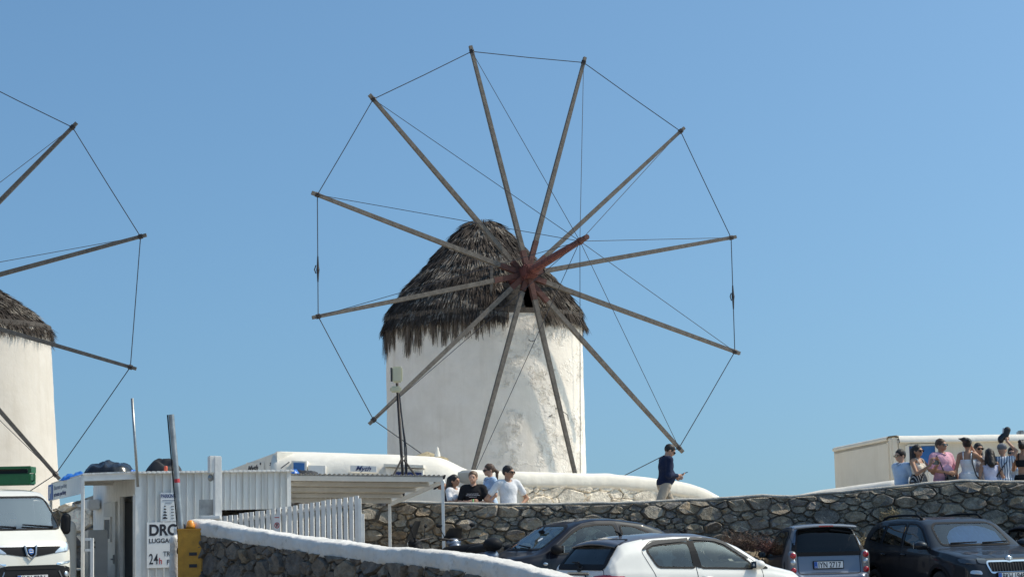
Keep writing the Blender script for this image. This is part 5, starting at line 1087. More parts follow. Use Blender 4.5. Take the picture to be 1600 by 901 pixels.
# tiny silver two-seater
def tiny():
    hd = R_(96); p = WX(1301, 35.3, 0); u_ = Vector((math.cos(hd), math.sin(hd), 0)); q = Vector((p.x, 35.3, 0))+u_*1.25
    sp = dict(L=2.5, arch=[(-.86, .28, .34), (.95, .28, .34)], crown=.09, smooth=.03, N=130,
      top=[(-1.25, .50), (-1.24, .66), (-1.16, .68), (-1.12, 1.06), (-.98, 1.38), (-.90, 1.47), (-.80, 1.51), (-.3, 1.535), (.1, 1.50), (.35, 1.42), (.85, 1.02), (1.0, .90), (1.18, .72), (1.24, .5), (1.25, .42)],
      bot=[(-1.25, .36), (-1.15, .26), (1.1, .24), (1.25, .34)], belt=[(-1.25, .45), (-1.1, .95), (0, .93), (.8, .86), (1.25, .36)],
      half=[(-1.25, .62), (-1.2, .70), (-1.05, .735), (-.5, .755), (.8, .755), (1.1, .66), (1.25, .46)], tum=[(-1.25, .3), (-.9, .33), (0, .33), (1.25, .25)])
    c = Car('parked_car', 'small silver blue two-seat car seen from behind between two other cars', 'car', (q.x, q.y, 0.0), hd, sp); W_ = []
    for v in ('L', 'R'): W_.append(c.window(v, [(-.62, .97), (.72, .93), (.64, 1.06), (.38, 1.28), (.15, 1.39), (-.45, 1.41), (-.58, 1.36)], m='glass_dark', r=.08))
    ws = c.window('F', [(-.58, 1.0), (.58, 1.0), (.48, 1.36), (-.48, 1.36)], name='windshield', m='glass_shield', r=.08); rw_ = c.window('B', [(-.60, 1.02), (.60, 1.02), (.50, 1.42), (-.50, 1.42)], name='rear_window', m='glass_dark', r=.06)
    drs = [(v, [(-.68, .36), (.82, .36), (.80, .95), (.68, 1.08), (.40, 1.33), (.15, 1.45), (-.55, 1.47), (-.70, 1.36)]) for v in 'LR']; ob = c.build('car_silver', drs)
    for i in range(2):
        v = 'LR'[i]; sd = (1, -1)[i]; d = ob[1+i]; d.data.materials[0] = MT['dark_door']; c.pane(W_[i], d); c.o('door_seam', c.strip(v, rnd(drs[i][1], .08), .02, .003), 'ink', d, recalc=False)
        c.o('safety_cell', c.patch(v, [(-1.12, .60), (-.70, .60), (-.74, 1.3), (-.72, 1.40), (-.86, 1.45), (-1.02, 1.16), (-1.1, .98)], .006, 12, 8), 'tridion', smooth=True, recalc=False)
        h, n = c.cast(v, -.88, .80); mb = MB(); mb.ball(h, (.055, .015, .085)); c.o('air_intake', mb, 'ink', smooth=True)
        mb = MB(); m = sdf_mesh([('c', (-1.10, sd*.655, .66), (-1.10, sd*.655, .98), .085, .085)], .015); tl = c.o('tail_light_panel', m, 'tridion', smooth=True)
        for z in (.98, .86, .72): mb = MB(); mb.lathe([(.052, 0), (.052, .012), (.036, .022), (0, .026)], (-1.175, sd*.655, z), Vector((-1, 0, 0)), 18); c.o('tail_light', mb, 'tail_red' if z < .8 or (z > .9) else 'lamp_clear', tl, smooth=True)
        h, n = c.cast(v, .60, 1.0); c.mirror(.68, h.y, .98, 'black_plastic', (.09, .07, .06), False)
    c.pane(ws); c.pane(rw_); c.o('rear_window_border', c.strip('B', rnd([(-.63, 1.0), (.63, 1.0), (.52, 1.45), (-.52, 1.45)], .06), .07, .01), 'black_plastic', recalc=False)
    mb = MB(); mb.grid([[Vector((-.80, y, 1.525-.03*(y/.55)**2)), Vector((-.98, y, 1.512-.03*(y/.55)**2)), Vector((-1.03, y, 1.478-.03*(y/.55)**2)), Vector((-.93, y, 1.468-.03*(y/.55)**2))] for y in np.linspace(-.56, .56, 13)]); sp_ = c.o('roof_lip', mb, 'tridion', smooth=True); mb = MB(); mb.box((-1.035, 0, 1.487), (.012, .26, .022)); c.o('brake_lamp', mb, 'tail_red', sp_)
    mb = MB(); a, na = c.cast('B', -.08, 1.40); b, nb_ = c.cast('B', -.46, 1.35); mb.tube([a+na*.04, b+nb_*.035], [.02, .012], n=6); c.o('rear_wiper', mb, 'black_plastic')
    c.o('tailgate_seam', c.strip('B', rnd([(-.56, .655), (.56, .655), (.56, .995), (-.56, .995)], .06), .014, .003), 'ink', recalc=False); m = sdf_mesh([('c', (-1.17, -.56, .56), (-1.17, .56, .56), .095, .095), ('c', (-1.17, -.56, .56), (-.95, -.68, .56), .095, .095), ('c', (-1.17, .56, .56), (-.95, .68, .56), .095, .095)], .02); c.o('bumper', m, 'car_silver', smooth=True)
    c.plate('B', 'IYN 2717', .02, .81, tilt=.05)
    for x in (-.86, .95):
        for y in (-.66, .66): c.wheel(x, y, .28, .17, 6)
    c.interior([(-.25, .34, 1.22), (-.25, -.34, 1.22)], .62, (-.85, .85, .28, .95), hw=.55)
tiny()
# dark grey tall car
def suv():
    hd = R_(-76); u_, n_ = Vector((math.cos(hd), math.sin(hd), 0)), Vector((-math.sin(hd), math.cos(hd), 0)); P0 = WX(1506, 33.35, 0); P0.z = 0; q = P0-u_*2.19+n_*.92
    sp = dict(L=4.38, arch=[(-1.36, .35, .40), (1.29, .35, .40)], crown=.05, smooth=.035, N=160,
      top=[(-2.19, .7), (-2.18, 1.0), (-2.1, 1.14), (-1.85, 1.42), (-1.75, 1.50), (-1.4, 1.575), (-.8, 1.605), (-.1, 1.60), (.18, 1.56), (.38, 1.49), (1.0, 1.10), (1.08, 1.075), (1.5, 1.02), (1.9, .95), (2.06, .90), (2.12, .80), (2.17, .62), (2.19, .45)],
      bot=[(-2.19, .5), (-2.1, .33), (-1.7, .26), (1.8, .26), (2.1, .32), (2.19, .40)], belt=[(-2.19, .66), (-2.0, 1.10), (-1, 1.06), (0, 1.03), (1.02, 1.0), (1.6, .93), (2.05, .82), (2.19, .42)],
      half=[(-2.19, .66), (-2.1, .80), (-1.9, .88), (-1.3, .92), (1.4, .92), (1.8, .86), (2.05, .76), (2.19, .58)], tum=[(-2.19, .3), (0, .36), (1, .33), (2.19, .2)])
    c = Car('parked_car', 'dark grey tall family car facing the viewer with blue sunshade behind its windshield', 'car', (q.x, q.y, 0), hd, sp); W_ = []
    for v in ('L', 'R'): W_ += [c.window(v, [(-.16, 1.09), (.80, 1.06), (.76, 1.13), (.36, 1.40), (.12, 1.475), (-.20, 1.49)], m='glass_dark', r=.05), c.window(v, [(-1.05, 1.12), (-.26, 1.09), (-.30, 1.49), (-1.0, 1.47)], m='glass_dark', r=.05), c.window(v, [(-1.72, 1.20), (-1.13, 1.13), (-1.09, 1.46), (-1.45, 1.41)], m='glass_dark', r=.06)]
    ws = c.window('F', [(-.66, 1.115), (.66, 1.115), (.60, 1.42), (.50, 1.49), (-.50, 1.49), (-.60, 1.42)], m='glass_shield', name='windshield', r=.07); rw_ = c.window('B', [(-.58, 1.14), (.58, 1.14), (.50, 1.42), (-.50, 1.42)], name='rear_window', m='glass_dark')
    drs = []
    for v in 'LR': drs += [(v, [(-.22, .35), (1.0, .33), (.98, 1.05), (.82, 1.14), (.38, 1.44), (.12, 1.515), (-.25, 1.53)]), (v, [(-.22, .35), (-.25, 1.53), (-1.05, 1.50), (-1.1, 1.10), (-1.0, .75), (-.85, .35)])]
    ob = c.build('car_grey', drs)
    for i in range(2):
        v = 'LR'[i]; sd = (1, -1)[i]; f_, r_ = ob[1+2*i], ob[2+2*i]; c.pane(W_[3*i], f_); c.pane(W_[3*i+1], r_); c.pane(W_[3*i+2])
        for d, D in ((f_, drs[2*i]), (r_, drs[2*i+1])): c.o('door_seam', c.strip(v, rnd(D[1], .06), .012, .002), 'ink', d, recalc=False)
        for d, x in ((f_, -.06), (r_, -.9)): h, n = c.cast(v, x, .95); mb = MB(); mb.tube([h+Vector((-.1, 0, 0))+n*.02, h+n*.045, h+Vector((.1, 0, 0))+n*.02], [.016, .02, .016], n=8); c.o('handle', mb, 'car_grey', d, smooth=True)
        h, n = c.cast(v, .78, 1.06); c.mirror(.80, h.y+sd*.02, 1.12, 'car_grey', (.11, .12, .075))
        mb = MB(); pts = []
        for x in np.linspace(-1.65, .05, 12): h, n = c.cast('T', x, sd*.575); e = max(0, min(1, (x+1.65)/.2, (.05-x)/.15)); pts.append(h+Vector((0, 0, .008+.045*e**.6)))
        mb.tube(pts, .022, n=8); c.o('roof_rail', mb, 'black_plastic', smooth=True)
        for (a, b) in ((.60, .80), (.40, .57)): c.o('headlight', c.patch('F', rnd([(sd*a, .80), (sd*b, .82), (sd*(b+.01), .905), (sd*a, .885)][::sd], .03), .012, 8, 8), 'lamp_dark', smooth=True, recalc=False)
        c.o('fog_lamp', c.patch('F', rnd([(sd*.52, .63), (sd*.72, .65), (sd*.70, .71), (sd*.54, .70)][::sd], .03), .012, 6, 8), 'lamp_clear', smooth=True, recalc=False); c.o('tail_light', c.patch('B', rnd([(sd*.50, .98), (sd*.78, .98), (sd*.76, 1.10), (sd*.52, 1.10)][::sd], .03), .012, 6, 8), 'tail_red', smooth=True, recalc=False)
        c.o('wheel_arch_trim', c.strip(v, [(1.29+.43*math.cos(a), .35+.43*math.sin(a)) for a in np.linspace(.1, math.pi-.1, 16)], .06, .01, False), 'black_plastic', recalc=False); c.o('wheel_arch_trim', c.strip(v, [(-1.36+.43*math.cos(a), .35+.43*math.sin(a)) for a in np.linspace(.1, math.pi-.1, 16)], .06, .01, False), 'black_plastic', recalc=False)
    c.pane(ws); c.pane(rw_)
    gp = rnd([(-.36, .66), (.36, .66), (.42, .80), (.40, .845), (.06, .845), (0, .83), (-.06, .845), (-.40, .845), (-.42, .80)], .03); gr = c.o('grille', c.patch('F', gp, .006, 10, 20), 'black_plastic', recalc=False); c.o('grille_frame', c.strip('F', gp, .028, .016), 'chrome', gr, recalc=False)
    for y in np.linspace(-.36, .36, 15):
        z1 = .83; h0, n0 = c.cast('F', y, .675); h1, n1 = c.cast('F', y, z1); mb = MB(); mb.tube([h0+n0*.012, h1+n1*.012], .007, n=5); c.o('grille_slat', mb, 'grey_plastic', gr)
    h, n = c.cast('F', 0, .89); mb = MB(); mb.ball(h, (.03, .055, .05)); 
    for k in range(3): mb.tube([h+Vector((.03, -.05, .02-.02*k)), h+Vector((.035, .06, .03-.02*k))], .009, n=5)
    c.o('badge', mb, 'chrome', smooth=True); c.o('bonnet_seam', c.strip('T', [(1.1, -.70), (1.5, -.66), (2.0, -.45)], .014, .003, False), 'ink', recalc=False); c.o('bonnet_crease', c.strip('T', [(1.1, -.42), (1.6, -.36), (2.0, -.2)], .02, .004, False), 'car_grey', recalc=False)
    c.o('lower_grille', c.patch('F', rnd([(-.62, .40), (.62, .40), (.58, .54), (-.58, .54)], .04), .008, 6, 16), 'black_plastic', recalc=False); c.plate('F', 'BKH 1948', 0, .60)
    for y0 in (-.5, .1): a, na = c.cast('F', y0, 1.12); b, nb_ = c.cast('F', y0+.5, 1.135); mb = MB(); mb.tube([a+na*.03, b+nb_*.03], [.016, .01], n=6); c.o('wiper', mb, 'black_plastic')
    for x in (-1.36, 1.29):
        for y in (-.81, .81): c.wheel(x, y, .345, .21, 5)
    c.interior([(-.1, .38, 1.36), (-.1, -.38, 1.36), (-.95, .36, 1.33), (-.95, -.36, 1.33)], .70, (-1.7, 1.0, .34, 1.05), hw=.66)
    mb = MB(); P = []        # folding sunshade standing behind the glass
    for i in range(17):
        y = -.46+1.02*i/16; tz = 1.07+.38*math.sqrt(max(0, 1-((y-.12)/.60)**2)); row = []
        for j in range(7): zz_ = 1.07+(tz-1.07)*j/6; row.append(Vector((.92-1.55*max(0, zz_-1.09)+.012*(-1)**i, y, zz_)))
        P.append(row)
    mb.grid(P); c.o('sunshade', mb, 'sunshade_blue', recalc=False)
defm('sunshade_blue', (.25, .45, .72), rough=.5, var=.1)
suv()
p = WX(1552, 37.2, 0); hd = R_(8); hatch('parked_car', 'dark blue car at the right edge partly hidden behind the grey tall car', (p.x+1.95*math.cos(hd)+.1, 37.0-.25, 0), hd, 'car_blue', None, 'glass', detail=False)
# white van
def van():
    hd = R_(-76.4+23); p = WX(50, 32.6, 1.0); vz = .50; u_ = Vector((math.cos(hd), math.sin(hd), 0)); q = Vector((p.x, 32.6, vz))-u_*2.1
    sp = dict(L=4.2, arch=[(-1.3, .32, .37), (1.15, .32, .37)], crown=.07, smooth=.05, N=150,
      top=[(-2.1, 1.7), (-2.05, 1.80), (-1.8, 1.86), (0, 1.92), (.6, 1.93), (.95, 1.89), (1.15, 1.80), (1.62, 1.28), (1.72, 1.20), (1.95, 1.06), (2.03, .92), (2.07, .72), (2.10, .42)],
      bot=[(-2.1, .45), (-1.8, .3), (1.7, .28), (2.1, .30)], belt=[(-2.1, 1.1), (0, 1.1), (1.2, 1.08), (1.65, 1.02), (1.95, .92), (2.1, .40)],
      half=[(-2.1, .80), (-1.9, .82), (1.3, .82), (1.75, .80), (1.98, .72), (2.1, .60)], tum=[(-2.1, .1), (.5, .12), (1.2, .16), (2.1, .2)])
    c = Car('van', 'white compact van facing the viewer at the left edge, driver inside, green container behind', 'van', q, hd, sp, None); W_ = []
    for v in 'LR': W_ += [c.window(v, [(.45, 1.16), (1.50, 1.13), (1.44, 1.22), (1.10, 1.62), (.92, 1.70), (.45, 1.72)], m='glass', r=.07)]
    ws = c.window('F', [(-.70, 1.24), (.70, 1.24), (.66, 1.5), (.58, 1.78), (-.58, 1.78), (-.66, 1.5)], m='glass_van', name='windshield', r=.10); drs = [(v, [(.38, .36), (.82, .36), (1.5, .75), (1.6, 1.10), (1.5, 1.22), (1.14, 1.66), (.95, 1.76), (.38, 1.78)]) for v in 'LR']; ob = c.build('van_white', drs)
    for i in range(2):
        v = 'LR'[i]; sd = (1, -1)[i]; d = ob[1+i]; c.pane(W_[i], d); c.o('door_seam', c.strip(v, rnd(drs[i][1], .06), .012, .002), 'ink', d, recalc=False); h, n = c.cast(v, .55, 1.0); mb = MB(); mb.tube([h+Vector((-.1, 0, 0))+n*.02, h+n*.045, h+Vector((.1, 0, 0))+n*.02], [.016, .02, .016], n=8); c.o('handle', mb, 'black_plastic', d, smooth=True)
        mb = MB(); h, n = c.cast(v, 1.40, 1.2); m = sdf_mesh([('c', (1.42, h.y+sd*.13, 1.22), (1.42, h.y+sd*.13, 1.42), .075, .08), ('c', (1.40, h.y, 1.2), (1.42, h.y+sd*.12, 1.22), .03, .03)], .016); mo = c.o('mirror', m, 'black_plastic', smooth=True); mb = MB(); mb.box((1.335, h.y+sd*.13, 1.32), (.01, .11, .2)); c.o('mirror_glass', mb, 'chrome', mo)
        s2 = lambda P: [(sd*a, b) for a, b in P][::sd]
        hl = c.o('headlight', c.patch('F', rnd(s2([(.40, .845), (.62, .86), (.70, .90), (.685, 1.04), (.60, .99), (.47, .90)]), .03), .012, 10, 10), 'lamp_clear', smooth=True, recalc=False)
        c.o('fog_lamp_bezel', c.patch('F', rnd(s2([(.48, .42), (.66, .46), (.69, .58), (.52, .56)]), .04), .010, 8, 8), 'black_plastic', smooth=True, recalc=False); h, n = c.cast('F', sd*.60, .50); mb = MB(); mb.lathe([(.05, 0), (.05, .012), (.04, .02), (0, .022)], h+n*.008, n, 18); c.o('fog_lamp', mb, 'lamp_clear', smooth=True)
        c.o('chrome_flash', c.patch('F', rnd(s2([(.44, .655), (.70, .69), (.70, .72), (.42, .685)]), .015), .014, 4, 10), 'chrome', recalc=False); h, n = c.cast('F', sd*.5, .44); mb = MB(); a_, b_ = c.cast('F', sd*.47, .56)[0], c.cast('F', sd*.53, .42)[0]; mb.tube([a_+Vector((.012, 0, 0)), b_+Vector((.012, 0, 0))], .012, n=5); mb.tube([b_+Vector((.012, 0, 0)), c.cast('F', sd*.64, .43)[0]+Vector((.012, 0, 0))], .012, n=5); c.o('bezel_trim', mb, 'alloy')
    c.pane(ws)
    c.o('bumper_trim', c.patch('F', rnd([(-.66, .34), (.66, .34), (.70, .62), (.40, .66), (-.40, .66), (-.70, .62)], .05), .006, 12, 22), 'black_plastic', smooth=True, recalc=False); c.o('grille', c.patch('F', rnd([(-.50, .86), (-.12, .80), (.12, .80), (.50, .86), (.56, .97), (-.56, .97)], .03), .008, 8, 22), 'black_plastic', recalc=False)
    c.o('grille_trim', c.patch('F', rnd([(-.56, .955), (.56, .955), (.58, .985), (-.58, .985)], .01), .014, 3, 20), 'alloy', recalc=False); c.o('white_bar', c.patch('F', rnd([(-.44, .59), (.44, .59), (.46, .625), (-.46, .625)], .012), .014, 3, 20), 'black_rubber', recalc=False)
    h, n = c.cast('F', 0, .88); mb = MB(); up = (Vector((0, 0, 1))-n*n.z).normalized(); s_ = up.cross(n)*-1; s_ = Vector((0, 1, 0)); shp = [(-.10, .10), (-.075, -.06), (0, -.13), (.075, -.06), (.10, .10)]; rim = [h+n*.025+s_*a+up*b for a, b in shp]; mb.tube(rim, .018, n=6); c.o('badge_shield', mb, 'alloy'); mb = MB(); mb.add([h+n*.022+s_*.052*math.cos(k*math.pi/3+.5)+up*.052*math.sin(k*math.pi/3+.5) for k in range(6)], [tuple(range(6))]); bb = c.o('badge', mb, 'badge_blue'); mb = MB(); mb.tube([h+n*.03-s_*.028-up*.028, h+n*.03-s_*.028+up*.02, h+n*.03+s_*.03+up*.02], .007, n=5); mb.tube([h+n*.03+s_*.028+up*.028, h+n*.03+s_*.028-up*.02, h+n*.03-s_*.02-up*.02], .007, n=5); c.o('badge_mark', mb, 'plate_white', bb)
    c.plate('F', 'INY 7336', 0, .445)
    for y0 in (.55, -.1): a, na = c.cast('F', y0, 1.25); b, nb_ = c.cast('F', y0-.52, 1.30); mb = MB(); mb.tube([a+na*.03, b+nb_*.03], [.018, .011], n=6); c.o('wiper', mb, 'black_plastic')
    mb = MB(); h, n = c.cast('T', .85, -.42); mb.tube([h, h+Vector((-.1, 0, .22))], [.016, .008], n=6); c.o('aerial', mb, 'black_plastic')
    for x in (-1.3, 1.15):
        for y in (-.70, .70): c.wheel(x, y, .31)
    c.interior([(.25, .38, 1.52), (.25, -.38, 1.52)], 1.35, (-.2, 1.6, .45, 1.16), wheel_side=1, hw=.72)
    return c
defm('badge_blue', (.05, .20, .60), rough=.3)
vanc = van()
# two motor scooters by the wall
def scooter(label, x0, d0, heading, body, tall):
    p = WX(x0, d0, .8); z = PADZ; t = thing('motor_scooter', label, 'scooter', (p.x, d0, z), heading, 'scooters by the stone wall'); o_ = lambda n, mb, m, par=None, **k: obj(n, mb, m, par or t, local=True, **k)
    for x in (-.62, .66):
        mb = MB(); mb.lathe([(.16, -.05), (.23, -.055), (.255, -.02), (.255, .02), (.23, .055), (.16, .05), (.16, -.05)], (x, 0, .255), Vector((0, 1, 0)), 24); w_ = o_('wheel', mb, 'tyre', smooth=True); mb = MB(); mb.lathe([(0, -.03), (.16, -.02), (.16, .02), (0, .03)], (x, 0, .255), Vector((0, 1, 0)), 18); o_('rim', mb, 'alloy', w_)
    m = sdf_mesh([('c', (-.75, 0, .70), (-.1, 0, .66), .15, .13), ('c', (-.5, 0, .45), (-.1, 0, .40), .13, .12), ('c', (-.1, 0, .30), (.35, 0, .30), .10, .09), ('c', (.38, 0, .32), (.48, 0, .85), .12, .13), ('e', (.62, 0, .56), (.22, .09, .07), np.eye(3))], .022, .08); o_('body', m, body, smooth=True)
    m = sdf_mesh([('c', (-.72, 0, .84), (-.12, 0, .80), .11, .10), ('c', (-.3, 0, .80), (.02, 0, .76), .09, .07)], .02, .06); o_('seat', m, 'black_plastic', smooth=True); 
    if tall < .3: m = sdf_mesh([('e', (-.82, 0, .93), (.17, .17, .12), np.eye(3))], .025); o_('top_case', m, 'black_plastic', smooth=True)
    mb = MB(); mb.tube([(.66, 0, .255), (.50, 0, .80), (.46, 0, 1.0)], .03, n=8); o_('steering_column', mb, 'iron'); mb = MB(); mb.tube([(.36, -.34, 1.04), (.44, -.15, 1.02), (.46, 0, 1.0), (.44, .15, 1.02), (.36, .34, 1.04)], .016, n=8); hb = o_('handlebar', mb, 'iron')
    for s_ in (-1, 1):
        mb = MB(); mb.tube([(.36, s_*.34, 1.04), (.33, s_*.42, 1.05)], .022, n=8); o_('grip', mb, 'black_rubber', hb); mb = MB(); mb.tube([(.42, s_*.22, 1.02), (.44, s_*.33, 1.24)], .008, n=5); mb.ball((.43, s_*.34, 1.27), (.02, .065, .04), 10); o_('mirror', mb, 'black_plastic', hb, smooth=True)
    m = sdf_mesh([('e', (.52, 0, .96), (.10, .15, .09), np.eye(3))], .018); hd_ = o_('headlight_cowl', m, body, smooth=True); mb = MB(); mb.ball((.60, 0, .96), (.04, .09, .06), 12); o_('headlight', mb, 'lamp_clear', hd_, smooth=True)
    mb = MB(); P = [[Vector((.60-.16*v+.04*(1-(u*u)), .20*u*(1-.35*v), 1.0+tall*v)) for u in np.linspace(-1, 1, 9)] for v in np.linspace(0, 1, 6)]; mb.grid(P); mb.grid([[q+Vector((-.008, 0, 0)) for q in r] for r in P]); o_('windscreen', mb, 'tarp_dark', smooth=True, recalc=False)
    return t
a_, b_ = WX(655, 35.2, .4), WX(775, 35.2, .4); PADZ = lotz(a_.x, 35.2)+.11
mb = MB(); mb.box(((a_.x+b_.x)/2, 35.9, PADZ/2), (b_.x-a_.x+.5, 2.4, PADZ), bev=.03); tag(obj('raised_pavement', mb, 'paving'), kind='structure')
scooter('black motor scooter with tall dark windscreen behind the low white wall, left one', 690, 35.4, R_(160), 'black_plastic', .36)
scooter('grey motor scooter with glossy rear case between the other scooter and the black car', 733, 35.1, R_(122), 'car_silver', .22)
# ---------------------------------------------------------------- people
for k, c in (('skin_fair', (.62, .36, .25)), ('skin_tan', (.46, .25, .16)), ('skin_mid', (.54, .30, .20))): MT[k] = mat(k, c, rough=.55, var=.12, vs=14, spec=.35)
for k, c in (('hair_dark', (.022, .015, .012)), ('hair_brown', (.10, .052, .028)), ('hair_light', (.19, .11, .06))): MT[k] = mat(k, c, rough=.55, var=.5, vs=40, stretch=(1, 1, .25), bump=.004, bs=60)
for k, c in (('cloth_white', (.76, .76, .78)), ('cloth_black', (.02, .02, .023)), ('cloth_blue', (.30, .42, .60)), ('cloth_pale_blue', (.47, .60, .78)), ('cloth_navy', (.018, .026, .06)), ('cloth_beige', (.45, .38, .30)), ('cloth_pink', (.72, .40, .50)), ('cloth_cream', (.74, .66, .56)), ('cloth_lilac', (.66, .66, .82)), ('cloth_grey', (.22, .22, .24)), ('cloth_denim', (.10, .14, .22))):
    MT[k] = mat(k, c, rough=.9, var=.12, vs=9, bump=.035, bs=6.5, spec=.2)
def striped(name, a, b, scale):
    m = mat(name, a, rough=.9); n = m.node_tree.nodes; L = m.node_tree.links; tc = n.new('ShaderNodeTexCoord'); wv = n.new('ShaderNodeTexWave'); wv.bands_direction = 'X'; wv.inputs['Scale'].default_value = scale; wv.inputs['Distortion'].default_value = 3; wv.inputs['Detail'].default_value = 2; wv.inputs['Detail Scale'].default_value = .6; L.new(tc.outputs['Object'], wv.inputs[0])
    r = n.new('ShaderNodeValToRGB'); r.color_ramp.elements[0].position = .62; r.color_ramp.elements[1].position = .75; r.color_ramp.elements[0].color = (*a, 1); r.color_ramp.elements[1].color = (*b, 1); L.new(wv.outputs[0], r.inputs[0]); L.new(r.outputs[0], n['Principled BSDF'].inputs['Base Color']); return m
MT['cloth_stripe'] = striped('cloth_stripe', (.60, .64, .70), (.05, .08, .17), 6.5); MT['cloth_pattern'] = striped('cloth_pattern', (.02, .02, .025), (.40, .38, .36), 9)
defm('lens', (.008, .008, .01), rough=.08, spec=.8); defm('lip', (.36, .12, .10), rough=.5); defm('eye', (.03, .022, .02), rough=.25); defm('bottle_green', (.10, .42, .12), rough=.15); defm('strap', (.03, .027, .026), rough=.6); defm('print_grey', (.45, .45, .47), rough=.8)
defm('phone_black', (.015, .016, .02), rough=.2); defm('leather_black', (.018, .018, .02), rough=.4)
I3 = np.eye(3)
def person(label, px, topy, d, H, rz, skin, hair, top, bottom, armL, armR, head=(0, 0), lean=0., fem=False, glasses=True, sleeve=.55, tank=False, low=.86, legs=0., group='people on the terrace above the stone wall', shoes='cloth_grey', fat=1.0, place=None, skirt=None, cap=None, seated=False):
    """facing -Y when rz = 0; arms: (elbow, wrist, finger direction, palm normal) in body coordinates for a 1.75 m figure"""
    hp = W(px, topy, d); feet = place or Vector((hp.x, d, hp.z-H*(.985))); s = H/1.75
    if lean and place is None: feet += Matrix.Rotation(rz, 3, 'Z') @ Vector((0, math.sin(lean)*.72*H/1.75, 0)); feet.z += .72*s*(1-math.cos(lean))
    t = thing('person', label, 'person', feet, rz, group); res = .0135
    hip0 = Vector((0, 0, .93)); Rl = Matrix.Rotation(lean, 3, 'X')
    T = lambda p: tuple((hip0+Rl @ (Vector(p)-hip0) if p[2] > .93 else Vector(p))*s)
    RM = np.array(Rl); sh = .165 if fem else .195; hw = .155 if fem else .15; w_ = (.118 if fem else .145)*fat; dp = fat
    E_ = lambda c, r, Rm=None: ('e', T(c), tuple(k*s for k in r), RM if Rm is None else Rm)
    C_ = lambda a, b, r0, r1: ('c', T(a), T(b), r0*s, r1*s)
    neck = Vector((0, .01, 1.475)); Hm = Rl @ Matrix.Rotation(head[0], 3, 'Z') @ Matrix.Rotation(head[1], 3, 'X'); HB = Vector(T((0, .005, 1.52)))
    hpnt = lambda p: tuple(HB+Hm @ (Vector(p)*s)); HR = np.array(Hm); HE = lambda c, r: ('e', hpnt(c), tuple(k*s for k in r), HR); HC = lambda a, b, r0, r1: ('c', hpnt(a), hpnt(b), r0*s, r1*s)
    torso = [E_((0, .0, .97), (hw*1.12, .118*dp, .15)), E_((0, -.01*dp, 1.12), (w_*1.02, .10*dp, .17)), E_((0, 0, 1.30), ((.145 if fem else .168)*fat, .112*dp, .18)), C_((-sh+.045, .01, 1.425), (sh-.045, .01, 1.425), .062, .062)]
    if fem: torso += [E_((.065, -.085, 1.285), (.062, .06, .062)), E_((-.065, -.085, 1.285), (.062, .06, .062))]
    if fat > 1.1: torso.append(E_((0, -.06, 1.10), (.15*fat, .12*fat, .16)))
    S = [Vector((sg*sh, .01, 1.415)) for sg in (1, -1)]; arms = []; ups = []; hands = MB(); af = .88 if fem else 1.0
    for sg, Sx, A in ((1, S[0], armL), (-1, S[1], armR)):
        e, wr = Vector(A[0]), Vector(A[1]); arms += [C_(Sx, e, .052*af*min(1.1, fat), .040*af), C_(e, wr, .040*af, .027*af)]; q = Sx.lerp(e, sleeve); ups.append((Sx, q))
        fd_ = (Vector(A[2]).normalized() if len(A) > 2 else (wr-e).normalized()); pn = Vector(A[3]) if len(A) > 3 else Vector((-sg, 0, .2)); pn = (pn-fd_*pn.dot(fd_)).normalized(); sd = fd_.cross(pn)*sg
        arms += [C_(wr, wr+fd_*.05, .027*af, .03*af), ('e', T(wr+fd_*.065), (.043*s*af, .048*s*af, .02*s*af), RM @ np.array([list(v) for v in (sd, fd_, pn)]).T)]
        for k, (off, ln) in enumerate(((-.033, .062), (-.011, .076), (.011, .080), (.033, .070))):
            b = wr+fd_*.095+sd*off; m1 = b+fd_*ln*.5+pn*.010; m2 = m1+fd_*ln*.32+pn*ln*.35; m3 = m2+(fd_*.4+pn).normalized()*ln*.32; hands.tube([T(b-fd_*.02), T(m1), T(m2), T(m3)], [.0098*s, .0092*s, .0085*s, .0065*s], n=6)
        b = wr+fd_*.035+sd*.032; hands.tube([T(b), T(b+sd*.028+fd_*.03+pn*.012), T(b+sd*.03+fd_*.065+pn*.028)], [.013*s, .0115*s, .008*s], n=6)
    st = legs; kn = [Vector((sg*.095, -.02-sg*st*.22, .50)) for sg in (1, -1)]; an = [Vector((sg*.095, .02-sg*st*.34+(.10 if sg*st < 0 else 0), .09+(.05 if sg*st < 0 else 0))) for sg in (1, -1)]; hips = [Vector((sg*.088, 0, .90)) for sg in (1, -1)]
    if seated: kn = [Vector((sg*.11, -.43, .88)) for sg in (1, -1)]; an = [Vector((sg*.11, -.50, .46)) for sg in (1, -1)]
    lg = []
    for h_, k_, a_ in zip(hips, kn, an): lg += [C_(h_, k_, .088 if not fem else .086, .056), C_(k_, a_, .056, .037)]
    feetp = [C_(a_+Vector((0, .02, -.045)), a_+Vector((0, -.15, -.055)), .042, .032) for a_ in an]
    headp = [HE((0, -.012, .118), (.076, .095, .108)), HE((0, -.045, .055), (.054, .058, .052)), HC((0, -.085, .028), (0, -.08, .03), .02, .018), HC((0, -.105, .115), (0, -.122, .083), .012, .016), HE((.078, .005, .10), (.012, .024, .034)), HE((-.078, .005, .10), (.012, .024, .034)), HC((-.035, -.097, .135), (.035, -.097, .135), .012, .012), HC((-.018, -.094, .052), (.018, -.094, .052), .012, .012), ('c', T(neck-Vector((0, 0, .03))), hpnt((0, .005, .06)), .056*s*(.86 if fem else 1), .05*s*(.86 if fem else 1))]
    body = sdf_mesh(torso+arms+lg+feetp+headp, res*s, .022*s); body.add(hands.v, hands.f); ob = obj('body', body, skin, t, local=True, smooth=True, recalc=False)
    mb = MB()
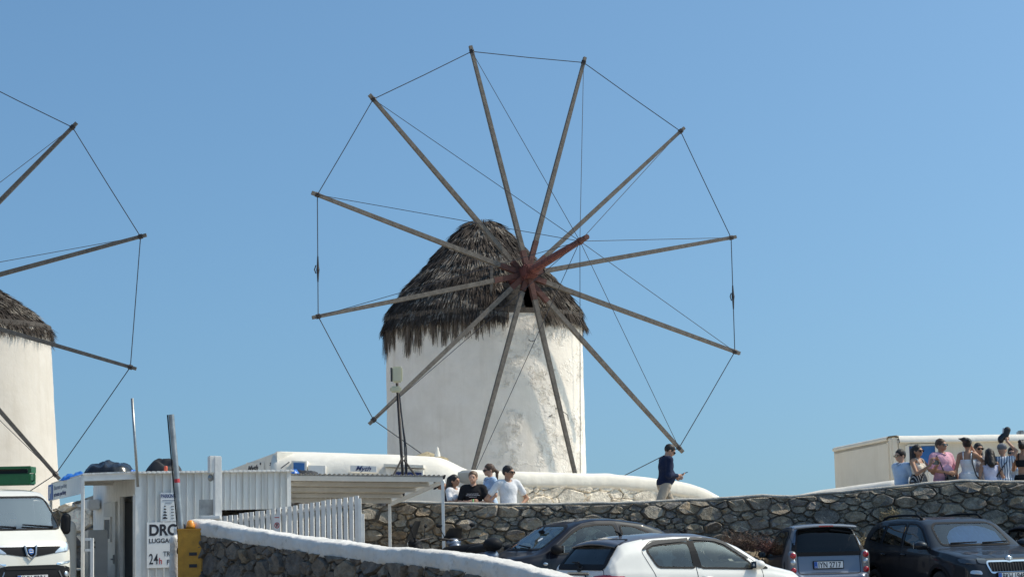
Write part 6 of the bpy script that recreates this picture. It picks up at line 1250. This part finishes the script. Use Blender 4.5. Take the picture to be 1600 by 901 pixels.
    for sg in (1, -1): mb.ball(hpnt((sg*.033, -.098, .108)), tuple(k*s for k in (.013, .008, .008)), 8, (Hm @ Vector((1, 0, 0)), Hm @ Vector((0, 1, 0)), Hm @ Vector((0, 0, 1))))
    obj('eye', mb, 'eye', t, local=True); mb = MB(); mb.ball(hpnt((0, -.106, .053)), tuple(k*s for k in (.024, .007, .008)), 8, (Hm @ Vector((1, 0, 0)), Hm @ Vector((0, 1, 0)), Hm @ Vector((0, 0, 1)))); obj('mouth', mb, 'lip', t, local=True, smooth=True)
    # hair
    if hair:
        hk, hm = hair; hp_ = [HE((0, .010, .135), (.090, .104, .106)), HE((0, -.008, .172), (.080, .086, .062))]
        if hk == 'long': hp_ += [HC((0, .07, .12), (0, .115, -.14), .085, .075), HC((.06, .05, .10), (.085, .03, -.10), .04, .05), HC((-.06, .05, .10), (-.085, .03, -.10), .04, .05)]
        if hk == 'bun': hp_ += [HE((0, .115, .15), (.05, .05, .05)), HE((.02, .10, .20), (.05, .045, .04))]
        if hk == 'messy': hp_ += [HE((.03, .08, .20), (.07, .06, .05)), HE((-.04, .09, .17), (.06, .06, .05)), HC((.05, .08, .2), (.13, .12, .22), .03, .012), HC((-.03, .1, .16), (-.08, .16, .20), .03, .01)]
        if hk == 'tail': hp_ += [HC((0, .09, .13), (0, .15, .06), .035, .035), HC((0, .15, .06), (0, .13, -.12), .035, .02)]
        hm_ = sdf_mesh(hp_, .012*s, .02*s, cuts=[HE((0, -.095, .06), (.070, .09, .095))]+([HE((0, -.02, -.02), (.2, .14, .085))] if hk in ('short', 'bun', 'tail', 'messy') else [])); hm_.v = [tuple(V3+(V3-HB).normalized()*(s*(.008*fbm((V3.x*1.0, V3.y, V3.z*.45), 34, 3)))) for V3 in map(Vector, hm_.v)]; obj('hair', hm_, hm, t, local=True, smooth=True)
    if cap:
        m = sdf_mesh([HE((0, .0, .165), (.098, .112, .085)), HC((-.04, -.10, .16), (.04, -.10, .16), .02, .02), HC((-.03, -.15, .15), (.03, -.15, .15), .012, .012)] if cap[0] == 'cap' else [HE((0, .0, .185), (.10, .115, .085)), HE((0, 0, .15), (.19, .20, .022))], .014*s, .025*s); obj('hat', m, cap[1], t, local=True, smooth=True)
    if glasses:
        mb = MB(); ax = (Hm @ Vector((1, 0, 0)), Hm @ Vector((0, 1, 0)), Hm @ Vector((0, 0, 1)))
        for sg in (1, -1): mb.box(hpnt((sg*.036, -.117, .108)), (.062*s, .014*s, .044*s), ax, bev=.006*s); mb.box(hpnt((sg*.079, -.05, .115)), (.008*s, .13*s, .012*s), ax)
        mb.box(hpnt((0, -.117, .118)), (.03*s, .01*s, .01*s), ax); obj('sunglasses', mb, 'lens', t, local=True)
    infl = lambda P, g: [(p[0], p[1], p[2], p[3]+g*s, p[4]+g*s) if p[0] == 'c' else ('e', p[1], tuple(k+g*s for k in p[2]), p[3]) for p in P]
    UPn = tuple(Rl @ Vector((0, 0, 1))); pl = lambda z: (T((0, 0, max(z, .9301))), UPn)
    dn = lambda z: ((0, 0, z*s), (0, 0, -1))
    if top:
        P = infl(torso, .016); cuts = [('e', T((0, -.06, 1.52)), (.085*s, .09*s, .08*s), RM)]; hv = [dn(low)]
        if tank:
            hv.append(pl(1.385 if tank is True else tank)); extra = [C_((sg*.085, -.10, 1.33), (sg*.085, .0, 1.47), .018, .018) for sg in (1, -1)]+[C_((sg*.085, .095, 1.33), (sg*.085, .0, 1.47), .018, .018) for sg in (1, -1)]
            m = sdf_mesh(P, .013*s, .03*s, halfs=hv); ob_ = obj('top', m, top, t, local=True, smooth=True); mb = MB()
            for sg in (1, -1): mb.tube([T((sg*.08, -.118, 1.36)), T((sg*.085, -.06, 1.46)), T((sg*.085, .02, 1.495)), T((sg*.08, .105, 1.42)), T((sg*.075, .125, 1.33))], .012*s, n=6)
            obj('shoulder_strap', mb, top, ob_, local=True, smooth=True)
        else:
            P += [C_(a, b, .064*af*min(1.1, fat), .058*af+.004) for a, b in ups]
            if sleeve > 1.01:
                for A in (armL, armR): P += [C_(A[0], Vector(A[0]).lerp(Vector(A[1]), .93), .052, .038)]
            if low < .9: P.append(E_((0, 0, .90), (hw*1.2+.02, .125*dp+.02, .14)))
            m = sdf_mesh(P, .013*s, .03*s, cuts=cuts, halfs=hv); obj('shirt', m, top, t, local=True, smooth=True)
            if fat > 1.05 or top in ('cloth_pale_blue', 'cloth_pink'): mb = MB(); mb.tube([T((-.07, .01, 1.465)), T((-.055, -.075, 1.47)), T((0, -.115, 1.44)), T((.055, -.075, 1.47)), T((.07, .01, 1.465)), T((0, .07, 1.49)), T((-.07, .01, 1.465))], .017*s, n=6); obj('collar', mb, top, t, local=True, smooth=True)
    if skirt:
        z0, r1, m_ = skirt[:3]; zt_ = skirt[3] if len(skirt) > 3 else 1.07; P = [E_((0, 0, .97), (hw*1.12+.02, .118+.022, .16)), E_((0, -.01, 1.1), (w_*1.02+.024, .10+.026, .16))]+[C_((sg*.06, 0, .9), (sg*r1, .01, z0), .11, .10) for sg in (1, -1)]; m = sdf_mesh(P, .015*s, .12*s, halfs=[dn(z0), ((0, 0, zt_*s), (0, 0, 1))]); obj('skirt', m, m_, t, local=True, smooth=True)
    if bottom:
        m = sdf_mesh(infl(lg, .017)+infl(torso[:1], .012), .014*s, .03*s, halfs=[dn(.10), ((0, 0, 1.05*s), (0, 0, 1))]); obj('trousers', m, bottom, t, local=True, smooth=True)
    m = sdf_mesh(infl(feetp, .010), .012*s, .02*s); obj('shoes', m, shoes, t, local=True, smooth=True)
    t_ = lambda p: WMAT[t] @ Vector(T(p))
    return t, t_, s
V = Vector
rest_L, rest_R = ((.25, .04, 1.13), (.26, -.03, .87)), ((-.25, .04, 1.13), (-.26, -.03, .87))
def held(name, mb, m, label, cat, **kw): return tag(obj(name, mb, m, **kw), label, cat)
DL = 38.55
# left group
person('person bending in navy top and dark wide hat, mostly hidden by the shelter post', 690, 746, 38.9, 1.66, R_(-70), 'skin_mid', ('short', 'hair_dark'), 'cloth_navy', 'cloth_denim', ((.22, -.18, 1.15), (.18, -.36, 1.02)), ((-.22, -.18, 1.15), (-.18, -.36, 1.02)), lean=.55, head=(0, .35), fem=True, glasses=False, cap=('hat', 'cloth_black'))
person('long-haired woman in a white t-shirt with one hand raised to her mouth', 709, 743.5, DL, 1.66, R_(50), 'skin_tan', ('long', 'hair_dark'), 'cloth_white', 'cloth_denim', ((.20, -.17, 1.17), (.10, -.27, 1.38), (-.35, .1, .9), (-.6, .8, .2)), ((-.23, -.10, 1.15), (-.06, -.27, 1.30), (.3, .1, .9), (.6, .7, 0)), head=(.25, .05), fem=True, glasses=False, sleeve=.62)
t, tw_, s = person('man in a black t-shirt with grey print holding a small green bottle', 739, 738, 38.35, 1.74, R_(-4), 'skin_fair', ('short', 'hair_light'), 'cloth_black', 'cloth_grey', ((.27, -.06, 1.15), (.07, -.27, 1.13), (-.8, -.3, 0), (-.1, .9, -.2)), ((-.27, -.06, 1.15), (-.06, -.27, 1.16), (.8, -.3, .1), (.1, .9, -.2)), head=(-.12, 0), glasses=False, sleeve=.72, fat=1.08)
b = tw_((.02, -.31, 1.06)); mb = MB(); mb.lathe([(0, -.10), (.034, -.10), (.034, .05), (.014, .10), (.014, .15), (.0, .15)], b, n=14); held('green_bottle', mb, 'bottle_green', 'small green bottle held by the man in the black t-shirt', 'bottle', smooth=True)
mb = MB(); r = random.Random(3)
for z_, x0, x1 in ((1.315, -.11, .11), (1.285, -.13, .13), (1.255, -.07, .08)):
    x = x0
    while x < x1:
        w_ = r.uniform(.012, .03); a = V(tw_((x, -.149*1.08+.09*abs(x)**1.3-.004, z_))); b = V(tw_((min(x1, x+w_), -.149*1.08+.09*abs(x+w_)**1.3-.004, z_+r.uniform(-.004, .004)))); mb.tube([a, b], .0085, n=4); x += w_+.006
obj('shirt_print', mb, 'print_grey', t)
person('woman in a light blue t-shirt with brown tied-up hair and sunglasses looking left', 765, 726.5, 39.1, 1.74, R_(-62), 'skin_fair', ('tail', 'hair_brown'), 'cloth_pale_blue', 'cloth_cream', ((.19, .02, 1.13), (.17, -.16, .96)), ((-.2, -.05, 1.13), (-.12, -.26, 1.05)), head=(-.2, .08), fem=True, sleeve=.7)
person('man in a white t-shirt and sunglasses with both hands on his hips', 793, 729.5, 38.2, 1.80, R_(22), 'skin_tan', ('short', 'hair_dark'), 'cloth_white', 'cloth_denim', ((.40, .06, 1.14), (.20, -.06, .98), (-.4, -.6, -.5), (-.6, .6, 0)), ((-.41, .06, 1.14), (-.21, -.05, .98), (.4, -.6, -.5), (.6, .6, 0)), head=(.75, .05), sleeve=.6, low=.9)
# man in navy
t, tw_, s = person('man in a navy sweater and beige trousers walking right while looking at his phone', 1043, 694.5, 38.9, 1.74, R_(108), 'skin_fair', ('short', 'hair_dark'), 'cloth_navy', 'cloth_beige', ((.22, -.02, 1.12), (.10, -.25, 1.12)), ((-.24, .02, 1.12), (-.12, -.22, 1.14), (.2, -1, .15), (.3, 0, 1)), head=(-.12, .42), sleeve=1.05, legs=.95, lean=.14, low=.93, fat=1.14)
mb = MB(); mb.box(tw_((-.08, -.36, 1.205)), (.075, .15, .012), tuple(WMAT[t].to_3x3() @ v for v in (V((1, 0, 0)), V((0, .95, -.3)), V((0, .3, .95)))), bev=.003); held('mobile_phone', mb, 'phone_black', 'dark phone in the hand of the man in navy', 'phone')
# right group
DR = 38.95
person('man in a pale blue shirt and sunglasses facing left with hands behind him', 1407, 704, 39.2, 1.76, R_(-58), 'skin_fair', ('short', 'hair_dark'), 'cloth_pale_blue', 'cloth_navy', ((.24, .12, 1.15), (.08, .20, .96)), ((-.24, .12, 1.15), (-.08, .20, .96)), head=(-.15, .05), sleeve=1.05)
t, tw_, s = person('woman with cream top and dark patterned skirt taking a picture with her phone', 1433, 697, 38.9, 1.70, R_(38), 'skin_tan', ('long', 'hair_dark'), 'cloth_cream', None, ((.22, -.19, 1.19), (.09, -.42, 1.33), (-.15, -.2, 1), (-1, -.2, 0)), ((-.23, -.16, 1.17), (-.10, -.40, 1.33), (.15, -.2, 1), (1, -.2, 0)), head=(.05, 0), fem=True, tank=True, low=1.10, skirt=(.35, .22, 'cloth_pattern', 1.17))
mb = MB(); R3 = WMAT[t].to_3x3(); AX = tuple(R3 @ v for v in (V((1, 0, 0)), V((0, 1, 0)), V((0, 0, 1)))); mb.box(tw_((0, -.47, 1.385)), (.17, .012, .082), AX, bev=.003); held('mobile_phone', mb, 'phone_black', 'phone held sideways by the woman in the cream top', 'phone')
mb = MB(); mb.tube([tw_((.10, .10, 1.44)), tw_((.10, -.03, 1.47)), tw_((.03, -.15, 1.25)), tw_((-.12, -.15, 1.02))], .011, n=6); mb.tube([tw_((.10, .10, 1.44)), tw_((0, .15, 1.2)), tw_((-.16, .10, 1.0))], .011, n=6); bb = thing('shoulder_bag', 'small black bag hanging at the hip of the woman taking a picture', 'bag', tw_((-.19, -.05, .88))); obj('strap', mb, 'strap', bb); m = MB(); m.box(tw_((-.20, -.05, .93)), (.09, .24, .17), AX, bev=.03); obj('pouch', m, 'leather_black', bb, sharp=40)
t, tw_, s = person('heavy man in a pink short-sleeved shirt and sunglasses', 1470, 687.5, 39.0, 1.80, R_(25), 'skin_tan', ('short', 'hair_brown'), 'cloth_pink', 'cloth_grey', ((.30, .0, 1.15), (.28, -.13, .90)), ((-.30, -.02, 1.17), (-.06, -.29, 1.10), (.8, -.3, 0), (.2, 1, 0)), head=(.35, -.05), sleeve=.85, fat=1.22, low=.80)
R3 = WMAT[t].to_3x3(); AX = tuple(R3 @ v for v in (V((1, 0, 0)), V((0, 1, 0)), V((0, 0, 1)))); bb = thing('waist_bag', 'black bag hanging at the front of the man in pink', 'bag', tw_((-.02, -.28, .90))); m = MB(); m.box(tw_((-.02, -.27, .97)), (.24, .09, .19), AX, bev=.035); obj('pouch', m, 'leather_black', bb, sharp=40); mb = MB(); mb.tube([tw_((-.16, .0, 1.50)), tw_((-.17, -.17, 1.3)), tw_((-.12, -.25, 1.05))], .014, n=6); obj('strap', mb, 'strap', bb)
mb = MB()
for z in np.linspace(1.40, .9, 6): mb.ball(tw_((0, -.128*1.22-.02-.06*math.exp(-((z-1.1)/.15)**2), z)), .008, 6)
obj('button', mb, 'cloth_white', t)
t, tw_, s = person('woman in a long white dress from behind, dark windblown hair, one arm raised', 1511, 686.5, 38.85, 1.72, R_(160), 'skin_tan', ('messy', 'hair_dark'), 'cloth_white', None, ((.24, .03, 1.13), (.25, -.06, .88)), ((-.31, -.16, 1.24), (-.10, -.16, 1.50), (.5, -.2, .8), (.6, .5, 0)), head=(-.2, .05), fem=True, glasses=False, tank=1.33, low=.9, skirt=(.12, .20, 'cloth_white'))
mb = MB(); mb.tube([tw_((-.09, .06, 1.48)), tw_((-.10, .14, 1.25)), tw_((-.16, .14, 1.02)), tw_((-.26, .06, .86))], .014, n=6); bb = thing('shoulder_bag', 'dark strap bag across the back of the woman in the white dress', 'bag', tw_((-.28, .05, .70))); obj('strap', mb, 'strap', bb); R3 = WMAT[t].to_3x3(); AX = tuple(R3 @ v for v in (V((1, 0, 0)), V((0, 1, 0)), V((0, 0, 1)))); m = MB(); m.box(tw_((-.28, .04, .78)), (.08, .24, .18), AX, bev=.03); obj('pouch', m, 'leather_black', bb, sharp=40)
person('woman in dark top and sunglasses facing the viewer between two women in white', 1528.5, 694, 39.7, 1.68, R_(10), 'skin_tan', ('long', 'hair_dark'), 'cloth_grey', 'cloth_black', rest_L, rest_R, fem=True, sleeve=.5)
person('woman in a lilac white sleeveless top from behind with long dark hair', 1546, 702.5, 38.8, 1.62, R_(172), 'skin_tan', ('long', 'hair_dark'), 'cloth_lilac', 'cloth_lilac', rest_L, rest_R, head=(.1, .25), fem=True, glasses=False, tank=1.40, low=.9, lean=.08)
t, tw_, s = person('person in a blue striped wrap from behind holding a camera high overhead', 1566, 695, 38.8, 1.70, R_(168), 'skin_mid', None, 'cloth_stripe', None, ((.25, -.02, 1.13), (.26, -.06, .88)), ((-.27, -.04, 1.60), (-.10, -.12, 1.80), (.1, -.2, 1), (.3, -.8, 0)), head=(.3, .15), fem=True, glasses=False, sleeve=.25, low=.9, skirt=(.25, .17, 'cloth_stripe'), cap=('cap', 'cloth_grey'))
cm = thing('camera_gear', 'dark camera with grey lens hood held overhead against the sky', 'camera', tw_((-.06, -.15, 1.86))); m = sdf_mesh([('e', tw_((-.04, -.16, 1.90)), (.07, .06, .07), I3), ('e', tw_((.02, -.14, 1.84)), (.06, .06, .08), I3)], .012, .03); obj('camera_body', m, 'phone_black', cm, smooth=True); m = sdf_mesh([('c', tw_((-.09, -.16, 1.93)), tw_((-.12, -.17, 2.03)), .055, .065)], .012); obj('lens_hood', m, 'grey_plastic', cm, smooth=True); mb = MB(); mb.tube([tw_((-.03, -.17, 1.95)), tw_((-.05, -.18, 2.07))], .02, n=8); obj('grip', mb, 'sign_white', cm)
mb = MB(); mb.tube([tw_((-.13, .02, 1.50)), tw_((0, .15, 1.30)), tw_((.17, .13, 1.06)), tw_((.22, 0, .95))], .022, n=6, flat=.4); obj('cross_strap', mb, 'strap', t)
person('woman in sunglasses and light blue top half hidden behind the person with the camera', 1581, 700.5, 39.6, 1.68, R_(-15), 'skin_fair', ('short', 'hair_dark'), 'cloth_pale_blue', 'cloth_cream', rest_L, ((-.25, -.1, 1.17), (-.12, -.26, 1.30), (.2, 0, 1), (.5, .8, 0)), fem=True, sleeve=.4, low=.9)
t, tw_, s = person('woman in a black strappy crop top and black skirt from behind at the right edge', 1598, 689.5, 38.85, 1.72, R_(150), 'skin_tan', ('bun', 'hair_dark'), 'cloth_black', None, ((.25, -.12, 1.18), (.14, -.26, 1.36), (-.2, 0, 1), (-.6, .8, 0)), ((-.25, -.12, 1.18), (-.14, -.26, 1.36), (.2, 0, 1), (.6, .8, 0)), fem=True, glasses=False, tank=1.36, low=1.22, skirt=(.2, .20, 'cloth_black'))
# driver in the van
c = vanc.t; dw = WMAT[c] @ V((.28, .38, .50)); dw = WMAT[c] @ V((.34, .36, 0)); feet = V((dw.x, dw.y, dw.z-.20)); yaw = R_(-76.4+23)+R_(90)
person('driver in a white shirt and dark cap sitting inside the white van', 0, 0, 0, 1.72, yaw, 'skin_mid', ('short', 'hair_dark'), 'cloth_white', 'cloth_denim', ((.27, -.20, 1.17), (.16, -.47, 1.18)), ((-.27, -.20, 1.17), (-.16, -.47, 1.18)), glasses=False, cap=('cap', 'cloth_navy'), seated=True, group=None, place=feet, sleeve=.6)
# ---------------------------------------------------------------- rubble bank and dry plants at the foot of the wall
r = random.Random(14); rb = MB(); cen = []
def bankz(px): return 1.12-.9*abs((px-1165)/95)**1.6
mb = MB(); P = []
for i in range(25):
    px = 1070+150*i/24; row = []
    for j in range(7):
        q = WX(px, 37.95-.42*j/1.0*.55, .5); h = max(.0, bankz(px))*(1-j/6)**.8; row.append(V((q.x, q.y, .0+h+.05*fbm((q.x, q.y, 3), 3, 2))))
    P.append(row)
mb.grid(P); tag(obj('earth_bank', mb, 'dry_earth', smooth=True, loc=(P[12][3].x, P[12][3].y, 0)), kind='structure')
for k in range(150):
    i, j = r.randrange(24), r.random()*5.9; a = P[i][int(j)].lerp(P[i+1][min(6, int(j)+1)], r.random()); sz = r.uniform(.03, .12)
    b = MB(); b.ball(a+V((0, 0, sz*.3)), (sz*r.uniform(.8, 1.6), sz, sz*r.uniform(.5, .8)), 7); b.v = [tuple(V(v)+V((r.gauss(0, sz*.14), r.gauss(0, sz*.14), r.gauss(0, sz*.12)))) for v in b.v]; rb.add(b.v, b.f)
tag(obj('rubble', rb, 'brown_stone', loc=(P[12][3].x, P[12][3].y, 0)), kind='stuff')
def bush(label, px, d, z, w, h, n, m, seed, spread=.8):
    r = random.Random(seed); p = WX(px, d, z); p.z = z; t = thing('dry_plant', label, 'plant', p, 0, 'dry plants along the wall'); mb = MB()
    for k in range(n):
        a = p+V((r.gauss(0, w*.35), r.gauss(0, .06), 0)); dr = V((r.gauss(0, spread), r.gauss(-.2, spread*.5), 1)).normalized(); L = h*r.uniform(.4, 1.1); b = a+dr*L*.5+V((r.gauss(0, .02), 0, 0)); c = a+dr*L+V((r.gauss(0, .07), r.gauss(0, .04), -L*r.uniform(0, .35))); mb.tube([a, b, c], [.008, .006, .003], n=4, cap=False)
        for q in range(3): e = b.lerp(c, r.random()); mb.tube([e, e+V((r.gauss(0, .06), r.gauss(0, .04), r.gauss(.03, .04)))], [.005, .002], n=3, cap=False)
    tag(obj('twigs', mb, m, t, recalc=False), kind='stuff'); return t
bush('brown tangled dry plant on the earth bank behind the white car', 1120, 37.5, .85, .5, .42, 150, 'dry_twig', 1); bush('tall brown dry stalks at the middle of the earth bank by the wall', 1162, 37.5, 1.05, .5, .45, 170, 'dry_twig', 2); bush('reddish dry plant next to the small silver car', 1200, 37.4, 1.0, .3, .36, 60, 'dry_red', 3)
bush('pale dry grass tuft growing from the wall above the dark grey car', 1392, 38.3, 1.50, .15, .30, 90, 'dry_grass', 4, .35); bush('dry brown grass between the small silver car and the grey car', 1352, 37.9, .95, .3, .4, 110, 'dry_grass', 5, .5)
# green container behind the van
p0 = WX(-60, 36.2, 2); p1 = WX(47, 36.2, 2); zt_, zm, zb_ = W(40, 727.5, 36.2).z, W(40, 739, 36.2).z, W(40, 757, 36.2).z; g = lotz(p1.x, 36); cg = thing('waste_container', 'green metal waste container with dark open slot showing above the van roof', 'container', ((p0.x+p1.x)/2, 36.9, g)); cx_ = (p0.x+p1.x)/2; w_ = p1.x-p0.x; X_ = (V((1, 0, 0)), V((0, 1, 0)), Z3)
mb = MB(); mb.box((cx_, 36.42, (zb_+zm)/2), (w_, .42, zm-zb_), bev=.02); obj('shell', mb, 'green_paint', cg)
mb = MB(); mb.box((cx_, 36.26, zt_-.025), (w_, .10, .05), bev=.01); obj('top_bar', mb, 'green_paint', cg); mb = MB(); mb.box((p1.x-.03, 36.45, (zt_+zm)/2), (.06, .36, zt_-zm-.02)); obj('end_plate', mb, 'green_paint', cg); mb = MB(); mb.box((cx_-.05, 36.50, (zt_+zm)/2), (w_-.12, .22, (zt_-zm)*.9)); obj('slot_shade', mb, 'ink', cg); mb = MB(); mb.tube([(p1.x-.2, 36.28, (zt_+zm)/2+.03), (p0.x, 36.28, (zt_+zm)/2+.03)], .04, n=8); obj('slot_pipe', mb, 'iron', cg)  # near-black block in the open slot paints the shade inside it
mb = MB(); mb.tube([(p1.x+.0, 36.3, zm-.15), (p1.x+.05, 36.3, zm-.12), (p1.x+.05, 36.3, zm-.0)], .018, n=6); obj('hook', mb, 'green_paint', cg)
for q in (p0.x+.1, p0.x+.5):
    mb = MB(); mb.box((q, 36.45, (g+zb_)/2), (.1, .1, zb_-g)); obj('leg', mb, 'green_paint', cg)
